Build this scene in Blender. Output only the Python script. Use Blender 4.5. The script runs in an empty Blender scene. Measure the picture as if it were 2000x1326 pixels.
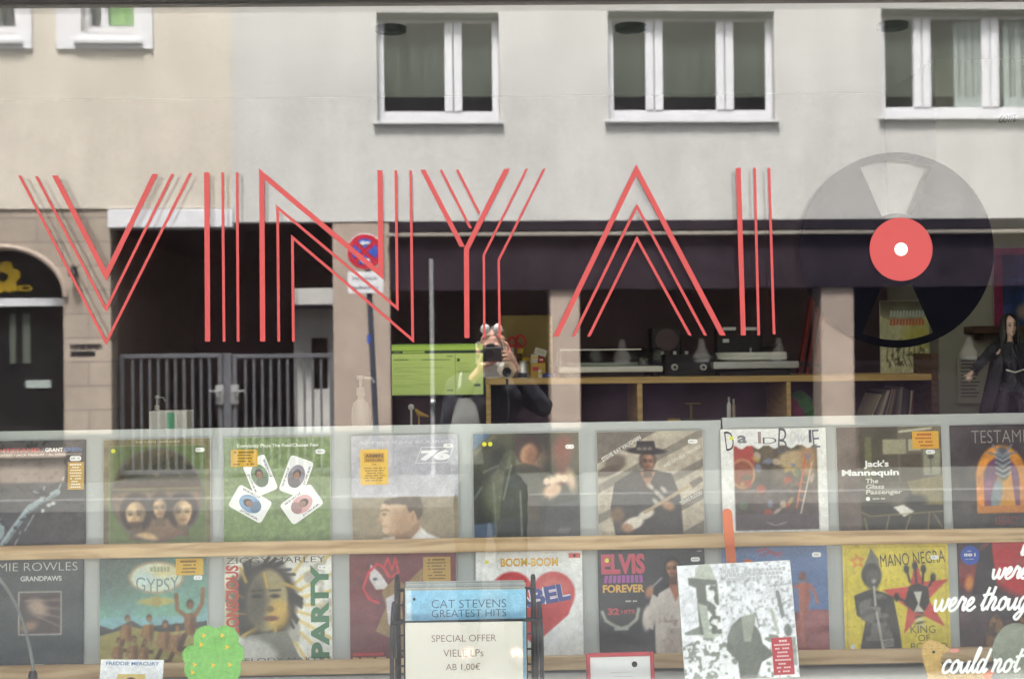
import bpy, bmesh, math, random
import numpy as np
from mathutils import Vector, Matrix

random.seed(7)
S = bpy.context.scene
COL = S.collection
R = math.radians

# ------------------------------------------------------------------ camera, sky, sun, exposure
FPX = 2778.0                       # focal length in pixels of a 2000 px wide frame (50 mm on 36 mm)
CAM = Vector((0.0, -3.64, 1.55))
YAW, PITCH, ROLL = R(0.93), R(0.56), R(0.60)
Fv = Vector((math.sin(YAW) * math.cos(PITCH), math.cos(YAW) * math.cos(PITCH), math.sin(PITCH)))
R0 = Vector((math.cos(YAW), -math.sin(YAW), 0))
U0 = R0.cross(Fv)
Rv = R0 * math.cos(ROLL) - U0 * math.sin(ROLL)
Uv = U0 * math.cos(ROLL) + R0 * math.sin(ROLL)
cd = bpy.data.cameras.new("camera")
cam = bpy.data.objects.new("camera", cd)
COL.objects.link(cam)
cam.matrix_world = Matrix(((Rv.x, Uv.x, -Fv.x, CAM.x), (Rv.y, Uv.y, -Fv.y, CAM.y), (Rv.z, Uv.z, -Fv.z, CAM.z), (0, 0, 0, 1)))
cd.sensor_width = 36
cd.lens = 50
cd.clip_start = 0.01
cd.clip_end = 500
cd.dof.use_dof = True
cd.dof.focus_distance = 3.95
cd.dof.aperture_fstop = 5.6
S.camera = cam

SUN_EL, SUN_AZ = R(68), R(-14)     # sun stands over the shop's roof, a little to the left
w = bpy.data.worlds.new("World")
S.world = w
w.use_nodes = True
wn = w.node_tree
sky = wn.nodes.new("ShaderNodeTexSky")
sky.sky_type = 'NISHITA'
sky.sun_disc = False
sky.sun_elevation = SUN_EL
sky.sun_rotation = SUN_AZ
sky.dust_density = 5.0
sky.air_density = 1.0
sky.ozone_density = 0.6
wn.nodes["Background"].inputs[1].default_value = 0.068
hs = wn.nodes.new("ShaderNodeHueSaturation")      # thin white cloud: a paler sky
hs.inputs["Saturation"].default_value = .35
wn.links.new(sky.outputs[0], hs.inputs["Color"])
wn.links.new(hs.outputs[0], wn.nodes["Background"].inputs[0])
sd = bpy.data.lights.new("sun", 'SUN')
sd.energy = 3.0
sd.angle = R(12)
sd.color = (1.0, 0.965, 0.93)
sun = bpy.data.objects.new("sun", sd)
COL.objects.link(sun)
sdir = -Vector((math.sin(SUN_AZ) * math.cos(SUN_EL), math.cos(SUN_AZ) * math.cos(SUN_EL), math.sin(SUN_EL)))
sun.rotation_euler = sdir.to_track_quat('-Z', 'Y').to_euler()
sun.location = (0, 5, 12)
S.view_settings.view_transform = 'Standard'
S.view_settings.look = 'None'
S.view_settings.gamma = 1
S.view_settings.exposure = 3.3
S.cycles.use_denoising = True
S.cycles.max_bounces = 10
S.cycles.diffuse_bounces = 4
S.cycles.transparent_max_bounces = 24
S.cycles.caustics_reflective = False
S.cycles.caustics_refractive = False

# ------------------------------------------------------------------ measuring helpers
def ray(px, py):
    return Fv + Rv * ((px - 1000) / FPX) - Uv * ((py - 663) / FPX)
def at(px, py, Y):
    "point of the upright plane y = Y seen at a place of the photograph"
    d = ray(px, py)
    return CAM + d * ((Y - CAM.y) / d.y)
YF, PHI = 14.36, R(2.2)            # the street's other side, which is not quite parallel
def fr(px, py, dep=0.0):
    "facade coordinates (along the front, height) of a mirrored place, dep = metres behind the front"
    d = ray(px, py)
    n = Vector((-math.sin(PHI), math.cos(PHI), 0))
    o = Vector((0, YF, 0)) + n * dep
    p = CAM + d * ((o - CAM).dot(n) / d.dot(n))
    q = p - Vector((0, YF, 0))
    return q.x * math.cos(PHI) + q.y * math.sin(PHI), q.z
def fu(px, py=600, dep=0.0): return fr(px, py, dep)[0]
def fz(py, px=1000, dep=0.0): return fr(px, py, dep)[1]
BX = Vector((math.cos(.0045), 0, math.sin(.0045)))
LEAN = R(3)
BV = Vector((-.0045 * math.cos(LEAN), math.sin(LEAN), math.cos(LEAN))).normalized()
BD = BV.cross(BX).normalized()
BO = Vector((0, 0.56 - 1.0 * math.tan(LEAN), 0))
def at_board(px, py, out=0.0):
    d = ray(px, py)
    o = BO - BD * out
    p = CAM + d * ((o - CAM).dot(BD) / d.dot(BD)) - o
    return p.dot(BX), p.dot(BV)
def bmat(a, b, out=0.0, rot=0.0):
    o = BO + BX * a + BV * b - BD * out
    M = Matrix(((BX.x, BD.x, BV.x, o.x), (BX.y, BD.y, BV.y, o.y), (BX.z, BD.z, BV.z, o.z), (0, 0, 0, 1)))
    return M @ Matrix.Rotation(rot, 4, 'Y')

# ------------------------------------------------------------------ materials
def lin(c):
    c = np.asarray(c, float) / 255.0
    return tuple(np.where(c <= .04045, c / 12.92, ((c + .055) / 1.055) ** 2.4))
def mat(name, col, rough=.6, var=.12, scale=8, bump=0, bscale=60, metal=0, spec=.4, stretch=None, coat=0):
    m = bpy.data.materials.new(name)
    m.use_nodes = True
    n, l = m.node_tree.nodes, m.node_tree.links
    p = n["Principled BSDF"]
    p.inputs["Roughness"].default_value = rough
    p.inputs["Metallic"].default_value = metal
    p.inputs["Specular IOR Level"].default_value = spec
    p.inputs["Coat Weight"].default_value = coat
    tc = n.new("ShaderNodeTexCoord")
    mp = n.new("ShaderNodeMapping")
    if stretch: mp.inputs["Scale"].default_value = stretch
    l.new(tc.outputs["Object"], mp.inputs[0])
    nz = n.new("ShaderNodeTexNoise")
    nz.inputs["Scale"].default_value = scale
    nz.inputs["Detail"].default_value = 6
    nz.inputs["Roughness"].default_value = .6
    l.new(mp.outputs[0], nz.inputs[0])
    rp = n.new("ShaderNodeValToRGB")
    a = [max(0, x * (1 - var)) for x in col[:3]]
    b = [min(.95, x * (1 + var)) for x in col[:3]]
    rp.color_ramp.elements[0].color = (*a, 1); rp.color_ramp.elements[0].position = .3
    rp.color_ramp.elements[1].color = (*b, 1); rp.color_ramp.elements[1].position = .7
    l.new(nz.outputs[0], rp.inputs[0])
    l.new(rp.outputs[0], p.inputs["Base Color"])
    if bump:
        n2 = n.new("ShaderNodeTexNoise"); n2.inputs["Scale"].default_value = bscale; n2.inputs["Detail"].default_value = 4
        l.new(mp.outputs[0], n2.inputs[0])
        bp = n.new("ShaderNodeBump"); bp.inputs["Strength"].default_value = bump; bp.inputs["Distance"].default_value = .01
        l.new(n2.outputs[0], bp.inputs["Height"]); l.new(bp.outputs[0], p.inputs["Normal"])
    return m
def plaster_mat(name, col):
    m = mat(name, col, .95, .06, 1.6, .8, 35, spec=.15)
    n, l = m.node_tree.nodes, m.node_tree.links
    p = n["Principled BSDF"]
    src = p.inputs["Base Color"].links[0].from_socket
    tc = [x for x in n if x.type == 'TEX_COORD'][0]
    def layer(src, scale, stretch, lo, hi, a, b, detail=5):
        mp = n.new("ShaderNodeMapping"); mp.inputs["Scale"].default_value = stretch
        l.new(tc.outputs["Object"], mp.inputs[0])
        z = n.new("ShaderNodeTexNoise"); z.inputs["Scale"].default_value = scale; z.inputs["Detail"].default_value = detail; z.inputs["Roughness"].default_value = .65
        l.new(mp.outputs[0], z.inputs[0])
        r = n.new("ShaderNodeMapRange"); r.inputs[1].default_value = lo; r.inputs[2].default_value = hi; r.inputs[3].default_value = a; r.inputs[4].default_value = b
        l.new(z.outputs[0], r.inputs[0])
        x = n.new("ShaderNodeMix"); x.data_type = 'RGBA'; x.blend_type = 'MULTIPLY'; x.inputs[0].default_value = 1
        l.new(src, x.inputs[6]); l.new(r.outputs[0], x.inputs[7])
        return x.outputs[2]
    src = layer(src, 1.4, (2.2, 2.2, .28), .35, .65, .93, 1.04)          # rain streaks
    src = layer(src, 26, (1, 1, 1), .35, .65, .88, 1.10, 3)              # roughcast grain
    src = layer(src, .55, (1, 1, 1), .42, .60, .95, 1.02)                # repaired patches
    l.new(src, p.inputs["Base Color"])
    return m
def glass_mat(name, refl, tint=(.99, .996, .99)):
    m = bpy.data.materials.new(name)
    m.use_nodes = True
    n, l = m.node_tree.nodes, m.node_tree.links
    n.remove(n["Principled BSDF"])
    t = n.new("ShaderNodeBsdfTransparent"); t.inputs[0].default_value = (*tint, 1)
    g = n.new("ShaderNodeBsdfGlossy"); g.inputs["Roughness"].default_value = 0.0
    g.inputs[0].default_value = (1, 1, 1, 1)
    mx = n.new("ShaderNodeMixShader"); mx.inputs[0].default_value = refl
    l.new(t.outputs[0], mx.inputs[1]); l.new(g.outputs[0], mx.inputs[2])
    l.new(mx.outputs[0], n["Material Output"].inputs[0])
    return m
def print_mat(name, rough=.38, coat=.25):
    m = bpy.data.materials.new(name)
    m.use_nodes = True
    n, l = m.node_tree.nodes, m.node_tree.links
    p = n["Principled BSDF"]
    p.inputs["Roughness"].default_value = rough
    p.inputs["Coat Weight"].default_value = coat
    p.inputs["Coat Roughness"].default_value = .15
    at_ = n.new("ShaderNodeAttribute"); at_.attribute_name = "ink"
    tc = n.new("ShaderNodeTexCoord")
    nz = n.new("ShaderNodeTexNoise"); nz.inputs["Scale"].default_value = 60; nz.inputs["Detail"].default_value = 5
    l.new(tc.outputs["Object"], nz.inputs[0])
    mr = n.new("ShaderNodeMapRange"); mr.inputs[3].default_value = 1.0; mr.inputs[4].default_value = 1.16
    l.new(nz.outputs[0], mr.inputs[0])
    mu = n.new("ShaderNodeMix"); mu.data_type = 'RGBA'; mu.blend_type = 'MULTIPLY'; mu.inputs[0].default_value = 1
    l.new(at_.outputs["Color"], mu.inputs[6]); l.new(mr.outputs[0], mu.inputs[7])
    l.new(mu.outputs[2], p.inputs["Base Color"])
    n2 = n.new("ShaderNodeTexNoise"); n2.inputs["Scale"].default_value = 9; n2.inputs["Detail"].default_value = 3
    l.new(tc.outputs["Object"], n2.inputs[0])
    bp = n.new("ShaderNodeBump"); bp.inputs["Strength"].default_value = .35; bp.inputs["Distance"].default_value = .004
    l.new(n2.outputs[0], bp.inputs["Height"])
    l.new(bp.outputs[0], p.inputs["Coat Normal"])
    return m
def wood_mat(name, c1, c2, scale=5, rough=.5):
    m = bpy.data.materials.new(name)
    m.use_nodes = True
    n, l = m.node_tree.nodes, m.node_tree.links
    p = n["Principled BSDF"]; p.inputs["Roughness"].default_value = rough
    tc = n.new("ShaderNodeTexCoord"); mp = n.new("ShaderNodeMapping"); mp.inputs["Scale"].default_value = (.7, 5, 6.5)
    l.new(tc.outputs["Object"], mp.inputs[0])
    nz = n.new("ShaderNodeTexNoise"); nz.inputs["Scale"].default_value = scale; nz.inputs["Detail"].default_value = 7; nz.inputs["Distortion"].default_value = 1.6
    l.new(mp.outputs[0], nz.inputs[0])
    wv = n.new("ShaderNodeTexWave"); wv.bands_direction = 'Z'; wv.inputs["Scale"].default_value = 1.5; wv.inputs["Distortion"].default_value = 11; wv.inputs["Detail"].default_value = 3
    l.new(mp.outputs[0], wv.inputs[0])
    mx = n.new("ShaderNodeMath"); mx.operation = 'MULTIPLY_ADD'; mx.inputs[1].default_value = .35; 
    l.new(wv.outputs["Fac"], mx.inputs[0]); l.new(nz.outputs[0], mx.inputs[2])
    rp = n.new("ShaderNodeValToRGB")
    rp.color_ramp.elements[0].color = (*c1, 1); rp.color_ramp.elements[0].position = .38
    rp.color_ramp.elements[1].color = (*c2, 1); rp.color_ramp.elements[1].position = .8
    l.new(mx.outputs[0], rp.inputs[0]); l.new(rp.outputs[0], p.inputs["Base Color"])
    return m
def emit_print(name, strength):
    m = print_mat(name, .3, 0)
    n, l = m.node_tree.nodes, m.node_tree.links
    p = n["Principled BSDF"]
    a = [x for x in n if x.type == 'ATTRIBUTE'][0]
    l.new(a.outputs["Color"], p.inputs["Emission Color"])
    p.inputs["Emission Strength"].default_value = strength
    return m
def brick_mat(name, c1, c2, mortar, sx=1.2):
    m = bpy.data.materials.new(name)
    m.use_nodes = True
    n, l = m.node_tree.nodes, m.node_tree.links
    p = n["Principled BSDF"]; p.inputs["Roughness"].default_value = .9
    tc = n.new("ShaderNodeTexCoord"); mp = n.new("ShaderNodeMapping"); mp.inputs["Rotation"].default_value = (R(90), 0, 0)
    l.new(tc.outputs["Object"], mp.inputs[0])
    b = n.new("ShaderNodeTexBrick"); b.inputs["Scale"].default_value = sx
    b.inputs["Color1"].default_value = (*c1, 1); b.inputs["Color2"].default_value = (*c2, 1); b.inputs["Mortar"].default_value = (*mortar, 1)
    b.inputs["Mortar Size"].default_value = .012; b.inputs["Brick Width"].default_value = .75; b.inputs["Row Height"].default_value = .36
    l.new(mp.outputs[0], b.inputs[0])
    nz = n.new("ShaderNodeTexNoise"); nz.inputs["Scale"].default_value = 3; nz.inputs["Detail"].default_value = 8
    l.new(tc.outputs["Object"], nz.inputs[0])
    mr = n.new("ShaderNodeMapRange"); mr.inputs[3].default_value = .7; mr.inputs[4].default_value = 1.25
    l.new(nz.outputs[0], mr.inputs[0])
    mu = n.new("ShaderNodeMix"); mu.data_type = 'RGBA'; mu.blend_type = 'MULTIPLY'; mu.inputs[0].default_value = 1
    l.new(b.outputs[0], mu.inputs[6]); l.new(mr.outputs[0], mu.inputs[7]); l.new(mu.outputs[2], p.inputs["Base Color"])
    return m

M = {}
M['plaster_grey'] = plaster_mat('grey roughcast plaster', (.62, .61, .585))
M['plaster_beige'] = plaster_mat('beige roughcast plaster', (.66, .60, .515))
M['stone'] = brick_mat('pale sandstone blocks', (.42, .35, .285), (.36, .30, .245), (.24, .20, .17))
M['stone_pink'] = mat('pink washed stone', (.41, .33, .275), .9, .12, 2.5, .4, 30)
M['upvc'] = mat('white window plastic', (.76, .76, .79), .4, .04, 5)
M['white_surround'] = mat('white painted surround', (.74, .73, .75), .8, .05, 4)
M['dark_pane'] = mat('dark window pane', (.012, .013, .014), .05, .4, 1.5, spec=.22)
M['ceiling_tone_net'] = mat('grey green net with ceiling tone', (.088, .100, .083), .8, .30, 2.2, spec=.1, stretch=(5, 5, .35))  # net folds, with the dim shop ceiling's brightness put into the colour
M['green_curtain'] = mat('bright green curtain', (.17, .36, .09), .8, .15, 6)
M['curtain'] = mat('pale curtain cloth', (.35, .40, .38), .8, .12, 5)
M['metal_sill'] = mat('pale metal sill', (.62, .62, .63), .45, .06, 8)
M['fascia'] = mat('black brown fascia', (.026, .021, .028), .8, .3, 5, spec=.08)
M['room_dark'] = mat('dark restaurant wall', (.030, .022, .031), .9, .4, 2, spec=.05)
M['galv'] = mat('galvanised steel', (.115, .118, .13), .6, .2, 12, spec=.2)
M['white_paint'] = mat('white paint', (.72, .72, .74), .5, .05, 5)
M['asphalt'] = mat('worn asphalt', (.032, .032, .034), .9, .35, 3, .5, 120, spec=.15)
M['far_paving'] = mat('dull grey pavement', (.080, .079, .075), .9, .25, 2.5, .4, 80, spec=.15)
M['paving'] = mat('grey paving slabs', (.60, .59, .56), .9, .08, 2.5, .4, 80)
M['kerb'] = mat('granite kerb', (.17, .17, .165), .85, .15, 20, .3, 60)
M['earth'] = mat('ground', (.10, .095, .085), .95, .2, .4)
M['red_vinyl'] = mat('coral red vinyl film', (.385, .059, .057), .35, .03, 12, spec=.25)
M['black_vinyl'] = mat('black vinyl film', (.004, .004, .006), .6, .1, 6, spec=0.0)
M['white_vinyl'] = mat('white vinyl film', (.86, .87, .86), .5, .03, 15)
M['alu'] = mat('grey window profile', (.55, .53, .50), .45, .08, 10)
M['dark_trim'] = mat('dark rubber trim', (.03, .028, .028), .6, .2, 12)
M['shop_plaster'] = mat('pale shop front plaster', (.58, .54, .47), .9, .07, 1.5, .4, 50)
M['ceiling'] = mat('white ceiling', (.88, .88, .83), .9, .03, 1.2)
M['shop_wall'] = mat('dark panelled wall', (.105, .076, .088), .85, .3, 2)
M['wall_light'] = mat('grey green wall paint', (.50, .51, .42), .9, .08, 2)
M['floor'] = mat('dark shop floor', (.09, .075, .065), .6, .2, 3)
M['board'] = mat('matt white board', (.465, .488, .47), .55, .035, 3, .12, 90)
M['oak'] = wood_mat('light oak strip', (.40, .25, .11), (.66, .47, .255))
M['pine'] = wood_mat('yellow shelf edge', (.56, .37, .12), (.72, .50, .19))
M['dark_wood'] = wood_mat('dark brown wood', (.07, .035, .022), (.14, .075, .045))
M['black_metal'] = mat('black coated wire', (.014, .014, .016), .4, .2, 15)
M['black_plastic'] = mat('black plastic', (.012, .012, .014), .45, .25, 8)
M['silver'] = mat('brushed silver', (.55, .56, .54), .35, .1, 20, metal=.6)
M['cloudy_plastic'] = mat('cloudy translucent plastic', (.30, .29, .25), .45, .06, 10)
M['white_plastic'] = mat('off white plastic', (.82, .84, .79), .4, .05, 10)
M['card'] = mat('card edge', (.62, .60, .54), .8, .08, 30)
M['paper_sign'] = mat('cream paper', (.66, .635, .57), .85, .03, 3)
M['card_dark'] = mat('dark card edge', (.05, .05, .052), .6, .15, 30)
M['print'] = print_mat('printed sleeve')
M['paper'] = print_mat('printed paper', .7, 0)
M['screen'] = emit_print('lit screen', .085)
M['felt'] = mat('bright green felt', (.19, .47, .11), .95, .18, 70, .45, 160)
M['felt_yellow'] = mat('mustard felt', (.56, .37, .115), .95, .12, 60, .7, 160)
M['felt_grey'] = mat('grey green felt', (.26, .29, .225), .95, .12, 50, .7, 160)
M['orange'] = mat('orange painted wood', (.72, .17, .055), .5, .06, 14)
M['red_paint'] = mat('red lacquer', (.52, .045, .06), .4, .08, 14)
M['yellow_dot'] = mat('yellow paper', (.83, .80, .05), .7, .05, 20)
M['skin'] = mat('skin', (.42, .24, .18), .5, .12, 12)
M['jacket'] = mat('dark jacket cloth', (.012, .013, .02), .9, .25, 9, .3, 90)
M['jeans'] = mat('blue jeans', (.016, .020, .030), .9, .25, 8)
M['grey_cloth'] = mat('pale grey cloth', (.15, .155, .15), .9, .2, 14, .3, 80)
M['hair_white'] = mat('white hair', (.62, .60, .56), .7, .15, 40)
M['hair_dark'] = mat('dark hair', (.012, .011, .011), .5, .3, 40)
M['cloth_black'] = mat('black coat cloth', (.012, .013, .017), .7, .35, 14, .4, 90)
M['cloth_grey'] = mat('charcoal trousers cloth', (.035, .038, .048), .8, .35, 25, .5, 90)
M['lamp_shade'] = mat('pale lamp shade', (.30, .27, .235), .8, .06, 6)
M['plinth'] = mat('grey base toned for faint reflection', (.11, .095, .085), .95, .3, 3, .4, 40, spec=.1)  # dark tone put in to weaken the mirrored stone
M['passage_paint'] = mat('brown passage paint', (.24, .18, .145), .9, .2, 1.5, spec=.1)
M['profile_grey'] = mat('grey profile', (.26, .26, .26), .5, .1, 9)
M['post'] = mat('blue grey post paint', (.05, .06, .085), .6, .15, 9, spec=.15)
M['sign_red'] = mat('red sign paint', (.52, .015, .035), .5, .06, 9)
M['sign_blue'] = mat('blue sign paint', (.03, .09, .46), .5, .06, 9)
M['yellow'] = mat('yellow sign paint', (.80, .52, .03), .5, .08, 10)
M['tape'] = mat('yellow cardboard', (.50, .33, .06), .7, .12, 10)
M['olive'] = mat('olive cardboard', (.20, .15, .055), .8, .1, 9)
M['beige_plastic'] = mat('beige plastic', (.42, .35, .25), .5, .08, 9)
M['red_card'] = mat('dull red card', (.17, .018, .02), .6, .15, 9)
M['red_plastic'] = mat('red plastic', (.42, .02, .03), .4, .1, 9)
M['green_plastic'] = mat('green film', (.05, .22, .06), .4, .2, 9)
M['pink_plastic'] = mat('pink film', (.30, .06, .12), .4, .2, 9)
M['blue_plastic'] = mat('blue plastic', (.04, .07, .28), .4, .1, 9)
M['grey_rubber'] = mat('grey cable', (.17, .18, .175), .5, .1, 20)
M['label_green'] = mat('green box print', (.12, .42, .22), .6, .2, 25)

# ------------------------------------------------------------------ mesh building
class MB:
    def __init__(s): s.v, s.f, s.sm, s.c = [], [], [], []
    def add(s, vs, fs, smooth=False, col=None):
        o = len(s.v)
        s.v += [tuple(x) for x in vs]
        for f in fs:
            s.f.append([i + o for i in f]); s.sm.append(smooth); s.c.append(col)
        return s
    def box(s, x0, x1, y0, y1, z0, z1, bev=0, T=None, smooth=False):
        if bev:
            b = min(bev, abs(x1 - x0) / 2.2, abs(y1 - y0) / 2.2, abs(z1 - z0) / 2.2)
            bm = bmesh.new()
            bmesh.ops.create_cube(bm, size=1)
            for v in bm.verts:
                v.co = ((x0 + x1) / 2 + v.co.x * (x1 - x0), (y0 + y1) / 2 + v.co.y * (y1 - y0), (z0 + z1) / 2 + v.co.z * (z1 - z0))
            bmesh.ops.bevel(bm, geom=bm.edges[:], offset=b, segments=2, affect='EDGES', profile=.5)
            bm.verts.index_update()
            vs = [v.co.copy() for v in bm.verts]; fs = [[v.index for v in f.verts] for f in bm.faces]
            bm.free()
        else:
            vs = [Vector(p) for p in ((x0, y0, z0), (x1, y0, z0), (x1, y1, z0), (x0, y1, z0), (x0, y0, z1), (x1, y0, z1), (x1, y1, z1), (x0, y1, z1))]
            fs = [(0, 3, 2, 1), (4, 5, 6, 7), (0, 1, 5, 4), (1, 2, 6, 5), (2, 3, 7, 6), (3, 0, 4, 7)]
        if T: vs = [T @ v for v in vs]
        return s.add(vs, fs, smooth)
    def tube(s, pts, r, seg=10, flat=1.0, closed=False):
        P = [Vector(p) for p in pts]; n = len(P)
        rr = r if isinstance(r, (list, tuple)) else [r] * n
        vs, fs = [], []
        prev = None
        for i in range(n):
            a = P[(i - 1) % n] if (closed or i > 0) else P[i]
            b = P[(i + 1) % n] if (closed or i < n - 1) else P[i]
            t = (b - a).normalized()
            if prev is None:
                up = Vector((0, 0, 1)) if abs(t.z) < .9 else Vector((0, 1, 0))
                if flat != 1.0: up = Vector((0, 1, 0))
                nx = t.cross(up).normalized()
            else:
                nx = (prev - t * prev.dot(t)).normalized()
            prev = nx
            ny = t.cross(nx)
            for k in range(seg):
                a_ = 2 * math.pi * k / seg
                d = nx * math.cos(a_) + ny * math.sin(a_)
                if flat != 1.0: d.y *= flat
                vs.append(P[i] + d * rr[i])
        m = n if closed else n - 1
        for i in range(m):
            for k in range(seg):
                j = (i + 1) % n
                fs.append((i * seg + k, i * seg + (k + 1) % seg, j * seg + (k + 1) % seg, j * seg + k))
        if not closed:
            fs.append(tuple(range(seg - 1, -1, -1))); fs.append(tuple((n - 1) * seg + k for k in range(seg)))
        return s.add(vs, fs, True)
    def lathe(s, prof, c, axis='z', seg=28):
        "prof: list of (radius, height)"
        vs, fs = [], []
        c = Vector(c)
        for r, h in prof:
            for k in range(seg):
                a = 2 * math.pi * k / seg
                if axis == 'z': vs.append(c + Vector((r * math.cos(a), r * math.sin(a), h)))
                else: vs.append(c + Vector((r * math.cos(a), h, r * math.sin(a))))
        n = len(prof)
        for i in range(n - 1):
            for k in range(seg):
                fs.append((i * seg + k, i * seg + (k + 1) % seg, (i + 1) * seg + (k + 1) % seg, (i + 1) * seg + k))
        fs.append(tuple(range(seg))); fs.append(tuple((n - 1) * seg + k for k in range(seg)))
        return s.add(vs, fs, True)
    def prism(s, pts, y0, y1, col=None):
        "outline in the xz plane pushed from y0 to y1"
        n = len(pts)
        vs = [(p[0], y0, p[1]) for p in pts] + [(p[0], y1, p[1]) for p in pts]
        fs = [tuple(range(n)), tuple(range(2 * n - 1, n - 1, -1))] + [(i, i + n, (i + 1) % n + n, (i + 1) % n) for i in range(n)]
        return s.add(vs, fs, False, col)
    def ribbon(s, pts, wd, y0, y1):
        P = [Vector((p[0], p[1])) for p in pts]; n = len(P); L, Rr = [], []
        for i in range(n):
            d0 = (P[i] - P[i - 1]).normalized() if i > 0 else None
            d1 = (P[i + 1] - P[i]).normalized() if i < n - 1 else None
            if d0 is None or d1 is None:
                d = d1 or d0; nn = Vector((-d.y, d.x)) * wd / 2
            else:
                n0, n1 = Vector((-d0.y, d0.x)), Vector((-d1.y, d1.x))
                mm = (n0 + n1).normalized(); nn = mm * (wd / 2 / max(.25, mm.dot(n0)))
            L.append(P[i] + nn); Rr.append(P[i] - nn)
        # flat ends, cut level
        for i, j in ((0, 1), (n - 1, n - 2)):
            d = P[j] - P[i]
            if abs(d.y) > .3 * abs(d.x):
                for A in (L, Rr):
                    A[i] = A[i] + d * ((P[i].y - A[i].y) / d.y)
        for i in range(n - 1):
            q = [L[i], L[i + 1], Rr[i + 1], Rr[i]]
            s.prism([(v.x, v.y) for v in q], y0, y1)
        return s
    def build(s, name, mt, parent=None, world=True, col=None):
        me = bpy.data.meshes.new(name)
        off = Vector((0, 0, 0)); q = parent
        while q is not None and world:
            off += q.location; q = q.parent
        me.from_pydata([tuple(Vector(v) - off) for v in s.v], [], s.f)
        me.update()
        me.polygons.foreach_set("use_smooth", s.sm)
        me.materials.append(M[mt] if isinstance(mt, str) else mt)
        if any(c is not None for c in s.c):
            a = me.color_attributes.new("ink", 'FLOAT_COLOR', 'CORNER')
            buf = []
            for p, c in zip(me.polygons, s.c):
                cc = lin(c or (200, 200, 200))
                buf += [*cc, 1.0] * p.loop_total
            a.data.foreach_set("color", buf)
        bm = bmesh.new(); bm.from_mesh(me); bmesh.ops.recalc_face_normals(bm, faces=bm.faces[:]); bm.to_mesh(me); bm.free()
        if any(s.sm) and not all(s.sm) is None:
            try: me.set_sharp_from_angle(angle=R(40))
            except Exception: pass
        o = bpy.data.objects.new(name, me)
        COL.objects.link(o)
        if parent is not None: o.parent = parent
        return o
def thing(name, label, cat, loc=(0, 0, 0), group=None, mtx=None):
    o = bpy.data.objects.new(name, None)
    COL.objects.link(o)
    o.empty_display_size = .1
    if mtx is not None: o.matrix_world = mtx
    else: o.location = loc
    o['label'] = label; o['category'] = cat
    if group: o['group'] = group
    return o
def tag(o, label, cat, group=None):
    o['label'] = label; o['category'] = cat
    if group: o['group'] = group
    return o
def structure(o): o['kind'] = 'structure'; return o
def dup(root, loc, label=None):
    r = root.copy(); COL.objects.link(r); r.location = loc
    if label: r['label'] = label
    for ch in list(root.children):
        c = ch.copy(); COL.objects.link(c); c.parent = r
        for g in list(ch.children):
            d = g.copy(); COL.objects.link(d); d.parent = c
    return r
def catmull(pts, n=6):
    P = [Vector(p) for p in pts]; out = []
    for i in range(len(P) - 1):
        a = P[max(i - 1, 0)]; b = P[i]; c = P[i + 1]; d = P[min(i + 2, len(P) - 1)]
        for k in range(n):
            t = k / n
            out.append(.5 * (2 * b + (c - a) * t + (2 * a - 5 * b + 4 * c - d) * t * t + (3 * b - a - 3 * c + d) * t ** 3))
    out.append(P[-1]); return out

# ------------------------------------------------------------------ lettering
_tc = {}
def glyphs(txt, bold=0.0):
    "flat outline mesh of a text, normalised so that it starts at x=0 and capitals are 1 high"
    k = (txt, bold)
    if k in _tc: return _tc[k]
    cu = bpy.data.curves.new("text", 'FONT')
    cu.body = txt; cu.size = 1; cu.offset = bold; cu.resolution_u = 3
    ob = bpy.data.objects.new("text", cu)
    COL.objects.link(ob)
    me = ob.to_mesh()
    vs = np.array([v.co[:2] for v in me.vertices]).reshape(-1, 2)
    fs = [tuple(p.vertices) for p in me.polygons]
    ob.to_mesh_clear()
    bpy.data.objects.remove(ob); bpy.data.curves.remove(cu)
    _tc[k] = (vs, fs)
    return _tc[k]
def put_text(mb, txt, x0, z0, x1, z1, y, col=None, bold=0.0, shear=0.0, rot=0.0, mirror=False, curve=0.0):
    "fit a text in the box x0..x1, z0..z1 (z up) on the plane y"
    vs, fs = glyphs(txt, bold)
    if not len(vs): return
    mn, mx = vs.min(0), vs.max(0)
    q = (vs - mn) / np.maximum(mx - mn, 1e-6)
    W, H = x1 - x0, z1 - z0
    X = q[:, 0] * W; Z = q[:, 1] * H
    X = X + shear * Z
    if curve: Z = Z + curve * H * (1 - (2 * q[:, 0] - 1) ** 2)
    if mirror: X = W - X
    cx, cz = W / 2, H / 2
    c, s_ = math.cos(rot), math.sin(rot)
    XX = x0 + cx + (X - cx) * c - (Z - cz) * s_
    ZZ = z0 + cz + (X - cx) * s_ + (Z - cz) * c
    mb.add([(a, y, b) for a, b in zip(XX, ZZ)], fs, False, col)

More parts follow.
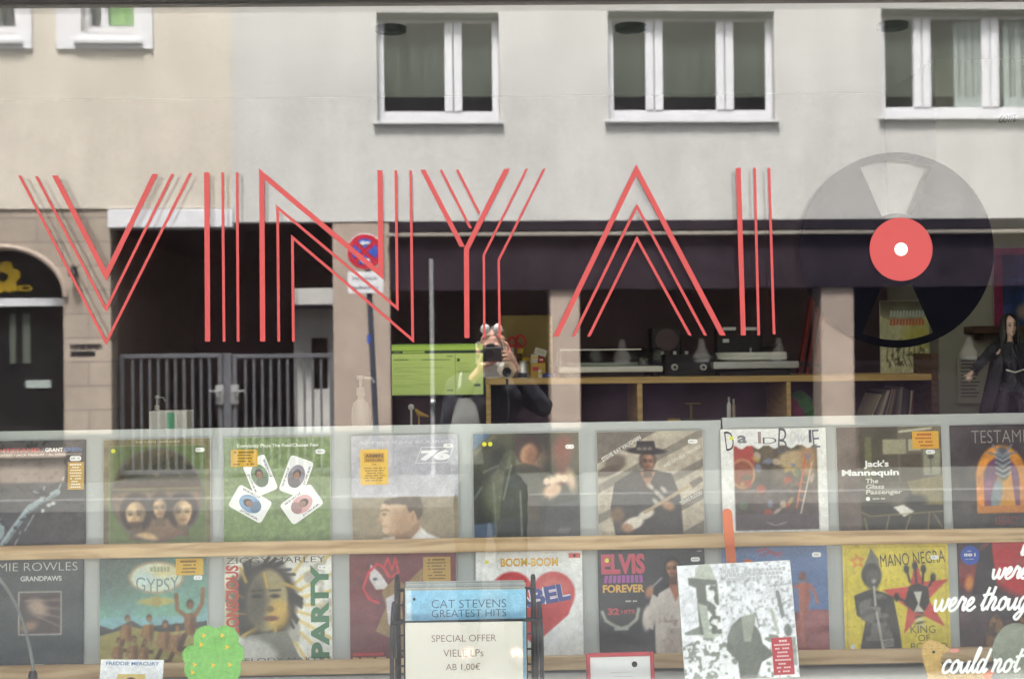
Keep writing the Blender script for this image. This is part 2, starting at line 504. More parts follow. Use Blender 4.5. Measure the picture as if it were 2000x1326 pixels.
# ------------------------------------------------------------------ a small painter for printed pictures
NA = 120
class Art:
    def __init__(s, c, n=NA * 3, seed=1):
        s.n = n
        s.Y, s.X = np.mgrid[0:n, 0:n] / (n - 1.0)
        s.im = np.zeros((n, n, 3)); s.im[:] = c
        s.rng = np.random.default_rng(seed)
    def nz(s, k, seed=0):
        r = np.random.default_rng(seed + int(k * 13))
        g = r.random((int(k) + 3, int(k) + 3))
        x = s.X * k; y = s.Y * k; i = x.astype(int); j = y.astype(int); fx = x - i; fy = y - j
        fx = fx * fx * (3 - 2 * fx); fy = fy * fy * (3 - 2 * fy)
        return (g[j, i] * (1 - fx) + g[j, i + 1] * fx) * (1 - fy) + (g[j + 1, i] * (1 - fx) + g[j + 1, i + 1] * fx) * fy
    def fbm(s, k, seed=0): return (s.nz(k, seed) + .5 * s.nz(k * 2, seed + 1) + .25 * s.nz(k * 4, seed + 2)) / 1.75
    def mix(s, m, c, a=1.0):
        m = np.clip(m * a, 0, 1)[..., None]
        s.im = s.im * (1 - m) + np.asarray(c, float) * m
        return s
    def vgrad(s, c0, c1, y0=0, y1=1):
        t = np.clip((s.Y - y0) / (y1 - y0), 0, 1)[..., None]
        s.im = np.asarray(c0) * (1 - t) + np.asarray(c1) * t; return s
    def ell_m(s, cx, cy, rx, ry, rot=0, soft=.02):
        c, q = math.cos(rot), math.sin(rot)
        x = (s.X - cx) * c + (s.Y - cy) * q; y = -(s.X - cx) * q + (s.Y - cy) * c
        d = (np.sqrt((x / rx) ** 2 + (y / ry) ** 2) - 1) * min(rx, ry)
        return np.clip(.5 - d / soft, 0, 1)
    def ell(s, cx, cy, rx, ry, c, rot=0, soft=.012, a=1): return s.mix(s.ell_m(cx, cy, rx, ry, rot, soft), c, a)
    def ring(s, cx, cy, rx, ry, wd, c, a=1):
        return s.mix(s.ell_m(cx, cy, rx, ry) * (1 - s.ell_m(cx, cy, rx - wd, ry - wd)), c, a)
    def poly_m(s, pts):
        m = np.zeros_like(s.X, bool); n = len(pts)
        for i in range(n):
            x0, y0 = pts[i]; x1, y1 = pts[(i + 1) % n]
            if y0 == y1: continue
            cond = ((s.Y >= min(y0, y1)) & (s.Y < max(y0, y1))) & (s.X < x0 + (s.Y - y0) * (x1 - x0) / (y1 - y0))
            m ^= cond
        return m.astype(float)
    def poly(s, pts, c, a=1): return s.mix(s.poly_m(pts), c, a)
    def rect(s, x0, y0, x1, y1, c, a=1): return s.mix(((s.X >= x0) & (s.X <= x1) & (s.Y >= y0) & (s.Y <= y1)).astype(float), c, a)
    def line(s, pts, wd, c, a=1, soft=.006):
        best = np.full_like(s.X, 9.0)
        for (x0, y0), (x1, y1) in zip(pts[:-1], pts[1:]):
            dx, dy = x1 - x0, y1 - y0; L = dx * dx + dy * dy + 1e-9
            t = np.clip(((s.X - x0) * dx + (s.Y - y0) * dy) / L, 0, 1)
            best = np.minimum(best, np.hypot(s.X - x0 - t * dx, s.Y - y0 - t * dy))
        return s.mix(np.clip(.5 - (best - wd / 2) / soft, 0, 1), c, a)
    def speck(s, k, c, thr=.6, seed=0, mask=None, soft=.08, a=1):
        m = np.clip((s.fbm(k, seed) - thr) / soft, 0, 1)
        if mask is not None: m = m * mask
        return s.mix(m, c, a)
    def shade(s, amt=.15, k=6, seed=3):
        s.im = s.im * (1 + amt * 2 * (s.fbm(k, seed) - .5))[..., None]; return s
    def face(s, cx, cy, r, skin, hair, hs=1.15, turn=.0, dark=.55, beard=0):
        sk = np.asarray(skin, float); dk = sk * dark; hr = np.asarray(hair, float)
        s.ell(cx, cy - .15 * r, r * .95 * hs, r * 1.12 * hs, hair, soft=.03)
        s.speck(40, hr * 1.5, .6, int(cx * 100), mask=s.ell_m(cx, cy - .15 * r, r * .95 * hs, r * 1.12 * hs), a=.6)
        s.poly([(cx - .38 * r, cy + .7 * r), (cx + .38 * r, cy + .7 * r), (cx + .55 * r, cy + 1.9 * r), (cx - .55 * r, cy + 1.9 * r)], dk)
        o = turn * .12 * r
        m = np.maximum(s.ell_m(cx + o, cy - .12 * r, r * .72, r * .82, 0, .02), s.poly_m([(cx + o - .70 * r, cy), (cx + o + .70 * r, cy), (cx + o + .60 * r, cy + .55 * r), (cx + o + .30 * r, cy + 1.02 * r), (cx + o - .30 * r, cy + 1.02 * r), (cx + o - .60 * r, cy + .55 * r)]))
        s.mix(m, sk)
        side = 1 if turn <= 0 else -1
        g = np.clip((side * (s.X - cx - o) / r + .25) / 1.0, 0, 1) * m
        s.mix(g, dk, .85)
        s.mix(m * np.clip(((s.Y - cy) / r - .45) / .6, 0, 1), dk, .45)
        for e in (-.32, .32):
            x = cx + o + (e + .10 * turn) * r
            s.mix(s.ell_m(x, cy - .05 * r, r * .24, r * .15, 0, .03) * m, sk * .5, .75)
            s.ell(x, cy - .02 * r, r * .12, r * .055, sk * .16, soft=.01)
            s.line([(x - .2 * r, cy - .22 * r), (x + .02 * r, cy - .27 * r), (x + .2 * r, cy - .22 * r)], r * .08, sk * .25, .85)
        s.poly([(cx + o + .15 * turn * r, cy - .1 * r), (cx + o + (.14 + .2 * turn) * r, cy + .36 * r), (cx + o + (-.10 + .2 * turn) * r, cy + .36 * r)], sk * .78, .8)
        s.line([(cx + o + (-.13 + .2 * turn) * r, cy + .37 * r), (cx + o + (.15 + .2 * turn) * r, cy + .37 * r)], r * .06, sk * .4, .8)
        if beard: s.mix(m * np.clip(((s.Y - cy) / r - .48) / .12, 0, 1), hr, .8)
        s.ell(cx + o + .12 * turn * r, cy + .60 * r, r * .25, r * .075, sk * np.array([.55, .36, .36]), soft=.012)
        s.ell(cx + o - side * .28 * r, cy - .45 * r, r * .22, r * .16, np.minimum(sk * 1.2, 240), 0, .05, .6)
        return s
    def blur(s, k=3, m=None):
        o = s.im
        for _ in range(2):
            for ax in (0, 1):
                p = np.pad(o, [(k, k) if a == ax else (0, 0) for a in range(3)], mode='edge')
                o = sum(np.take(p, range(i, i + s.n), axis=ax) for i in range(2 * k + 1)) / (2 * k + 1)
        s.im = o if m is None else s.im * (1 - m[..., None]) + o * m[..., None]
        return s
    def out(s):
        s.blur(1)
        k = s.n // NA
        s.im = s.im * (1 + .16 * (s.fbm(22, 77) - .5) + .10 * (s.fbm(5, 31) - .5))[..., None]
        o = s.im.reshape(NA, k, NA, k, 3).mean((1, 3))
        return np.clip(o + s.rng.normal(0, 5.5, o.shape[:2])[..., None] * (.5 + o / 255), 0, 255)
def picture(name, art, x0, x1, z0, z1, y, mt, parent, world=False):
    "the painted picture as a fine sheet of coloured print, one vertex per print dot"
    im = art.out() if isinstance(art, Art) else art
    n = im.shape[0]
    xs = np.linspace(x0, x1, n); zs = np.linspace(z1, z0, n)
    XX, ZZ = np.meshgrid(xs, zs)
    v = np.stack([XX, np.full_like(XX, y), ZZ], -1).reshape(-1, 3)
    if parent is not None and world: v = v - np.array(parent.location)
    idx = np.arange(n * n).reshape(n, n)
    f = np.stack([idx[1:, :-1], idx[1:, 1:], idx[:-1, 1:], idx[:-1, :-1]], -1).reshape(-1, 4)
    me = bpy.data.meshes.new(name)
    me.vertices.add(len(v)); me.vertices.foreach_set("co", v.ravel())
    me.loops.add(f.size); me.loops.foreach_set("vertex_index", f.ravel())
    me.polygons.add(len(f)); me.polygons.foreach_set("loop_start", np.arange(0, f.size, 4)); me.polygons.foreach_set("loop_total", np.full(len(f), 4))
    me.update(calc_edges=True)
    a = me.color_attributes.new("ink", 'FLOAT_COLOR', 'POINT')
    c = im.reshape(-1, 3) / 255.0
    c = np.where(c <= .04045, c / 12.92, ((c + .055) / 1.055) ** 2.4)
    a.data.foreach_set("color", np.concatenate([c, np.ones((len(c), 1))], 1).ravel())
    me.materials.append(M[mt])
    o = bpy.data.objects.new(name, me); COL.objects.link(o)
    if parent is not None: o.parent = parent
    return o
# ------------------------------------------------------------------ ground, road, pavements
def sheet(name, x0, x1, y0, y1, z0, z1, mt):
    return structure(MB().box(x0, x1, y0, y1, z0, z1).build(name, mt))
sheet('ground', -120, 120, -120, 120, -.9, -.16, 'earth')
sheet('road', -40, 40, -11.9, -3.10, -.155, -.12, 'asphalt')
sheet('shop_pavement', -40, 40, -2.95, -.10, -.14, 0, 'paving')
sheet('shop_kerb', -40, 40, -3.10, -2.95, -.155, .004, 'kerb')
sheet('far_kerb', -40, 40, -12.05, -11.9, -.155, .004, 'kerb')
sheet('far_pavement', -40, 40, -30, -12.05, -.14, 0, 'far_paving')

# ------------------------------------------------------------------ the houses across the street
def wall_holes(mb, u0, u1, z0, z1, holes, y0=0.0, th=.3, reveal=True):
    us = sorted({u0, u1, *[h[0] for h in holes], *[h[1] for h in holes]})
    zs = sorted({z0, z1, *[h[2] for h in holes], *[h[3] for h in holes]})
    us = [u for u in us if u0 <= u <= u1]; zs = [z for z in zs if z0 <= z <= z1]
    def inh(u, z): return any(h[0] < u < h[1] and h[2] < z < h[3] for h in holes)
    for y in (y0, y0 - th):
        for a, b in zip(us[:-1], us[1:]):
            for c, d in zip(zs[:-1], zs[1:]):
                if not inh((a + b) / 2, (c + d) / 2):
                    mb.add([(a, y, c), (b, y, c), (b, y, d), (a, y, d)], [(0, 1, 2, 3)])
    def q(a, b, c, d): mb.add([a, b, c, d], [(0, 1, 2, 3)])
    for h in holes:
        a, b, c, d = max(h[0], u0), min(h[1], u1), max(h[2], z0), min(h[3], z1)
        q((a, y0, c), (a, y0 - th, c), (a, y0 - th, d), (a, y0, d)); q((b, y0, c), (b, y0 - th, c), (b, y0 - th, d), (b, y0, d))
        if c > z0: q((a, y0, c), (b, y0, c), (b, y0 - th, c), (a, y0 - th, c))
        if d < z1: q((a, y0, d), (b, y0, d), (b, y0 - th, d), (a, y0 - th, d))
    q((u0, y0, z1), (u1, y0, z1), (u1, y0 - th, z1), (u0, y0 - th, z1)); q((u0, y0, z0), (u1, y0, z0), (u1, y0 - th, z0), (u0, y0 - th, z0))
    q((u0, y0, z0), (u0, y0 - th, z0), (u0, y0 - th, z1), (u0, y0, z1)); q((u1, y0, z0), (u1, y0 - th, z0), (u1, y0 - th, z1), (u1, y0, z1))
    return mb
FM = Matrix.Translation((0, -YF, 0)) @ Matrix.Rotation(-PHI, 4, 'Z')
US = fu(452, 250)                       # where the beige house meets the grey one
TOP = 8.6
# --- grey house
B = thing('apartment_building', 'grey plastered house with white framed windows over a dark restaurant front, mirrored', 'building', mtx=FM)
ZB = fz(431)
def rc(x0, x1, yt, yb, dep=0.0):
    xm, ym = (x0 + x1) / 2, (yt + yb) / 2
    return fu(x0, ym, dep), fu(x1, ym, dep), fz(yb, xm, dep), fz(yt, xm, dep)
wins = [rc(736, 975, 24, 238), rc(1188, 1513, 21, 235), rc(1723, 2048, 17, 229)]
more = [rc(2200, 2520, 14, 226)]
up = []
wall_holes(MB(), US, 10.5, ZB, TOP, wins + more).build('wall', 'plaster_grey', B, False)
MB().box(US, 10.5, -6, .12, TOP, TOP + .25).build('roof', 'fascia', B, False)
# frames as in the photograph: mullions given in pixels of the frame
mul = [[(868, 902)], [(1260, 1294), (1398, 1432)], [(1783, 1817), (1916, 1950)], [(2270, 2300), (2400, 2430)]]
for k, (a, b, c, d) in enumerate(wins + more):
    fy0, fy1 = -.20, -.13
    fw = .085
    m = MB()
    m.box(a, a + fw, fy0, fy1, c, d, .008).box(b - fw, b, fy0, fy1, c, d, .008)
    m.box(a + fw, b - fw, fy0, fy1, c, c + .15, .008).box(a + fw, b - fw, fy0, fy1, d - .10, d, .008)
    ml = [(fu(x0, 130, .16), fu(x1, 130, .16)) for x0, x1 in mul[k]]
    for x0, x1 in ml:
        xm = (x0 + x1) / 2
        m.box(x0, xm - .006, fy0, fy1 + .012, c + .15, d - .10, .008).box(xm + .006, x1, fy0, fy1 + .012, c + .15, d - .10, .008)
    wd = m.build('window', 'upvc', B, False)
    MB().box(a + .02, b - .02, -.19, -.175, c + .1, d - .05).build('pane', 'dark_pane', wd, False)
    MB().box(a - .05, b + .05, -.12, .055, c - .035, c, .006).build('sill', 'metal_sill', wd, False)
    MB().box(a + .002, b - .002, -.12, -.03, d - .075, d - .002, .01).build('shutter_box', 'ceiling_tone_net', wd, False)
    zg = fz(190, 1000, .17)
    MB().box(a + .03, b - .03, -.174, -.168, zg, d - .08).build('ceiling_tone_curtain', 'ceiling_tone_net', wd, False)  # added net sheet whose tone stands in for the shop ceiling's brightness
    if k == 2:
        for lo, hi in ((1862, 1914), (1958, 2044)):
            l0, l1 = fu(lo, 130, .2), fu(hi, 130, .2)
            pts = [(l0 + (l1 - l0) * i / 40, -.165 + .006 * math.sin(i * 1.7) + .004 * math.sin(i * .6)) for i in range(41)]
            cm = MB()
            for (xa, ya), (xb, yb) in zip(pts[:-1], pts[1:]):
                cm.add([(xa, ya, c + .16), (xb, yb, c + .16), (xb, yb, d - .14), (xa, ya, d - .14)], [(0, 1, 2, 3)], True)
            cm.build('curtain', 'curtain', wd, False)
# restaurant front on the ground floor
def plinth(x0, x1, y0, y1, par, top=.60):
    MB().box(x0 - .006, x1 + .006, y0, y1 + .012, .001, top, .008).build('plinth', 'plinth', par, False)  # added darker base so the mirrored stone fades over the sleeves
pl = (fu(650), fu(762))
MB().box(pl[0], pl[1], -.5, -.01, 0, ZB - .003, .015).build('pillar', 'stone_pink', B, False)
plinth(pl[0], pl[1], -.45, -.01, B)
for x0, x1 in ((1076, 1134), (1606, 1670)):
    MB().box(fu(x0, 700), fu(x1, 700), -.45, -.02, 0, fz(520), .015).build('pillar', 'stone_pink', B, False)
    plinth(fu(x0, 700), fu(x1, 700), -.44, -.02, B)
MB().box(pl[1] + .003, 10.4, -.6, .035, fz(452), ZB - .004, .01).build('fascia', 'fascia', B, False)
MB().box(pl[1] - .05, 10.4, .04, .09, fz(462), fz(455), .008).build('fascia_strip', 'lamp_shade', B, False)
MB().box(pl[1] + .004, 10.4, -.30, .02, fz(566), fz(464)).build('roller_blind_box', 'room_dark', B, False)
r = MB(); r.box(pl[1] - .2, 10.4, -4.1, -4.0, 0, ZB); r.box(pl[1] + .01, 10.4, -4.0, -.6, ZB - .1, ZB - .01); r.box(10.3, 10.4, -4, -.5, 0, ZB - .1); r.box(pl[1] - .2, pl[1] - .02, -4, -.51, 0, ZB)
r.build('restaurant_room', 'room_dark', B, False)
MB().box(pl[1] + .01, 10.3, -.48, -.40, 0, .5).build('plinth', 'room_dark', B, False)
MB().box(pl[1] + .01, 10.3, -.9, -.46, fz(712) - .06, fz(712)).build('window_bench', 'room_dark', B, False)
MB().box(pl[1] + .01, 10.3, -.62, -.55, 0.02, fz(712) - .06).build('window_bench', 'room_dark', B, False)
ms = MB().box(fu(839), fu(847), -.10, .03, 0, fz(505), .006).build('door_profile', 'profile_grey', B, False)
MB().lathe([(.01, 0), (.028, .01), (.032, .04), (.02, .055), (.004, .06)], (fu(843) , .03, fz(783)), 'y').build('door_knob', 'silver', ms, False)
for k, x in enumerate((1215, 1371, 1522, 1893)):
    u, z = fu(x, 700, .7), fz(712)
    p = FM @ Vector((u, -.7, z))
    t = thing('table_lamp', '', 'table lamp', p, 'cone shaded lamps in the restaurant window')
    t['label'] = ['cone shaded table lamp mirrored over the white turntable', 'cone shaded table lamp mirrored in front of the dark amplifier',
                  'cone shaded table lamp mirrored beside the pale turntable platter', 'cone shaded table lamp mirrored left of the toy figure'][k]
    MB().lathe([(.055, .18), (.13, .06), (.13, .045)], p, 'z').add([], []).build('lamp_shade', 'lamp_shade', t)
    sh = MB().lathe([(.03, .31), (.055, .18)], p, 'z').build('shade_tip', 'lamp_shade', t)
    MB().lathe([(.09, 0), (.10, .005), (.10, .045), (.02, .046), (.02, .05)], p, 'z').build('base', 'white_plastic', t)
# --- beige house with the sandstone ground floor and gateway
A = thing('gateway_house', 'beige plastered house with sandstone ground floor, arched window and dark gateway, mirrored', 'building', mtx=FM)
ZA = fz(407, 250)
gl, gr_ = fu(215), fu(650)
a1 = rc(158, 268, -160, 62); a0 = rc(-90, 34, -160, 62)
wall_holes(MB(), -10, US - .002, ZA, TOP - .4, [a1, a0]).build('wall', 'plaster_beige', A, False)
MB().box(-10, US - .002, -6, .12, TOP - .4, TOP - .15).build('roof', 'fascia', A, False)
for (a, b, c, d), s1 in ((a1, (110, 298)), (a0, (-150, 62))):
    sx0, sx1 = fu(s1[0], 50), fu(s1[1], 50); sb = fz(96, 200)
    m = MB()
    m.box(sx0, a, -.02, .03, sb, d + .2).box(b, sx1, -.02, .03, sb, d + .2).box(a, b, -.02, .03, sb, c).box(a, b, -.02, .03, d, d + .2)
    sr = m.build('window_surround', 'white_surround', A, False)
    MB().box(a - .09, b + .06, .03, .075, c - .16, c - .10, .008).build('sill', 'metal_sill', sr, False)
    wd = MB().box(a, a + .07, -.2, -.1, c, d).box(b - .07, b, -.2, -.1, c, d).box(a + .07, b - .07, -.2, -.1, c, c + .09).box(a + .22, a + .30, -.19, -.105, c + .09, d).build('window', 'upvc', A, False)
    MB().box(a, b, -.22, -.2, c, d).build('pane', 'dark_pane', wd, False)
    if s1[0] > 0:
        MB().box(a + .31, b - .075, -.199, -.175, c + .12, d).build('curtain', 'green_curtain', wd, False)
    rail = MB()
    rail.tube([(a - .05, .05, c + .42), (b + .05, .05, c + .42)], .009, 6)
    nz_ = 7
    for i in range(nz_):
        x = a + (b - a) * (i + .2) / nz_; st = (b - a) / nz_ * .45
        rail.tube([(x - st * .6, .05, c + .02), (x, .05, c + .34), (x + st * .6, .05, c + .02)], .007, 6)
    rail.build('window_rail', 'metal_sill', A, False)
# stone ground floor, arch
cx, rad, sp = fu(0, 580), fu(122, 580) - fu(0, 580), fz(580, 60)
zt = sp + (fz(487, 20) - sp)
wall_holes(MB(), -10, gl, 0, ZA - .003, [(cx - rad, cx + rad, .4, zt)], -.02, .4).build('stone_ground_floor', 'stone', A, False)
plinth(cx + rad + .01, gl - .012, -.38, -.02, A); plinth(-10, cx - rad - .01, -.38, -.02, A)
sp_m = MB(); hh = zt - sp
for sgn in (-1, 1):
    pts = [(cx + sgn * rad * math.cos(t), sp + hh * math.sin(t)) for t in np.linspace(0, math.pi / 2, 15)]
    sp_m.prism(pts + [(cx + sgn * rad, zt)], -.4, -.019)
sp_m.build('arch_stones', 'stone', A, False)
ar = MB()
pts = [(cx + (rad + .03) * math.cos(t), -.005, sp + (hh + .03) * math.sin(t)) for t in np.linspace(0, math.pi, 31)]
ar.tube(pts, .035, 8)
ar.build('arch_moulding', 'stone_pink', A, False)
MB().box(cx - rad, cx + rad, -.36, -.32, .4, zt).build('shop_pane', 'dark_pane', A, False)
MB().box(cx - rad, cx + rad, -.31, -.2, fz(597, 60), fz(581, 60), .006).build('transom', 'white_paint', A, False)
for xa, xb in ((18, 30), (44, 58)):
    MB().box(fu(xa, 650, .3), fu(xb, 650, .3), -.318, -.30, fz(710, 40, .3), fz(612, 40, .3)).build('poster_strip', 'ceiling_tone_net', A, False)
MB().box(fu(50, 750, .3), fu(98, 750, .3), -.318, -.30, fz(758, 40, .3), fz(743, 40, .3)).build('poster_strip', 'curtain', A, False)
MB().box(cx - rad - .02, cx + rad + .02, -.25, .03, .32, .4).build('sill', 'stone_pink', A, False)
lg = MB()
fcx, fcz = fu(4, 535, .3), fz(541, 4, .3)
for k in range(6):
    t = k * math.pi / 3 + .2
    px_, pz_ = fcx + .145 * math.cos(t), fcz + .13 * math.sin(t)
    lg.lathe([(.005, -.31), (.078, -.308), (.08, -.300), (.005, -.298)], (px_, 0, pz_), 'y', 12)
lg.build('flower_emblem', 'yellow', A, False)
tx = MB()
put_text(tx, 'Chip', fu(6, 565, .3), fz(572, 30, .3), fu(62, 565, .3), fz(557, 30, .3), -.30, None, .03, mirror=True)
tx.build('shop_name', 'yellow', A, False)
for z_, w_ in ((668, 62), (682, 48)):
    tl = MB()
    for i in range(14):
        xx = fu(136 + i * w_ / 14.0, z_)
        tl.box(xx, xx + .018 + .006 * (i % 3), -.02, -.012, fz(z_ + 4), fz(z_ - 5 + i % 2))
    tl.build('wall_lettering', 'black_plastic', A, False)
hl = thing('wall_lamp', 'small dark wall lamp on the sandstone pier beside the arched window', 'lamp', FM @ Vector((fu(145, 525), .0, fz(527))))
hb = hl.location
MB().box(hb.x - .04, hb.x + .04, hb.y, hb.y + .05, hb.z - .02, hb.z + .08, .01).build('bracket', 'black_metal', hl)
MB().lathe([(.05, -.05), (.065, -.03), (.04, .03), (.01, .045)], (hb.x, hb.y + .08, hb.z), 'z', 16).build('lamp_hood', 'black_metal', hl)
MB().box(gl - .02, fu(456), -.3, .035, fz(445, 330), fz(409, 330), .01).build('lintel_band', 'white_paint', A, False)
# gateway passage, courtyard behind
g = MB()
g.box(gl - .25, gl - .01, -6.4, -.42, 0, ZB)
g.build('passage_wall', 'passage_paint', A, False)
dk = MB()
dk.box(gl - .01, gr_, -6.4, -.31, fz(443) , fz(443) + .12)
e0, e1 = fu(572, 620, 6.3), fu(652, 620, 6.3)
dk.box(gl - .008, e0, -6.45, -6.35, 0, fz(443)); dk.box(e0, gr_ + .5, -6.45, -6.35, fz(562, 600, 6.3), fz(443))
dk.box(gr_, gr_ + .2, -6.4, -.51, 0, ZB)
dk.build('passage_lining', 'room_dark', A, False)
cy_ = thing('courtyard_house', 'pale rear house with a small dark window, seen through the gateway at its right end', 'building', mtx=FM)
wall_holes(MB(), -12, 2, 0, 5, [(fu(607, 690, 11), fu(640, 690, 11), fz(760, 620, 11), fz(660, 620, 11))], -11, .3).build('wall', 'plaster_grey', cy_, False)
MB().box(fu(600, 690, 11), fu(650, 690, 11), -11.2, -11.15, fz(770, 620, 11), fz(655, 620, 11)).build('window', 'dark_pane', cy_, False)
MB().box(fu(560, 690, 11), fu(665, 690, 11), -11, -10.4, fz(603, 620, 11), fz(596, 620, 11), .02).build('canopy', 'fascia', cy_, False)
# steel gate
G = thing('steel_gate', 'grey barred steel double gate closing the dark gateway, mirrored', 'gate', mtx=FM)
gy = -.32
for x0, x1 in ((233, 434), (454, 652)):
    u0, u1, zt_ = fu(x0, 780, .3), fu(x1, 780, .3), fz(692, x0, .3)
    m = MB()
    m.box(u0, u0 + .055, gy - .025, gy + .025, .06, zt_, .005).box(u1 - .055, u1, gy - .025, gy + .025, .06, zt_, .005)
    m.box(u0 + .055, u1 - .055, gy - .025, gy + .025, zt_ - .055, zt_, .005).box(u0 + .055, u1 - .055, gy - .025, gy + .025, .06, .115, .005)
    n_ = 11
    for i in range(1, n_):
        x = u0 + .055 + (u1 - u0 - .11) * i / n_
        m.box(x - .014, x + .014, gy - .014, gy + .014, .115, zt_ - .055)
    lf = m.build('gate_leaf', 'galv', G, False)
    hx = u1 - .03 if x0 < 300 else u0 + .03
    sg = -1 if x0 < 300 else 1
    hd = MB().box(hx - .05, hx + .05, gy + .026, gy + .05, fz(790, 440, .3), fz(752, 440, .3), .006)
    hd.tube([(hx, gy + .05, fz(764, 440, .3)), (hx, gy + .09, fz(764, 440, .3)), (hx + sg * .13, gy + .09, fz(764, 440, .3))], .013, 8)
    hd.build('handle', 'profile_grey', lf, False)
MB().box(fu(436, 780, .3), fu(452, 780, .3), gy - .03, gy + .03, 0, fz(690, 440, .3), .006).build('gate_post', 'galv', G, False)
# --- no stopping sign on its leaning pole
def mir(px, py, Y):
    p = at(px, py, Y); return Vector((p.x, -Y, p.z))
SY = 13.3
c0 = mir(713, 492, SY); rr = 35 / FPX * (SY + 3.64)
pb = mir(739, 900, SY); pb.z = 0
sg_ = thing('traffic_sign', 'round blue no stopping sign with red rim and cross on a leaning grey pole, mirrored', 'road sign', pb)
MB().tube([pb, mir(716, 470, SY)], .034, 14).build('pole', 'post', sg_)
yf = -SY + .06
plate = MB().lathe([(rr, 0), (rr + .004, .004), (rr, .008)], (c0.x, yf - .012, c0.z), 'y', 40).build('sign_plate', 'white_paint', sg_)
MB().lathe([(rr * .98, 0), (rr * .98, .004)], (c0.x, yf, c0.z), 'y', 40).build('red_field', 'sign_red', plate)
bl = MB()
for q in range(4):
    t0 = q * math.pi / 2 + math.pi / 4
    pts = [(c0.x + .72 * rr * math.cos(t), c0.z + .72 * rr * math.sin(t)) for t in np.linspace(t0 + .20, t0 + math.pi / 2 - .20, 12)]
    mid = t0 + math.pi / 4
    pts.append((c0.x + .16 * rr * math.cos(mid), c0.z + .16 * rr * math.sin(mid)))
    bl.prism(pts, yf + .005, yf + .008)
bl.build('blue_field', 'sign_blue', plate)
for s_ in (1, -1):
    aw = MB()
    zc = c0.z + s_ * .48 * rr
    d = -1
    aw.prism([(c0.x + .05 * rr * d, zc - .07 * rr), (c0.x - .28 * rr * d, zc - .07 * rr), (c0.x - .28 * rr * d, zc + .07 * rr), (c0.x + .05 * rr * d, zc + .07 * rr), (c0.x + .05 * rr * d, zc + .17 * rr), (c0.x + .3 * rr * d, zc), (c0.x + .05 * rr * d, zc - .17 * rr)], yf + .009, yf + .012)
    aw.build('arrow', 'white_paint', plate)
q0, q1 = mir(680, 532, SY), mir(749, 573, SY)
sp2 = MB().box(q0.x, q1.x, yf - .012, yf, q1.z, q0.z, .004).build('supplementary_plate', 'white_paint', sg_)
hz = q0.z - q1.z
for row, n_ in ((.60, 11), (.16, 12)):
    tb = MB()
    for i in range(n_):
        x = q0.x + (q1.x - q0.x) * (.14 + .74 * i / n_)
        tb.box(x, x + .012 + .006 * (i % 2), yf, yf + .003, q1.z + hz * (row + .04), q1.z + hz * (row + .15 + .04 * (i % 3 == 0)))
    tb.build('plate_lettering', 'post', sp2)
st_ = mir(722, 662, SY)
MB().lathe([(.034, -.05), (.034, .05)], (st_.x, st_.y, st_.z), 'z', 14).build('pole_sticker', 'sign_blue', sg_)

# ------------------------------------------------------------------ the record shop: walls, floor, ceiling
SH = thing('record_shop', 'pale shop front holding the wide display window, dark room behind', 'building', (0, 0, 0))
fw = wall_holes(MB(), -9, 9, 0, 3.42, [(-1.78, 1.78, .42, 2.52)], -.10, .22)
fw.build('front_wall', 'shop_plaster', SH)
CZ = at(1000, 187, 4.31).z
MB().box(-4.2, 4.2, .121, 4.5, CZ, CZ + .3).build('ceiling', 'ceiling', SH)
MB().box(-4.2, 4.2, .121, 4.5, 0, .15).build('shop_floor', 'floor', SH)
MB().box(-4.2, 4.2, 4.31, 4.5, .151, CZ - .001).build('back_wall', 'shop_wall', SH)
MB().box(-4.4, -4.2, .121, 4.5, 0, CZ + .3).build('side_wall', 'shop_wall', SH)
MB().box(4.2, 4.4, .121, 4.5, 0, CZ + .3).build('side_wall', 'shop_wall', SH)
MB().box(-9, 9, .121, 9, 3.30, 3.41).build('roof', 'fascia', SH)
xp = at(1833, 600, 3.4).x
MB().box(xp, 4.19, 3.4, 4.30, .151, CZ - .001).build('partition', 'wall_light', SH)
MB().box(-4.19, 4.19, 1.05, 1.25, CZ - .045, CZ - .001).build('ceiling_beam', 'ceiling', SH)
MB().box(-2.4, 2.4, .125, 1.25, .151, .62, .004).build('window_platform', 'board', SH)
for k, (px, py) in enumerate(((763, 67), (1232, 62), (1743, 59))):
    p = at(px, py, 2.62)
    t = thing('ceiling_speaker', ['round dark downlight in the ceiling, over the left window', 'round dark downlight in the ceiling, over the middle window', 'round dark downlight in the ceiling, over the right window'][k], 'downlight', (p.x, 2.62, CZ), 'round downlights in the shop ceiling')
    t.name = 'downlight'
    MB().lathe([(.070, .0), (.068, -.022), (.058, -.026), (.054, -.012)], t.location, 'z', 32).build('trim_ring', 'black_plastic', t)
    MB().lathe([(.045, -.001), (.050, -.012), (.030, -.020), (.012, -.022), (.004, -.022)], t.location, 'z', 24).build('lamp', 'black_metal', t)

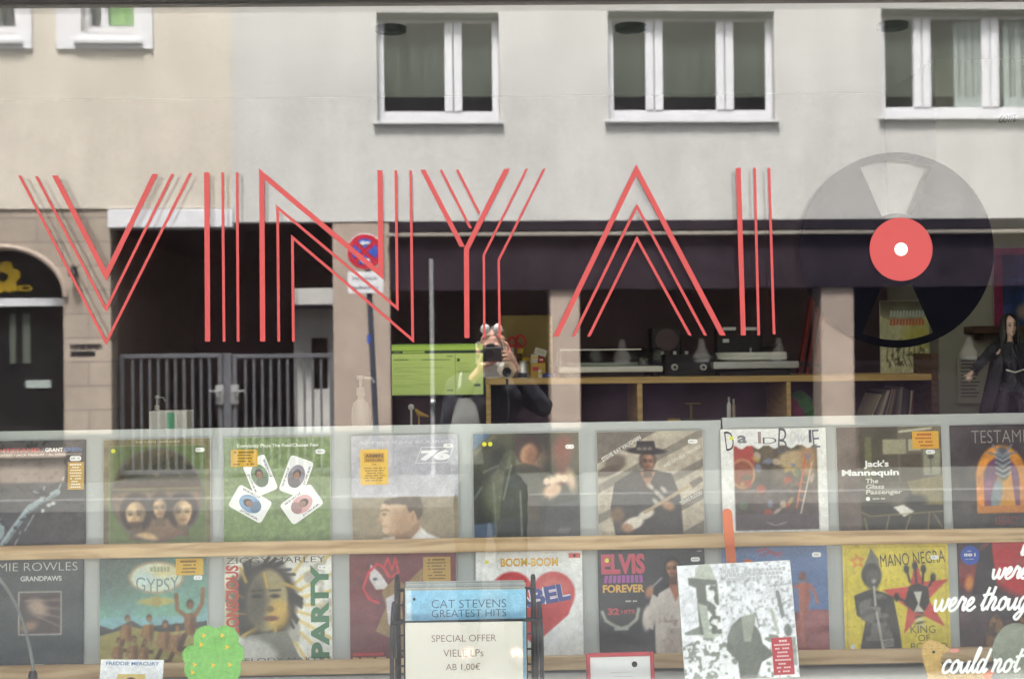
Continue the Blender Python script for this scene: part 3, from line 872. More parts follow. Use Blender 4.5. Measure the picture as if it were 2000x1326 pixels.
# ------------------------------------------------------------------ the shop window: frame, two panes
WN = thing('shop_window', 'wide double glazed display window with grey frame, mirroring the street', 'window', (0, 0, .42))
m = MB()
zt2 = at(1000, 2, 0).z
m.box(-1.78, 1.78, -.07, .09, zt2 + .012, 2.52, .006).box(-1.78, 1.78, -.07, .09, .42, .50, .006)
m.box(-1.78, -1.70, -.07, .09, .50, zt2 + .012, .006).box(1.70, 1.78, -.07, .09, .50, zt2 + .012, .006)
m.build('window_frame', 'alu', WN)
m = MB()
m.box(-1.70, 1.70, -.012, .048, zt2, zt2 + .012).box(-1.70, 1.70, -.012, .048, .50, .512)
m.box(-1.70, -1.688, -.012, .048, .512, zt2).box(1.688, 1.70, -.012, .048, .512, zt2)
m.build('glazing_seal', 'dark_trim', WN)
M['glass_out'] = glass_mat('outer pane glass', .064)
M['glass_in'] = glass_mat('inner pane glass', .037)
MB().box(-1.687, 1.687, -.003, .003, .513, zt2 - .001).build('pane', 'glass_out', WN)
MB().box(-1.687, 1.687, .030, .036, .513, zt2 - .001).build('pane', 'glass_in', WN)
MB().box(-1.85, 1.85, -.19, -.075, .37, .418, .006).build('window_sill', 'metal_sill', WN)

# ------------------------------------------------------------------ film lettering on the glass
YL0, YL1 = -.0045, -.0032
def gp(px, py): p = at(px, py, YL0); return (p.x, p.z)
K = 3.64 / FPX
def letter(strokes, lab, parent):
    m = MB()
    for wd, pts in strokes:
        m.ribbon([gp(*p) for p in pts], wd * K, YL0, YL1)
    o = m.build('letter', 'red_vinyl', parent)
    return o
LT = thing('window_lettering', 'coral red triple line film letters across the shop window glass', 'lettering', (gp(38, 675)[0], YL1, gp(38, 675)[1]))
letter([(10, [(107, 343), (207, 538), (303, 340)]), (5.2, [(71, 345), (207, 604), (337, 340)]), (5.2, [(38, 343), (207, 669), (372, 338)])], 'V', LT)
letter([(10, [(403.5, 337), (405.5, 667)]), (5.2, [(434.5, 337), (437.5, 667)]), (5.2, [(463, 337), (465, 667)])], 'I', LT)
letter([(10, [(513, 667), (511, 340), (744, 536), (742, 333)]), (5.2, [(544.5, 667), (542, 406), (776, 602), (773, 333)]), (5.2, [(573, 667), (571, 464), (806, 664), (802, 333)])], 'N', LT)
letter([(10, [(990, 330), (911, 487), (912, 660)]), (9, [(826, 332), (903, 482)]), (5, [(861, 332), (919, 446)]), (5, [(893, 332), (936, 417)]), (4.5, [(1029, 330), (945, 498), (946, 660)]), (4.5, [(1063, 330), (974, 508), (976, 660)])], 'Y', LT)
letter([(10, [(1086, 657), (1243, 332), (1412, 655)]), (5.2, [(1120, 657), (1244, 403), (1378, 655)]), (5.2, [(1150, 657), (1244, 466), (1348, 655)])], 'A', LT)
letter([(9.5, [(1442, 328), (1452, 655)]), (5, [(1474, 328), (1482, 655)]), (5, [(1502, 328), (1512, 653)])], 'L', LT)
# the record film
def polar(mb, cxz, cells, y0, y1):
    for r0, r1, t0, t1 in cells:
        n = max(2, int((t1 - t0) / R(4)))
        ts = np.linspace(t0, t1, n + 1)
        for a, b in zip(ts[:-1], ts[1:]):
            vs = []
            for y in (y0, y1):
                for r_, t in ((r0, a), (r1, a), (r1, b), (r0, b)):
                    vs.append((cxz[0] + r_ * math.sin(t), y, cxz[1] + r_ * math.cos(t)))
            mb.add(vs, [(0, 1, 2, 3), (7, 6, 5, 4), (1, 5, 6, 2), (3, 7, 4, 0)] if r0 == 0 else [(0, 1, 2, 3), (7, 6, 5, 4), (1, 5, 6, 2), (0, 4, 7, 3)])
rcx, rcz = gp(1753, 488); cc = (rcx, rcz)
RD = thing('record_emblem', 'big black film record with coral red centre stuck on the glass', 'decal', (rcx, .0032, rcz - .25))
rm = MB()
W_ = R(23.2); r1, r2, r3 = 72 * K, 177 * K, 192 * K
full = 2 * math.pi
polar(rm, cc, [(30 * K, r1, 0, full), (r2, r3, 0, full), (r1, r2, W_, math.pi - W_), (r1, r2, math.pi + W_, full - W_)], .0032, .0042)
rm.build('record_disc', 'black_vinyl', RD)
lcx, lcz = gp(1760, 487)
MB().lathe([(13.5 * K, YL1), (62 * K, YL1), (62 * K, YL0), (13.5 * K, YL0)], (lcx, 0, lcz), 'y', 56).build('record_label', 'red_vinyl', RD)
MB().lathe([(13 * K, YL1), (13 * K, YL0 - .0003)], (lcx, 0, lcz), 'y', 28).build('record_hole', 'white_vinyl', RD)
# white script
SCR = {
 'w': (1.22, [[(0, .9), (.08, .3), (.25, .02), (.5, .3), (.6, .9), (.6, .3), (.8, .02), (1.02, .35), (1.08, .92), (1.25, .78)]]),
 'e': (.80, [[(0, .3), (.35, .45), (.55, .8), (.35, 1.0), (.12, .6), (.2, .1), (.5, .02), (.85, .35)]]),
 'r': (.72, [[(0, .3), (.18, .95), (.3, 1.05), (.42, .85), (.58, .9), (.5, .35), (.6, .03), (.8, .3)]]),
 't': (.62, [[(.1, .3), (.3, 1.0), (.42, 1.8)], [(.42, 1.8), (.22, .5), (.32, .02), (.66, .3)], [(.0, 1.15), (.75, 1.28)]]),
 'h': (.92, [[(.3, 1.85), (.18, .9), (.05, 0)], [(.08, .35), (.4, 1.0), (.6, .8), (.5, .2), (.65, .02), (.95, .3)]]),
 'o': (.86, [[(.45, 1), (.14, .75), (.1, .2), (.35, .02), (.62, .3), (.62, .8), (.42, 1), (.6, .75), (.92, .8)]]),
 'u': (.92, [[(0, .9), (.05, .3), (.22, .02), (.5, .35), (.62, .95), (.58, .3), (.72, .02), (.95, .3)]]),
 'g': (.86, [[(.6, .92), (.3, 1), (.08, .6), (.15, .1), (.4, .08), (.62, .85)], [(.64, .95), (.52, -.2), (.2, -.75), (-.08, -.55), (.3, -.1), (.9, .35)]]),
 'c': (.70, [[(.58, .8), (.38, 1), (.1, .65), (.12, .15), (.4, .02), (.75, .3)]]),
 'l': (.50, [[(0, .3), (.3, 1.2), (.4, 1.85), (.24, 1.8), (.12, .6), (.25, .02), (.55, .3)]]),
 'd': (.92, [[(.6, .9), (.3, 1), (.08, .6), (.12, .08), (.4, .08), (.65, .9), (.82, 1.85)], [(.82, 1.85), (.64, .6), (.7, .02), (.95, .3)]]),
 'n': (.92, [[(0, .85), (.12, 1), (.13, .5), (.06, 0)], [(.1, .4), (.4, 1), (.6, .8), (.52, .2), (.65, .02), (.95, .3)]]),
 'm': (1.3, [[(0, .85), (.12, 1), (.13, .5), (.06, 0)], [(.1, .4), (.38, 1), (.52, .8), (.46, 0)], [(.5, .4), (.8, 1), (.98, .8), (.9, .2), (1.02, .02), (1.3, .3)]]),
 ' ': (.45, [])}
def script(mb, txt, px, py, xh, wd, y, shear=.32, rise=0.0):
    "hand written line: baseline start px,py; xh = x height in pixels"
    X = 0.0; i = 0
    for ch in txt:
        adv, st = SCR[ch]
        for s_ in st:
            i += 1
            pts = []
            for q in catmull([(a, b) for a, b in s_], 5):
                ax = (X + q[0] + shear * q[1]) * xh * .90; az = q[1] * xh
                p = at(px + ax, py - az - ax * rise, y)
                pts.append((p.x, y - .00012 * (i % 5), p.z))
            mb.tube(pts, wd * K / 2, 8, .18)
        X += adv
WS = thing('script_lettering', 'white handwritten style film text on the glass at the lower right', 'lettering', (at(1830, 1310, .037)[0], .037, at(1830, 1310, .037)[2]))
for txt, px, py, xh in (('were', 1936, 1130, 22), ('were thoug', 1822, 1193, 25), ('could not', 1838, 1314, 25)):
    m = MB(); script(m, txt, px, py, xh, 5.4, .0372, rise=.02); m.build('script_line', 'white_vinyl', WS)
m = MB(); script(m, 'l', 1994, 1083, 10, 6, .0372); m.build('script_line', 'white_vinyl', WS)
BS = MB(); script(BS, 'com', 1950, 240, 13, 2.6, .0372, rise=.06)
tag(BS.build('small_script', 'black_vinyl'), 'small black handwritten script on the glass at the top right edge', 'lettering')
# ------------------------------------------------------------------ record display boards
def board_box(mb, a0, a1, b0, b1, o0, o1, bev=.002):
    "box in board coordinates: a along, b up the board, o outwards from the board face"
    return mb.box(a0, a1, -o1, -o0, b0, b1, bev)
DA0, DB0 = at_board(-160, 842)
dA, dB1 = at_board(1408, 820)
dB2 = at_board(1420, 815, .03)[1]
lb = at_board(1000, 1290)[1]
def ledge_b(px, py): return at_board(px, py, .03)
D1 = thing('display_board', 'long matt white display board with two oak ledges full of record sleeves', 'display board', mtx=bmat(0, 0))
p_ = MB(); board_box(p_, -2.2, dA, .64 - .02, dB1, -.025, 0); p_.build('back_panel', 'board', D1, False)
D2 = thing('display_board', 'shorter white display board at the right, its top edge standing slightly higher', 'display board', mtx=bmat(0, 0))
p_ = MB(); board_box(p_, dA + .004, 2.3, .64 - .02, dB2, -.022, .003); p_.build('back_panel', 'board', D2, False)
LEDGE = {}
for row, (yt, yb) in enumerate(((1048.5, 1076), (1281, 1309))):
    bt, bb = at_board(1000, yt, .03)[1], at_board(1000, yb, .03)[1]
    LEDGE[row] = (bt, bb)
    for D, a0, a1, dy in ((D1, -2.2, dA - .001, 0), (D2, dA + .002, 2.3, .002)):
        l_ = MB()
        board_box(l_, a0, a1, bb + dy, bt + dy, .022, .042, .003)        # front strip
        lf = l_.build('ledge', 'oak', D, False)
        l_ = MB(); board_box(l_, a0 + .001, a1 - .001, bb + dy + .004, bt + dy - .012, .0035, .0218, 0); l_.build('ledge_base', 'oak', lf, False)

# ------------------------------------------------------------------ counter behind the boards and what stands on it
def px_box(mb, x0, x1, y0, y1, Y, depth, bev=.003, **k):
    "upright box whose front face fills these pixels at distance y = Y"
    ym, xm = (y0 + y1) / 2, (x0 + x1) / 2
    return mb.box(at(x0, ym, Y).x, at(x1, ym, Y).x, Y, Y + depth, at(xm, y1, Y).z, at(xm, y0, Y).z, bev, **k)
CT = 1.19
cn = thing('back_counter', 'dark counter close behind the white display boards, only its top reached by bottles', 'counter', (0, .85, .15))
MB().box(-2.3, 2.3, .70, 1.04, CT - .03, CT, .003).build('counter_top', 'dark_wood', cn)
MB().box(-2.28, 2.28, .72, 1.02, .15, CT - .0305).build('cabinet', 'shop_wall', cn)
def bottle(px, ytop, wpx, Y, label, mt, pump=True):
    t0 = at(px, ytop, Y); rad_ = wpx / 2 / FPX * (Y - CAM.y)
    h = t0.z - CT
    t = thing('pump_bottle', label, 'bottle', (t0.x, Y, CT))
    MB().lathe([(rad_ * .9, 0), (rad_, .004), (rad_, h * .62), (rad_ * .8, h * .70), (rad_ * .35, h * .74), (rad_ * .32, h * .78)], t.location, 'z', 24).build('bottle_body', mt, t)
    m = MB().lathe([(rad_ * .45, h * .78), (rad_ * .45, h * .86), (rad_ * .16, h * .87), (rad_ * .16, h * .95), (rad_ * .4, h * .96), (rad_ * .4, h)], t.location, 'z', 16)
    m.tube([(t0.x, Y, CT + h * .975), (t0.x + rad_ * 1.2, Y, CT + h * .965), (t0.x + rad_ * 1.5, Y, CT + h * .92)], rad_ * .16, 8)
    m.build('pump', 'cloudy_plastic', t)
    return t
bottle(306, 772, 22, .86, 'small white pump bottle beside the white and green box behind the board', 'cloudy_plastic')
bottle(704, 733, 36, .92, 'pale translucent pump bottle behind the board, left of the lit screen', 'cloudy_plastic')
t = thing('carton', 'white and green cardboard box standing behind the display board at the left', 'box', (at(328, 800, .80).x, .80, CT))
a_, b_, z_ = at(291, 800, .80).x, at(365, 800, .80).x, at(328, 803, .80).z
MB().box(a_, b_, .80, .90, CT, z_, .002).build('box_body', 'card', t)
MB().box(a_ + .055, a_ + .078, .7985, .7998, CT + .02, z_ - .004).build('printed_band', 'label_green', t)

# ------------------------------------------------------------------ the shelf unit with the turntables
SYY = 2.26
zt_l = at(950, 738, SYY).z
sh = thing('shelf_unit', 'low shelf unit with yellow wooden edges and dark open compartments', 'shelf', (at(1400, 740, SYY).x, SYY, .15))
xl, xr = at(948, 760, SYY).x, at(1835, 760, SYY).x
ztop = at(1000, 739, SYY).z
MB().box(xl, xr, SYY, SYY + .45, ztop - .026, ztop, .002).build('shelf_top', 'pine', sh)
for px_, w_ in ((954, .020), (1250, .022), (1541, .018)):
    x = at(px_, 780, SYY).x
    MB().box(x - w_ / 2, x + w_ / 2, SYY + .001, SYY + .44, .15, ztop - .0265, .002).build('upright', 'pine', sh)
xx = at(1826, 760, SYY).x
MB().box(xx - .014, xx + .014, SYY - .004, SYY + .44, .15, at(1826, 690, SYY).z, .002).build('upright', 'dark_wood', sh)
MB().box(xl, xr, SYY + .44, SYY + .46, .15, ztop - .0265).build('back_panel', 'shop_wall', sh)
zb_ = at(1400, 826, SYY).z
MB().box(xl, xr, SYY + .004, SYY + .43, zb_ - .025, zb_, .002).build('shelf_board', 'dark_wood', sh)

def top_z(px): return ztop
# left turntable with clear lid
def tt(label, x0, x1, Y, body, plat):
    xa, xb = at(x0, 715, Y).x, at(x1, 715, Y).x
    return thing('turntable', label, 'turntable', ((xa + xb) / 2, Y + .17, ztop)), xa, xb
t, xa, xb = tt('flat white turntable under a clear dust cover on the shelf unit', 1092, 1295, SYY + .05, 0, 0)
Y = SYY + .05
z0, z1, z2 = at(1190, 727, Y).z, at(1190, 716, Y).z, at(1190, 709, Y).z
for fx in (.06, .94):
    for fy in (.05, .30):
        MB().lathe([(.022, 0), (.022, z0 - ztop)], (xa + (xb - xa) * fx, Y + fy, ztop), 'z', 14).build('foot', 'black_plastic', t)
MB().box(xa, xb, Y, Y + .35, z0, z1, .005).build('plinth', 'white_plastic', t)
MB().lathe([(.15, z1 + .002), (.152, z1 + .004), (.152, z2), (.15, z2 + .001), (.148, z2 + .001)], ((xa + xb) / 2 - .02, Y + .175, 0), 'z', 48).build('platter', 'white_plastic', t)
m = MB(); m.lathe([(.02, z1), (.02, z2 + .02)], (xb - .05, Y + .27, 0), 'z', 14)
m.tube([(xb - .05, Y + .27, z2 + .018), (xb - .055, Y + .10, z2 + .016), (xb - .085, Y + .06, z2 + .012)], .006, 8)
m.build('tonearm', 'silver', t)
M['lid'] = glass_mat('clear dust cover', .06, (.82, .84, .82))
z3 = at(1190, 682, Y).z
MB().box(xa + .006, xb - .006, Y + .006, Y + .010, z1 + .001, z3).box(xa + .006, xb - .006, Y + .34, Y + .344, z1 + .001, z3).box(xa + .006, xa + .010, Y + .011, Y + .339, z1 + .001, z3).box(xb - .010, xb - .006, Y + .011, Y + .339, z1 + .001, z3).box(xa + .006, xb - .006, Y + .006, Y + .344, z3 + .0005, z3 + .0045).build('dust_cover', 'lid', t)
lid_e = MB(); lid_e.box(xa + .005, xb - .09, Y + .003, Y + .007, z3 - .004, z3 + .001); lid_e.build('cover_edge', 'white_plastic', t)
# amplifier and the speaker box behind it
Y = SYY + .12
t = thing('amplifier', 'black stereo amplifier with two round knobs between the turntables', 'amplifier', (at(1350, 715, Y).x, Y + .12, ztop))
am = MB(); px_box(am, 1298, 1398, 692, 733, Y, .26, .004); am.build('housing', 'black_plastic', t)
for kx in (1317, 1373):
    k_ = at(kx, 717, Y)
    nb = MB().lathe([(.013, -.018), (.014, -.016), (.014, 0)], (k_.x, Y, k_.z), 'y', 20).build('knob', 'silver', t)
    MB().lathe([(.007, -.0195), (.007, -.0182)], (k_.x, Y, k_.z), 'y', 14).build('knob_cap', 'black_plastic', nb)
for kx in (1297, 1322, 1346):
    k_ = at(kx + 3, 690, Y); MB().lathe([(.008, 0), (.008, .014)], (k_.x, Y + .12, at(1350, 692, Y).z), 'z', 10).build('binding_post', 'silver', t)
Y = SYY + .28
t = thing('speaker_box', 'square dark speaker box standing behind the amplifier', 'speaker', (at(1303, 700, Y).x, Y + .08, ztop))
sb = MB(); px_box(sb, 1273, 1331, 640, 735, Y, .14, .006); sb.build('cabinet', 'black_plastic', t)
for zz, rr_ in ((664, .05), (705, .035)):
    k_ = at(1302, zz, Y); MB().lathe([(rr_, -.006), (rr_ * .9, -.008), (rr_ * .3, .0), (rr_ * .2, -.004)], (k_.x, Y, k_.z), 'y', 26).build('driver', 'shop_wall', t)
# right turntable
Y = SYY + .03
t = thing('turntable', 'dark turntable with a thick pale platter and an open black back box', 'turntable', (at(1477, 715, Y).x, Y + .17, ztop))
xa, xb = at(1394, 714, Y).x, at(1561, 714, Y).x
z0, z1 = at(1477, 720, Y).z, at(1477, 706, Y).z
MB().box(xa, xb, Y, Y + .36, z0, z1, .004).build('plinth', 'silver', t)
MB().box(xa + .03, xb - .03, Y + .03, Y + .33, ztop, z0 - .0005, .004).build('foot', 'black_plastic', t)
zp0, zp1 = at(1480, 704, Y).z, at(1480, 688, Y).z
pc = at(1481, 700, Y).x
pl_ = MB().lathe([(.13, z1 + .0005), (.13, zp0 + .001), (.150, zp0 + .002), (.152, zp0 + .004), (.152, (zp0 + zp1) / 2 - .002), (.149, (zp0 + zp1) / 2), (.152, (zp0 + zp1) / 2 + .002), (.152, zp1 - .002), (.15, zp1), (.05, zp1)], (pc, Y + .17, 0), 'z', 56).build('platter', 'white_plastic', t)
MB().lathe([(.004, zp1), (.004, zp1 + .02)], (pc, Y + .17, 0), 'z', 10).build('spindle', 'silver', pl_)
m = MB(); m.lathe([(.022, z1), (.022, zp1 + .03)], (xb - .03, Y + .27, 0), 'z', 16)
m.tube([(xb - .03, Y + .27, zp1 + .028), (xb - .10, Y + .14, zp1 + .02), (xb - .15, Y + .10, zp1 + .015)], .006, 8)
m.build('tonearm', 'black_metal', t)
Y = SYY + .36
t = thing('cassette_deck', 'upright black deck with silver slots standing behind the right turntable', 'deck', (at(1445, 690, Y).x, Y + .04, ztop))
m = MB(); px_box(m, 1400, 1490, 642, 736, Y, .07, .004); m.build('housing', 'black_plastic', t)
for x0, x1, ya, yb in ((1412, 1437, 639, 645), (1453, 1479, 639, 645), (1412, 1424, 662, 669)):
    m = MB(); px_box(m, x0, x1, ya, yb, Y - .004, .0038, .001); m.build('slot_cover', 'silver', t)
# clutter at the left end of the shelf
Y = SYY + .22
t = thing('cardboard_sheet', 'olive brown cardboard sheet standing behind the pens and scissors', 'cardboard', (at(1030, 700, Y).x, Y, ztop))
m = MB(); px_box(m, 978, 1078, 616, 738, Y, .006, .001); m.build('sheet', 'olive', t)
m = MB(); px_box(m, 1074, 1079, 618, 738, Y - .004, .0038, .001); m.build('taped_edge', 'pine', t)
Y = SYY + .10
def cb(name, label, cat, x0, x1, y0, y1, Y, dep, mt, part, mt2=None, band=None, rot=0):
    xm = at((x0 + x1) / 2, y1, Y)
    t = thing(name, label, cat, xm)
    m = MB()
    T = Matrix.Translation(xm) @ Matrix.Rotation(rot, 4, 'Y') @ Matrix.Translation(-xm)
    px_box(m, x0, x1, y0, y1, Y, dep, .002, T=T)
    m.build(part, mt, t)
    if band:
        m = MB(); px_box(m, *band, Y - .0015, .0014, 0, T=T); m.build('label_strip', mt2, t)
    return t
cb('parcel_box', 'yellow cardboard box, the lower of the small boxes on the shelf end', 'box', 1036, 1066, 709, 739, Y, .08, 'tape', 'box_body', 'red_paint', (1040, 1052, 716, 724))
cb('small_carton', 'small white carton leaning on top of the yellow box', 'box', 1036, 1050, 692, 709, Y + .01, .04, 'card', 'carton_body', 'yellow', (1038, 1048, 696, 700), .08)
cb('red_packet', 'small red packet on top of the yellow box', 'packet', 1052, 1063, 697, 709, Y + .01, .04, 'red_plastic', 'packet_body', 'card', (1054, 1061, 701, 704))
cb('tape_box', 'yellow box standing behind the spray can', 'box', 1018, 1036, 698, 737, Y + .09, .05, 'yellow', 'box_body', 'olive', (1021, 1033, 706, 711))
cb('note_card', 'white card with grey writing, tilted over the red packet', 'card', 1042, 1066, 681, 694, Y + .06, .003, 'card', 'card_sheet', 'wall_light', (1046, 1061, 684, 690), .30)
cb('white_tube', 'white tube label box next to the blue lid', 'box', 1051, 1058, 722, 739, Y - .04, .03, 'card', 'box_body', 'yellow', (1052, 1057, 727, 731))
cb('blue_lid', 'flat blue plastic lid at the right end of the clutter', 'lid', 1060, 1082, 729, 739, Y - .03, .05, 'blue_plastic', 'lid_top', 'black_plastic', (1062, 1080, 736, 738))
t = thing('spray_can', 'grey spray can with dark base standing among the clutter', 'can', (at(1021, 720, Y).x, Y - .01, ztop))
cr = .020; hc = at(1021, 704, Y).z - ztop
MB().lathe([(cr, .0), (cr, hc * .85), (cr * .8, hc * .95), (cr * .6, hc)], t.location, 'z', 22).build('can_body', 'silver', t)
MB().lathe([(cr * 1.03, .002), (cr * 1.03, hc * .3)], t.location, 'z', 22).build('dark_base', 'black_plastic', t)
Yc = Y + .02
t = thing('pen_holder', 'dark pen holder crammed with pens behind the scissors', 'pen holder', (at(1000, 730, Yc).x, Yc, ztop))
h_ = at(1000, 690, Yc).z - ztop
MB().lathe([(.04, 0), (.045, h_), (.041, h_), (.036, .01)], t.location, 'z', 26).build('cup', 'dark_wood', t)
rg = random.Random(3)
for i, mt_ in enumerate(('yellow', 'pink_plastic', 'blue_plastic', 'card', 'black_plastic', 'red_plastic', 'tape')):
    a_ = i * .9; bx, by = .02 * math.cos(a_), .02 * math.sin(a_)
    L = h_ + .02 + rg.random() * .05
    MB().tube([(t.location.x + bx, t.location.y + by, ztop + .012), (t.location.x + bx * 2.4, t.location.y + by * 2.0, ztop + L)], .0055, 8).build('pen', mt_, t)
sc = thing('scissors', 'scissors with red ring handles sticking out of the pen holder', 'scissors', (t.location.x + .015, Yc - .01, ztop + .02))
for (cx_, cy_), w_ in (((1000, 668), 7), ((1016, 667), 9)):
    c_ = at(cx_, cy_, Yc - .01); r_ = w_ / FPX * 6
    MB().tube([(c_.x + r_ * math.cos(a), c_.y, c_.z + 1.3 * r_ * math.sin(a)) for a in np.linspace(0, 2 * math.pi, 20, False)], .006, 8, closed=True).build('ring_handle', 'red_plastic', sc)
    MB().tube([(c_.x, c_.y, c_.z - 1.3 * r_), (sc.location.x, Yc - .01, ztop + .03)], .005, 8).build('blade', 'silver', sc)
# beige disc on a thin stem
Yd = 1.6
c_ = at(990, 722, Yd); rD = 20 / FPX * (Yd - CAM.y)
t = thing('desk_microphone', 'beige six sided disc with a black centre on a thin black stem', 'stand', (at(994, 790, Yd).x, Yd, CT - .0))
hexp = [(c_.x + rD * math.cos(a), c_.z + rD * .95 * math.sin(a)) for a in np.linspace(0, 2 * math.pi, 6, False)]
t.name = 'disc_stand'
MB().prism(hexp, Yd - .012, Yd + .012).build('disc', 'beige_plastic', t)
MB().lathe([(rD * .42, -.022), (rD * .45, -.013)], (c_.x, Yd, c_.z - rD * .2), 'y', 24).build('black_centre', 'black_plastic', t)
t.location.z = .15
MB().tube([(c_.x, Yd + .005, c_.z - rD * .9), (at(993, 790, Yd).x, Yd + .005, at(993, 790, Yd).z), (at(994, 900, Yd).x, Yd, .17)], .005, 8).lathe([(.10, .0), (.10, .012), (.02, .02)], (at(994, 900, Yd).x, Yd, .15), 'z', 20).build('stem', 'black_metal', t)
for o_ in t.children:
    if o_.name.startswith(('disc', 'black')):
        for v in o_.data.vertices: v.co.z += CT - .15
# red sleeves leaning, records and bag on the shelves
Y = SYY + .18
for k, (x0, x1) in enumerate(((1562, 1588), (1577, 1600), (1594, 1612))):
    b0, t0_ = at(x0, 738, Y), at(x1, 590 + k * 14, Y)
    d = (t0_ - b0); L = d.length; ang = math.atan2(d.x, d.z)
    T = Matrix.Translation((b0.x, Y, ztop + .004)) @ Matrix.Rotation(ang, 4, 'Y')
    t = thing('red_sleeve', ['red record sleeve leaning on the shelf, nearest the right turntable', 'red record sleeve leaning between two other red ones', 'red record sleeve leaning on the shelf, farthest from the turntable'][k], 'record sleeve', mtx=T, group='red sleeves leaning beside the turntable')
    MB().box(-.007, .007, 0, .05, 0, L, .001).build('sleeve', 'red_card', t, False)
    MB().box(-.0065, .0065, -.001, -.0002, L * .1, L * .16).build('spine_mark', 'black_plastic', t, False)
Y = SYY + .04
rg = random.Random(11)
x = at(1698, 790, Y).x; k = 0
pal = [(150, 140, 120), (70, 60, 60), (190, 185, 170), (50, 45, 50), (130, 110, 90), (160, 150, 140), (40, 60, 60), (200, 190, 160), (110, 60, 50), (90, 90, 80)]
lean = .42
while x < at(1814, 790, Y).x and k < 26:
    wd_ = .0035 + rg.random() * .0035
    hh_ = (at(1750, 757, Y).z - zb_) * (.9 + .12 * rg.random()) - (.012 if k < 4 else 0)
    cR = pal[rg.randrange(len(pal))]
    nm = 'shelved_record'
    mname = 'spine ink %d' % (pal.index(cR))
    if mname not in M: M[mname] = mat(mname, tuple(v * .8 for v in lin(cR)), .7, .15, 30)
    T = Matrix.Translation((x, Y, zb_ + .0015)) @ Matrix.Rotation(lean, 4, 'Y')
    o = MB().box(0, wd_, 0, .25, 0, hh_, .0008).build(nm, mname)
    o.matrix_world = T
    tag(o, 'record in the leaning row under the shelf top, only its spine edge showing', 'record', 'records leaning in the right shelf compartment')
    x += wd_ / math.cos(lean) + .0015; lean = max(.10, lean - .018); k += 1
Y = SYY + .03
t = thing('film_bag', 'crumpled bag of green and pink film on the floor of the shelf compartment', 'bag', (at(1580, 800, Y).x, Y + .1, zb_))
for (x0, y0, x1, y1), mt_, nm in (((1566, 770, 1598, 826), 'green_plastic', 'green_side'), ((1548, 782, 1580, 826), 'pink_plastic', 'pink_side')):
    pts = []
    a0_, a1_ = at(x0, y0, Y), at(x1, y1, Y)
    m = MB()
    for i in range(9):
        u = i / 8
        m_ = at(x0 + (x1 - x0) * (u * .55), y0 + (826 - y0) * u, Y)
        pts.append((m_.x + (.03 * u), Y + .08 + .01 * math.sin(i * 2.1), max(m_.z, zb_ + .006)))
    m.tube(pts, [.012 + .028 * math.sin(math.pi * min(1, .15 + i / 9)) for i in range(9)], 12)
    m.build(nm, mt_, t)
Y = SYY + .06
for (x0, x1, y0, y1, mt_, lab, nm) in ((1420, 1428, 775, 822, 'white_plastic', 'slim white bottle in the dark middle compartment', 'slim_bottle'), (1430, 1437, 779, 822, 'beige_plastic', 'slim beige bottle next to the white one', 'slim_bottle')):
    b0 = at((x0 + x1) / 2, 824, Y); b0.z = zb_; hB = at(x0, y0, Y).z - zb_; rB = (x1 - x0) / 2 / FPX * 5.95
    t = thing(nm, lab, 'bottle', b0)
    MB().lathe([(rB, .0), (rB, hB * .7), (rB * .5, hB * .8)], b0, 'z', 16).build('bottle_body', mt_, t)
    MB().lathe([(rB * .55, hB * .8), (rB * .55, hB)], b0, 'z', 14).build('cap', 'silver', t)
b0 = at(1350, 806, Y); b0.z = zb_
t = thing('brass_stand', 'small brass coloured stand with a cross bar in the middle compartment', 'stand', b0)
MB().lathe([(.03, 0), (.03, .008), (.005, .012), (.005, .075)], b0, 'z', 18).build('foot', 'olive', t)
MB().box(b0.x - .025, b0.x + .04, b0.y - .004, b0.y + .004, zb_ + .076, zb_ + .083, .002).build('cross_bar', 'olive', t)
MB().box(b0.x - .10, b0.x - .045, b0.y - .01, b0.y + .02, zb_, zb_ + .018, .003).build('brass_block', 'tape', t)

Y = SYY + .25
q0, q1 = at(1718, 588, Y), at(1816, 722, Y)
P = Art((176, 178, 140)); P.vgrad((70, 68, 58), (186, 186, 150), 0, .35); P.poly([(0, .2), (.62, .42), (1, .16), (1, 1), (0, 1)], (184, 186, 150)); P.ell(.8, .5, .3, .2, (178, 176, 90), 0, .2); P.shade(.12, 8)
P.speck(16, (92, 92, 66), .60, 5, mask=((P.Y > .52) & (P.Y < .92) & (P.X > .12) & (P.X < .9)).astype(float)); P.speck(22, (216, 216, 190), .62, 8, mask=(P.Y > .6).astype(float))
for i in range(7): P.line([(.16 + .11 * i, .62), (.13 + .11 * i, .78), (.2 + .11 * i, .9)], .02, (84, 82, 62), .8); P.ell(.16 + .11 * i, .57 + .02 * (i % 2), .03, .035, (110, 104, 76))
t = thing('record_sleeve', 'pale green record sleeve on the shelf, seen through the record emblem', 'record sleeve', (q0.x, Y, ztop))
MB().box(q0.x, q1.x, Y, Y + .004, ztop + .001, q0.z, .001).build('cover', 'card', t)
picture('cover_print', P, q0.x + .001, q1.x - .001, ztop + .002, q0.z - .001, Y - .0006, 'print', t, True)
for z0_, z1_, cl_ in ((606, 620, (176, 190, 180)), (622, 636, (190, 96, 66))):
    m = MB(); a_, b_ = at(1738, z1_, Y), at(1806, z0_, Y)
    rg = random.Random(z0_)
    for i in range(11):
        xx_ = a_.x + (b_.x - a_.x) * i / 11
        m.prism([(xx_, a_.z), (xx_ + .010, a_.z + .004 * rg.random()), (xx_ + .011, b_.z - .004 * rg.random()), (xx_ + .002, b_.z)], Y - .0012, Y - .0009, cl_)
    m.build('title_strokes', 'print', t)
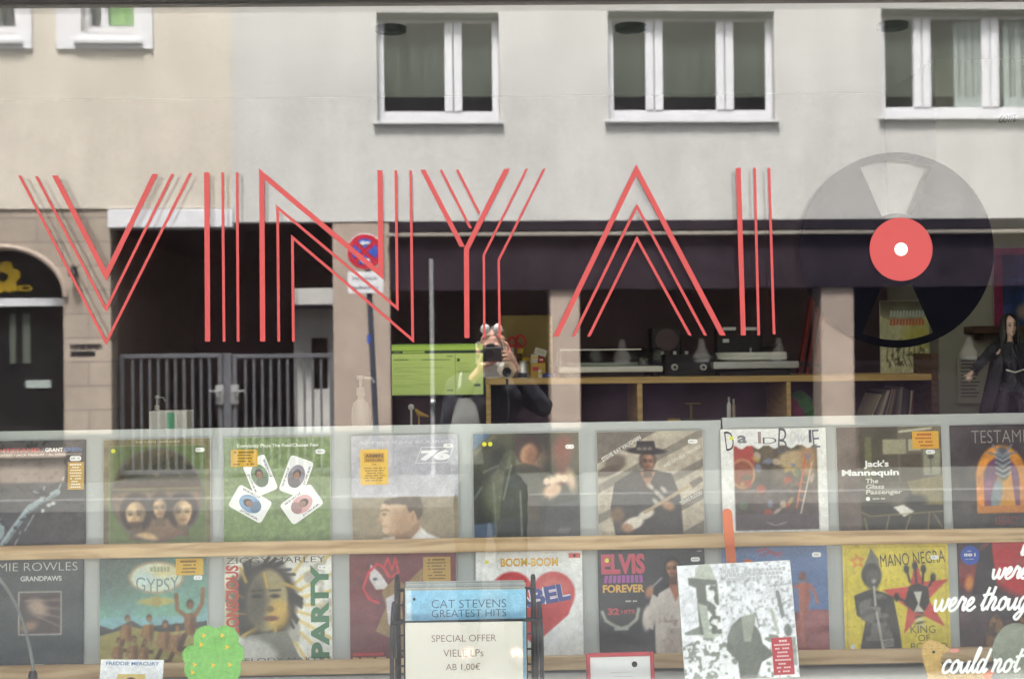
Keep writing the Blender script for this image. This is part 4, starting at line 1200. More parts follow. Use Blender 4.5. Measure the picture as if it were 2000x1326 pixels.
# ------------------------------------------------------------------ screen
Y = 2.35
t = thing('computer_screen', 'lit computer screen showing a lime green page of text rows', 'screen', (at(850, 760, Y).x, Y + .1, .15))
q0, q1 = at(765, 673, Y), at(944, 770, Y)
n = NA * 2
P = Art((150, 175, 72), n * 2, 5)
P.vgrad((162, 178, 100), (140, 158, 88))
P.rect(0, 0, 1, .045, (120, 150, 60)); P.rect(0, .045, 1, .13, (140, 165, 70))
P.rect(0, .125, 1, .185, (38, 52, 42)); P.rect(.12, .135, .36, .172, (140, 165, 75)); P.rect(.02, .14, .09, .165, (90, 110, 66))
for i in range(40):
    yy = .21 + .021 * i; r_ = P.rng.random()
    if r_ < .6: P.rect(.02 + .25 * (P.rng.random() < .35), yy, .12 + .5 * P.rng.random(), yy + .006, (88, 112, 48), .65)
P.rect(.02, .3, .18, .312, (60, 80, 40)); P.rect(.33, .3, .64, .312, (70, 92, 44)); P.rect(.60, .235, .67, .25, (50, 66, 38))
P.rect(.695, .2, .70, 1, (100, 125, 55))
P.rect(.715, .29, .745, .345, (30, 44, 30)); P.rect(.715, .54, .86, .552, (60, 80, 40))
P.ell(.935, .815, .035, .028, (52, 66, 44)); P.rect(.90, .79, .965, .84, (52, 66, 44)); P.rect(.60, .905, .67, .925, (60, 80, 40))
for i in range(6): P.rect(.72, .37 + .028 * i, .78 + .16 * P.rng.random(), .376 + .028 * i, (95, 118, 52), .7)
MB().box(q0.x - .006, q1.x + .012, Y + .002, Y + .04, q1.z - .012, q0.z + .006, .003).build('bezel', 'black_plastic', t)
class _A:
    pass
im = P.im.reshape(n, 2, n, 2, 3).mean((1, 3))
picture('screen_picture', im, q0.x, q1.x, q1.z, q0.z, Y, 'screen', t, True)
xm = (q0.x + q1.x) / 2
MB().box(xm - .03, xm + .03, Y + .041, Y + .06, 1.2, q1.z + .1, .004).build('neck', 'black_plastic', t)
MB().box(xm - .35, xm + .35, Y - .2, Y + .25, 1.17, 1.2, .004).build('desk_plate', 'shop_wall', t)
MB().box(xm - .3, xm + .3, Y - .1, Y + .2, .15, 1.169, .004).build('desk_stand', 'shop_wall', t)
Y2 = Y - .1
c_ = at(803, 795, Y2)
t = thing('desk_items', 'small pale knob and gold clip lying on the desk below the screen', 'clip', (c_.x, Y2, 1.2))
t.name = 'gold_clip'
MB().lathe([(.005, -.012), (.012, -.006), (.012, .006), (.005, .012)], (c_.x, Y2, c_.z), 'z', 14).tube([(c_.x, Y2, 1.2), (c_.x, Y2, c_.z - .01)], .004, 8).build('pale_knob', 'white_plastic', t)
e_ = at(818, 808, Y2)
MB().tube([(e_.x - .015, Y2, e_.z + .02), (e_.x, Y2, e_.z), (e_.x + .04, Y2, e_.z - .012)], [.004, .012, .004], 10).tube([(e_.x, Y2, e_.z - .005), (e_.x, Y2, 1.2)], .003, 6).build('clip_arm', 'tape', t)

# ------------------------------------------------------------------ right hand wall: poster, brown shelf, notice
Y = 3.38
q0, q1 = at(1938, 485, Y), at(2090, 640, Y)
t = thing('painted_poster', 'blue painted poster with a pink border on the grey green wall', 'poster', (q0.x, Y, q1.z), )
P = Art((40, 48, 90), seed=4)
P.vgrad((52, 58, 105), (40, 70, 120)).speck(5, (70, 90, 150), .55, 3, soft=.2)
P.rect(0, 0, .12, 1, (140, 50, 90)); P.rect(0, 0, 1, .09, (150, 60, 95))
P.ell(.55, .55, .12, .3, (150, 145, 150), .3, .08); P.ell(.6, .22, .05, .08, (140, 70, 60), 0, .04); P.ell(.42, .8, .12, .1, (170, 150, 140), .2, .06)
P.shade(.3, 8)
MB().box(q0.x, q1.x, Y - .012, Y, q1.z, q0.z, .002).build('stretcher', 'card', t)
picture('poster_print', P, q0.x, q1.x, q1.z, q0.z, Y - .0135, 'paper', t, True)
t = thing('wall_shelf', 'short dark brown wall shelf below the blue poster', 'shelf', (at(1930, 643, 3.3).x, 3.3, at(1930, 650, 3.3).z))
m = MB(); px_box(m, 1902, 2060, 636, 651, 3.25, .15, .003); m.build('shelf_board', 'dark_wood', t)
m = MB(); px_box(m, 1915, 1921, 651, 664, 3.30, .09, .002); m.build('bracket', 'dark_wood', t)
t = thing('wall_notice', 'grey sheet of printed notice pinned beside the toy figure', 'notice', (at(1895, 740, 3.37).x, 3.37, at(1895, 790, 3.37).z))
m = MB(); px_box(m, 1871, 1920, 694, 788, 3.36, .004, 0); m.build('sheet', 'wall_light', t)
for i in range(11):
    m = MB(); px_box(m, 1877, 1905 + (i * 7) % 11, 703 + i * 7, 705.5 + i * 7, 3.358, .0018, 0); m.build('text_row', 'shop_wall', t)
# ------------------------------------------------------------------ record sleeves
SZ = .315
GOLD, PAPERW = (214, 170, 62), (236, 236, 232)
def U(u): return (u - .5) * SZ
def V(v): return SZ * (1 - v)
def sticker(parent, name, u0, u1, v0, v1, col, rows=0, ink=(90, 70, 30), y=-.0056, bold=None):
    m = MB()
    r_ = min(u1 - u0, v1 - v0) * (.4 if name == 'price_sticker' else .04) * SZ
    x0, x1, z0, z1 = U(u0), U(u1), V(v1), V(v0)
    pts = []
    for cx, cz, a in ((x1 - r_, z1 - r_, 0), (x0 + r_, z1 - r_, 90), (x0 + r_, z0 + r_, 180), (x1 - r_, z0 + r_, 270)):
        pts += [(cx + r_ * math.cos(R(a + k * 30)), cz + r_ * math.sin(R(a + k * 30))) for k in range(4)]
    m.prism(pts, y, y + .0004, col)
    rg = random.Random(int(u0 * 1000 + v0 * 77))
    if rows:
        dz = (z1 - z0) / (rows + .8)
        for i in range(rows):
            zc = z1 - dz * (i + .9); W = (x1 - x0) * (.42 + .4 * rg.random()); h = dz * (.40 if i else .55)
            n = max(3, int(W / .006)); xa = (x0 + x1 - W) / 2
            for k in range(n):
                if rg.random() < .86:
                    m.prism([(xa + W * k / n, zc - h / 2), (xa + W * (k + .82) / n, zc - h / 2), (xa + W * (k + .82) / n, zc + h / 2), (xa + W * k / n, zc + h / 2)], y - .0002, y - .0001, ink)
    return m.build(name, 'paper', parent, False)
def dot(parent, u, v, r_=.02, y=-.0056):
    m = MB(); m.lathe([(r_ * SZ, y), (r_ * SZ, y + .0005)], (U(u), 0, V(v)), 'y', 22)
    return m.build('round_sticker', 'yellow_dot', parent, False)
def sleeve(x0, x1, row, art, label, edge='card', out=None, parts=True, mtx=None, group=None, wave=0):
    xc = (x0 + x1) / 2
    bt, bb = LEDGE[row]
    if mtx is None:
        a = at_board(xc, 950 if row == 0 else 1180, .01)[0]
        dy = .002 if xc > 1405 else 0
        mtx = bmat(a, bt + dy - .0115, .006, R(random.uniform(-.25, .25)))
    t = thing('record_sleeve', label, 'record sleeve', mtx=mtx, group=group)
    MB().box(-SZ / 2, SZ / 2, -.004, 0, 0, SZ, .0012).build('cover', edge, t, False)
    picture('cover_print', art, -SZ / 2 + .0012, SZ / 2 - .0012, .0012, SZ - .0012, -.0046, 'print', t)
    return t
def title(t, txt, u0, v0, u1, v1, col, bold=0.0, name='title', y=-.0052, **k):
    m = MB(); put_text(m, txt, U(u0), V(v1), U(u1), V(v0), y, col, bold, **k)
    return m.build(name, 'print', t, False)
def scribble(t, u0, u1, v, h, col, n=18, seed=1, y=-.0052, name='small_print'):
    rg = random.Random(seed); m = MB()
    for k in range(n):
        if rg.random() < .85:
            a = U(u0 + (u1 - u0) * k / n); b = U(u0 + (u1 - u0) * (k + .78) / n); hh = h * (.7 + .5 * rg.random())
            m.prism([(a, V(v + hh / 2)), (b, V(v + hh / 2)), (b, V(v - hh / 2)), (a, V(v - hh / 2))], y, y + .0002, col)
    return m.build(name, 'print', t, False)
OUTL = ' on the upper ledge'
# 1 upper: black sleeve, pale guitar
P = Art((58, 56, 58)); P.vgrad((74, 70, 70), (42, 42, 50)).shade(.25, 5)
P.line([(.20, 1.0), (.36, .78), (.48, .62), (.60, .555), (.74, .48)], .055, (150, 166, 170)); P.line([(.24, .97), (.44, .69), (.58, .59), (.73, .50)], .018, (96, 112, 118))
for a, b in (((.74, .48), (.80, .34)), ((.58, .54), (.62, .43)), ((.52, .47), (.62, .52)), ((.40, .84), (.34, .98)), ((.52, .69), (.44, .83))): P.line([a, b], .014, (138, 150, 152))
for q in ((.70, .585), (.66, .60), (.60, .65)): P.ell(q[0], q[1], .022, .018, (190, 196, 192))
P.ell(.20, .82, .05, .1, (140, 155, 160)); P.speck(26, (30, 32, 36), .62, 4)
t = sleeve(-44, 168, 0, P, 'charcoal record sleeve with a pale blue guitar neck and red, white and blue title', 'card_dark')
title(t, 'GRANTSTAND', .02, .068, .58, .105, (186, 60, 72), .02); title(t, '/', .595, .068, .615, .105, (120, 140, 180))
title(t, 'GRANT', .625, .068, .79, .105, (236, 236, 232), .035); title(t, 'GREEN', .80, .068, .965, .105, (92, 120, 170), .03)
title(t, 'YUSEF LATEEF / JACK McDUFF / AL HAREWOOD', .06, .122, .965, .146, (190, 184, 174))
sticker(t, 'hype_sticker', .835, .985, .205, .46, (188, 150, 70), 9, (236, 230, 210)); sticker(t, 'price_sticker', .855, .96, .148, .195, PAPERW, 1, (170, 170, 170), -.0062)
# 2 upper: green, circle with ship and three faces
P = Art((112, 104, 74)); P.shade(.25, 9); P.rect(.055, .06, .955, .965, (92, 108, 62)); P.speck(4, (70, 84, 48), .5, 6, soft=.25, mask=P.X * 0 + ((P.X > .06) & (P.X < .95) & (P.Y > .06) & (P.Y < .96)))
for e in ((.055, .06, .06, .965), (.95, .06, .955, .965), (.055, .06, .955, .065), (.055, .96, .955, .965)): P.rect(*e, (150, 148, 110))
cm = P.ell_m(.5, .52, .42, .43); P.mix(cm, (82, 74, 52)); P.mix(cm * (P.Y > .5), (116, 94, 74))
for i in range(9):
    x = .18 + i * .08; P.mix(P.ell_m(x, .26 + .02 * (i % 3), .055, .12 + .03 * (i % 2)) * cm, (50, 48, 34), .8)
P.mix(((P.Y > .40) & (P.Y < .46)) * cm, (64, 44, 28)); P.mix(((P.Y > .455) & (P.Y < .468)) * cm, (150, 138, 84), .7)
P.speck(18, (128, 120, 84), .62, 9, mask=cm * (P.Y < .36), a=.5)
for x, y, r_, tn in ((.53, .645, .088, -.4), (.31, .70, .125, -.7), (.735, .685, .118, .2)): P.face(x, y, r_, (206, 174, 134), (48, 36, 30), 1.3, tn, .46, int(x < .5))
P.mix(P.ell_m(.38, .99, .15, .12) * cm, (186, 156, 112)); P.mix(P.ell_m(.72, .98, .2, .12) * cm, (112, 84, 62))
P.blur(2, cm); P.ring(.5, .52, .425, .435, .010, (96, 88, 100))
t = sleeve(203, 411, 0, P, 'olive green record sleeve with a big circle of three faces below a sailing ship', 'card')
title(t, "THE O'JAYS · SHIP AHOY", .30, .018, .72, .045, (200, 196, 160), .01)
dot(t, .095, .108, .020); sticker(t, 'price_sticker', .86, .945, .09, .13, PAPERW, 1, (180, 180, 180))
# 3 upper: grass green, four playing cards
P = Art((112, 132, 84)); P.vgrad((124, 140, 96), (112, 136, 84)); P.im *= (1 + .22 * (P.fbm(14, 3) - .5) + .2 * (P.nz(50, 4) - .5))[..., None]
t = sleeve(438, 644, 0, P, 'grass green record sleeve with four white joker cards fanned out', 'card')
def card(uc, vc, rot, oval, skin, k):
    w2, h2, rc_ = .115, .175, .03
    pts = []
    for sx, sz, a in ((1, 1, 0), (-1, 1, 90), (-1, -1, 180), (1, -1, 270)):
        pts += [(sx * (w2 - rc_) + rc_ * math.cos(R(a + j * 30)), sz * (h2 - rc_) + rc_ * math.sin(R(a + j * 30))) for j in range(4)]
    c_, s_ = math.cos(rot), math.sin(rot)
    def tr(x, z): return (U(uc) + (x * c_ - z * s_) * SZ, V(vc) + (x * s_ + z * c_) * SZ)
    y = -.0052 - .0004 * k
    m = MB(); m.prism([tr(*p) for p in pts], y, y + .0003, (236, 236, 234))
    m.prism([tr(.078 * math.cos(a), .11 * math.sin(a)) for a in np.linspace(0, 2 * math.pi, 28, False)], y - .0001, y - .00005, oval)
    m.prism([tr(.058 * math.cos(a) , -.06 + .05 * math.sin(a)) for a in np.linspace(0, 2 * math.pi, 18, False)], y - .00014, y - .00012, tuple(int(v * .75) for v in oval))
    m.prism([tr(.036 * math.cos(a), .022 + .048 * math.sin(a)) for a in np.linspace(0, 2 * math.pi, 20, False)], y - .00018, y - .00015, (62, 46, 36))
    m.prism([tr(.026 * math.cos(a), .008 + .034 * math.sin(a)) for a in np.linspace(0, 2 * math.pi, 20, False)], y - .00022, y - .0002, skin)
    for e in (-.010, .011): m.prism([tr(e + .005 * math.cos(a), .012 + .003 * math.sin(a)) for a in np.linspace(0, 2 * math.pi, 8, False)], y - .00026, y - .00024, (40, 28, 22))
    m.prism([tr(.010 * math.cos(a), -.012 + .0035 * math.sin(a)) for a in np.linspace(0, 2 * math.pi, 8, False)], y - .00026, y - .00024, (110, 60, 56))
    o = m.build('playing_card', 'print', t, False)
    for sd in (-1, 1):
        vs, fs = glyphs('JOKER', 0.01); q = (vs - vs.min(0)) / (vs.max(0) - vs.min(0))
        lx = (q[:, 1] - .5) * .024 * -1 * sd + sd * .094; lz = ((q[:, 0] - .5) * .19) * sd - sd * .04 * -1
        P3 = [tr(a, b) for a, b in zip(lx, lz)]
        mm = MB(); mm.add([(a, y - .0003, b) for a, b in P3], fs, False, (60, 60, 62)); mm.build('card_lettering', 'print', o, False)
card(.34, .36, R(22), (112, 136, 104), (150, 112, 92), 0); card(.68, .37, R(-20), (128, 122, 132), (150, 112, 92), 1)
card(.25, .62, R(60), (112, 150, 186), (136, 96, 82), 2); card(.73, .63, R(-55), (206, 156, 156), (150, 112, 96), 3)
title(t, 'Everybody Plays The Fool/Chosen Few', .13, .062, .89, .105, (232, 234, 222), .02)
sticker(t, 'hype_sticker', .07, .32, .115, .275, GOLD, 5); sticker(t, 'price_sticker', .86, .95, .12, .165, PAPERW, 1, (180, 180, 180))
# 4 upper: lavender grey, man in a white shirt
P = Art((176, 174, 182)); P.vgrad((178, 178, 184), (172, 170, 180)).rect(0, .58, 1, 1, (138, 126, 104)); P.mix((P.Y > .58) * P.nz(3, 5), (158, 146, 118), .5)
P.shade(.06, 12)
sk = (206, 176, 144); dkk = (164, 132, 102)
P.poly([(.22, 1), (.30, .955), (.40, .94), (.46, .99), (.56, .93), (.63, .85), (.70, .92), (.80, .96), (.86, 1)], (230, 228, 226)); P.poly([(.39, 1), (.41, .90), (.60, .82), (.64, .87), (.52, 1)], (140, 110, 84))
P.poly([(.275, .715), (.272, .67), (.285, .625), (.32, .60), (.42, .585), (.56, .60), (.60, .72), (.60, .82), (.54, .885), (.46, .925), (.36, .935), (.30, .915), (.282, .885), (.288, .862), (.272, .850), (.280, .832), (.270, .818), (.240, .805), (.238, .792), (.262, .755)], sk)
P.ell(.50, .80, .13, .14, dkk, .2, .12, .75); P.ell(.42, .92, .10, .03, (150, 118, 90), -.2, .04, .7)
P.poly([(.285, .63), (.33, .595), (.44, .575), (.64, .575), (.665, .66), (.655, .76), (.615, .80), (.595, .74), (.575, .70), (.545, .73), (.52, .70), (.51, .655), (.42, .645), (.34, .65)], (84, 70, 54)); P.speck(30, (110, 92, 72), .55, 4, mask=P.poly_m([(.30, .60), (.64, .575), (.65, .76), (.52, .68)]), a=.7)
P.ell(.565, .765, .026, .048, (190, 154, 124), .1, .015); P.ell(.568, .77, .012, .028, (146, 112, 86), .1, .015)
P.line([(.283, .702), (.31, .694), (.345, .702)], .011, (80, 64, 50)); P.ell(.305, .738, .022, .010, (70, 56, 46), 0, .01); P.ell(.262, .80, .02, .014, dkk, 0, .02, .8); P.line([(.276, .851), (.31, .846), (.332, .852)], .009, (132, 84, 74)); P.ell(.33, .80, .03, .06, (220, 190, 160), .2, .05, .6)
P.blur(2)
t = sleeve(687, 896, 0, P, 'pale lavender record sleeve with a man in a white shirt below a big number', 'card')
title(t, 'ARMIN VAN BUUREN', .07, .055, .95, .082, (206, 206, 212), .0)
title(t, '76', .635, .145, .915, .245, (240, 240, 240), .07, shear=.25)
m = MB()
fr_ = [(U(.60), V(.265)), (U(.90), V(.265)), (U(.96), V(.12)), (U(.66), V(.12))]
m.ribbon(fr_ + [fr_[0]], .0015, -.0052, -.0051); m.build('number_frame', 'white_vinyl', t, False)
s_ = sticker(t, 'hype_sticker', .085, .345, .13, .46, (222, 180, 66), 0)
rg = random.Random(4)
m = MB(); m.prism([(U(.12), V(.25)), (U(.31), V(.25)), (U(.31), V(.165)), (U(.12), V(.165))], -.0060, -.0058, (188, 140, 40)); m.build('sticker_panel', 'paper', s_, False)
title(s_, 'ARMIN', .135, .175, .295, .207, (60, 46, 20), .02, y=-.0064); title(s_, 'VAN BUUREN', .14, .222, .29, .241, (60, 46, 20), .01, y=-.0064); title(s_, '76', .195, .262, .235, .28, (60, 46, 20), 0, y=-.0064)
for i in range(6): scribble(s_, .12 + .01 * (i % 2), .32 - .012 * (i % 3), .305 + i * .023, .010, (130, 100, 40), 14, i, -.0062)
sticker(t, 'price_sticker', .865, .955, .09, .128, PAPERW, 1, (180, 180, 180))
# 5 upper: dark green moving figure
P = Art((66, 68, 54)); P.vgrad((72, 72, 56), (44, 48, 46)).shade(.5, 4)
P.poly([(0, 0), (.18, 0), (0, .16)], (86, 108, 132)); P.poly([(0, .85), (.2, .83), (.2, 1), (0, 1)], (70, 88, 112)); P.line([(0, .2), (.2, .03)], .03, (120, 112, 90), .8)
P.ell(.36, .62, .26, .24, (92, 96, 76), .5, .12); P.ell(.42, .34, .26, .1, (40, 42, 36), .45, .1, .9)
P.ell(.56, .20, .11, .09, (132, 92, 66), .5, .08, .8); P.ell(.47, .29, .06, .04, (186, 150, 110), .3, .04, .8); P.ell(.84, .17, .09, .15, (132, 84, 66), .1, .08, .9)
P.poly([(.80, .05), (.92, .05), (.88, .5), (.78, .5)], (120, 66, 56), .6); P.poly([(.48, .52), (.62, .62), (.60, .95), (.54, .95)], (128, 72, 56), .8)
for i in range(4): P.ell(.66 + .07 * i, .44 + .015 * (i % 2) - .01 * i, .045, .04, (208, 186, 160), .3, .04)
P.ell(.70, .54, .10, .08, (190, 156, 128), -.4, .06); P.ell(.92, .45, .04, .10, (206, 180, 152), -.2, .04)
P.poly([(.64, .70), (1, .62), (1, 1), (.6, 1)], (70, 72, 72), .8); P.rect(.2, .82, .62, 1, (34, 34, 38), .8)
for a, b in (((.19, .46), (.21, .95)), ((.35, .22), (.26, .62)), ((.44, .54), (.44, 1)), ((.24, .3), (.1, .36)), ((0, .62), (.08, .5))): P.line([a, b], .012, (150, 158, 146), .8)
for x in (.2, .29, .37): P.ell(x, .97, .014, .018, (168, 150, 84), 0, .012)
for i in range(4): P.line([(.78 + .03 * i, .94), (.82 + .03 * i, .89)], .008, (170, 172, 170), .7)
P.poly([(.30, .18), (.52, .10), (.66, .22), (.60, .50), (.40, .62), (.16, .44)], (104, 104, 80), .45); P.ell(.40, .50, .20, .30, (112, 114, 92), .5, .2, .5); P.line([(.24, .9), (.33, .34)], .035, (140, 144, 124), .5, .05); P.line([(.56, .24), (.66, .42)], .05, (150, 104, 76), .6, .05)
P.blur(2)
P.poly([(.40, .04), (.60, .02), (.66, .16), (.58, .27), (.44, .28), (.38, .16)], (58, 46, 38), .8); P.ell(.52, .20, .075, .10, (176, 134, 100), .3, .03); P.ell(.55, .22, .05, .09, (120, 84, 62), .3, .05, .7)
P.poly([(.30, .34), (.48, .28), (.62, .32), (.72, .50), (.64, .98), (.22, .98), (.26, .60)], (54, 56, 46), .75); P.line([(.60, .36), (.74, .50), (.70, .54)], .07, (62, 62, 52), .9, .02)
for i in range(4): P.ell(.69 + .055 * i, .455 + .012 * (i % 2) - .012 * i, .032, .034, (226, 202, 174), .3, .02)
P.ell(.74, .54, .085, .06, (206, 172, 142), -.4, .03); P.line([(.44, .54), (.45, .96)], .010, (176, 180, 160), .8); P.line([(.36, .30), (.28, .62)], .014, (150, 156, 140), .7); P.blur(1)
t = sleeve(924, 1133, 0, P, 'dark green sleeve with a blurred moving figure and two yellow dots', 'card')
dot(t, .11, .10, .021); dot(t, .165, .10, .021); sticker(t, 'price_sticker', .87, .95, .115, .155, PAPERW, 1, (180, 180, 180))
# 6 upper: beige diagonal bands, hatted guitarist
P = Art((176, 166, 148)); P.shade(.12, 20)
d = P.Y + P.X * .52
for lo, hi, c_ in ((0, .30, (90, 84, 76)), (.50, .58, (112, 106, 96)), (.78, .86, (108, 102, 92)), (1.06, 1.16, (100, 94, 86)), (1.36, 1.6, (104, 98, 90))): P.mix(((d > lo) & (d < hi)).astype(float), c_, .75)
P.ell(.10, .37, .12, .045, (96, 86, 74), -.3, .02); P.ell(.17, .30, .11, .08, (92, 82, 70), -.5, .03, .8)
P.poly([(.16, .98), (.12, .7), (.16, .48), (.33, .38), (.50, .36), (.70, .40), (.78, .62), (.80, 1), (.05, 1)], (72, 68, 66)); P.poly([(.40, .38), (.47, .54), (.55, .38)], (150, 112, 88))
P.face(.475, .285, .08, (158, 120, 92), (52, 44, 40), 1.0, .2); P.ell(.46, .185, .19, .034, (44, 42, 42), .05, .012); P.poly([(.36, .185), (.38, .095), (.54, .092), (.56, .185)], (48, 46, 46))
for x in (.40, .45, .50): P.ell(x, .165, .022, .016, (120, 112, 100), 0, .01)
P.ell(.33, .86, .10, .055, (214, 206, 190), -.35, .02); P.ell(.45, .78, .08, .04, (206, 198, 182), -.4, .02); P.line([(.44, .76), (.86, .52)], .032, (164, 146, 116)); P.poly([(.86, .49), (.97, .43), (1, .47), (.9, .545)], (110, 100, 90))
for x, y in ((.5, .52), (.56, .58), (.62, .55), (.60, .62), (.54, .66)): P.ell(x, y, .035, .02, (176, 168, 156), .8, .02)
P.ell(.66, .70, .06, .04, (168, 130, 102), .4, .03); P.ell(.27, .9, .06, .04, (160, 122, 96), .4, .03); P.ell(.18, .78, .06, .07, (120, 96, 76), 0, .04)
t = sleeve(1164, 1378, 0, P, 'beige sleeve with diagonal bands and a guitarist in a flat black hat', 'card')
title(t, 'STEVIE RAY VAUGHAN', .02, .14, .44, .18, (226, 222, 210), .02, rot=R(30)); title(t, 'AND DOUBLE TROUBLE', .60, .225, 1.0, .258, (216, 212, 200), .015, rot=R(28)); title(t, 'TEXAS FLOOD', .76, .615, .99, .65, (216, 212, 200), .015, rot=R(26))
sticker(t, 'price_sticker', .86, .95, .085, .125, PAPERW, 1, (180, 180, 180))
# 7 upper: white frame, busy stage picture
P = Art((226, 226, 222))
mk = ((P.X > .12) & (P.X < .91) & (P.Y > .16) & (P.Y < .95)).astype(float); mk *= ((P.Y > .17 + .02 * np.sin(P.X * 40)) ).astype(float)
P.mix(mk, (112, 94, 72)); base = P.im.copy()
P.vgrad((100, 92, 66), (72, 60, 62)); P.shade(.4, 9); P.poly([(.12, .1), (.3, .1), (.32, .34), (.12, .5)], (156, 62, 48))
P.ell(.2, .42, .1, .13, (136, 78, 52), 0, .05); P.ring(.2, .42, .12, .14, .02, (188, 140, 92)); P.ell(.68, .3, .14, .09, (174, 154, 118), 0, .04); P.ell(.82, .3, .08, .14, (166, 132, 96), 0, .05)
for i in range(34):
    x, y = .14 + .74 * P.rng.random(), .25 + .55 * P.rng.random()
    P.ell(x, y, .012 + .03 * P.rng.random(), .015 + .035 * P.rng.random(), [(190, 170, 150), (120, 126, 150), (166, 70, 50), (70, 60, 54), (178, 150, 70), (84, 100, 76)][i % 6], P.rng.random() * 3, .015, .75)
P.line([(.80, .26), (.70, .75)], .014, (198, 98, 62)); P.line([(.86, .32), (.74, .80)], .012, (202, 190, 170)); 
for i in range(5): P.line([(.79 - .02 * i, .34 + .08 * i), (.84 - .02 * i, .36 + .08 * i)], .010, (190, 110, 70))
P.rect(.12, .80, .91, .95, (82, 74, 78), .8); P.line([(.42, .88), (.5, .91), (.6, .88)], .008, (170, 160, 160))
P.im = np.where(mk[..., None] > .5, P.im, base)
t = sleeve(1410, 1617, 0, P, 'white framed sleeve with hand drawn letters over a crowded stage scene', 'card')
for ch, u0, u1, v0, v1, c_, b_, r_ in (('D', .045, .125, .02, .20, (52, 50, 54), -.01, 6), ('a', .16, .25, .06, .135, (120, 122, 126), .03, 0), ('V', .26, .34, .06, .15, (226, 226, 226), .02, 0), ('I', .355, .385, .03, .14, (150, 132, 132), .0, 0), ('D', .40, .53, .085, .145, (96, 96, 100), -.01, 0), ('B', .545, .63, .0, .235, (92, 92, 96), -.01, -4), ('o', .655, .72, .03, .135, (206, 206, 206), .0, 0), ('w', .72, .80, .07, .15, (196, 198, 204), .0, -8), ('I', .835, .86, .02, .14, (80, 80, 92), .0, 0), ('E', .87, .935, .02, .19, (110, 110, 122), -.01, 4)):
    title(t, ch, u0, v0, u1, v1, c_, b_, 'drawn_letter', rot=R(r_))
dot(t, .105, .085, .018)
# 8 upper: dim interior with white title
P = Art((92, 86, 66)); P.vgrad((104, 98, 78), (74, 70, 58)).rect(0, 0, .22, 1, (96, 84, 76)); P.rect(.22, .0, .58, .52, (70, 66, 46)); P.shade(.2, 7)
P.rect(.27, .1, .33, .5, (122, 122, 78), .6); P.rect(.44, .12, .66, .26, (150, 148, 118)); P.rect(.68, .12, .8, .23, (166, 164, 134)); P.rect(.82, .22, .98, .46, (140, 140, 116)); P.rect(.60, .26, .80, .52, (72, 66, 44)); P.ell(.89, .29, .03, .02, (70, 72, 60)); P.line([(.89, .3), (.89, .44)], .008, (80, 82, 66))
P.line([(.6, .05), (.9, .02)], .02, (190, 188, 160)); P.poly([(.66, .52), (1, .46), (1, .76), (.74, .74)], (126, 116, 76)); P.ell(.74, .7, .1, .06, (46, 42, 34), 0, .04); P.rect(.22, .74, 1, 1, (52, 50, 42)); P.poly([(.52, .755), (.62, .735), (.72, .80), (.62, .85)], (216, 214, 204))
for a, b in (((.3, .84), (1, .80)), ((.48, .84), (.44, 1)), ((.68, .84), (.62, 1)), ((.86, .82), (.84, 1)), ((.3, .84), (.22, .8)), ((.9, .82), (.98, .95)), ((.25, .86), (.27, .97))): P.line([a, b], .010, (150, 138, 92))
for i in range(14): P.rect(.12, .06 + .018 * i, .20, .064 + .018 * i, (140, 132, 122), .4)
t = sleeve(1634, 1844, 0, P, 'dim brown sleeve of a cluttered room with a bold white title at its left', 'card')
title(t, "Jack's", .255, .315, .49, .395, (242, 242, 238), .035); title(t, 'Mannequin', .045, .40, .585, .475, (242, 242, 238), .035)
for s_, u1, v0, v1 in (('The', .385, .487, .53), ('Glass', .44, .54, .582), ('Passenger', .605, .592, .645)): title(t, s_, .265, v0, u1, v1, (206, 204, 190), .025, shear=.12)
scribble(t, .33, .46, .675, .012, (206, 204, 190), 10, 3); m = MB(); m.lathe([(.02 * SZ, -.0052), (.02 * SZ, -.0050)], (U(.285), 0, V(.675)), 'y', 16); m.build('round_mark', 'white_vinyl', t, False)
sticker(t, 'hype_sticker', .72, .97, .05, .215, (216, 166, 56), 4, (170, 70, 40)); sticker(t, 'price_sticker', .845, .93, .225, .265, PAPERW, 1, (180, 180, 180))
# 9 upper: black, orange arch
P = Art((56, 52, 50)); P.shade(.5, 5)
P.ell(.47, .5, .24, .31, (214, 140, 40), 0, .02); P.rect(.23, .5, .71, .83, (208, 130, 38)); P.ell(.47, .52, .17, .22, (104, 62, 96), 0, .02); P.rect(.30, .52, .64, .76, (118, 66, 96)); P.shade(.18, 14)
P.poly([(.44, .42), (.56, .42), (.60, .80), (.40, .80)], (206, 144, 40)); P.ell(.49, .36, .07, .16, (78, 84, 92), 0, .02); P.ell(.42, .66, .05, .16, (126, 138, 142), .2, .02); P.rect(.28, .76, .70, .83, (190, 120, 44))
for i in range(5): P.line([(.42, .25 + .05 * i), (.49, .29 + .05 * i), (.56, .25 + .05 * i)], .012, (168, 176, 180))
for a in ((.40, .19), (.58, .19), (.36, .26), (.62, .26)): P.line([(.49, .30), a], .018, (120, 126, 134))
t = sleeve(1858, 2068, 0, P, 'black record sleeve with a glowing orange arch and silvery spiked logo', 'card_dark')
title(t, 'TESTAMENT', .20, .05, .93, .17, (150, 148, 138), -.012, name='title'); title(t, 'LEGACY', .40, .86, .62, .935, (140, 44, 44), -.005)

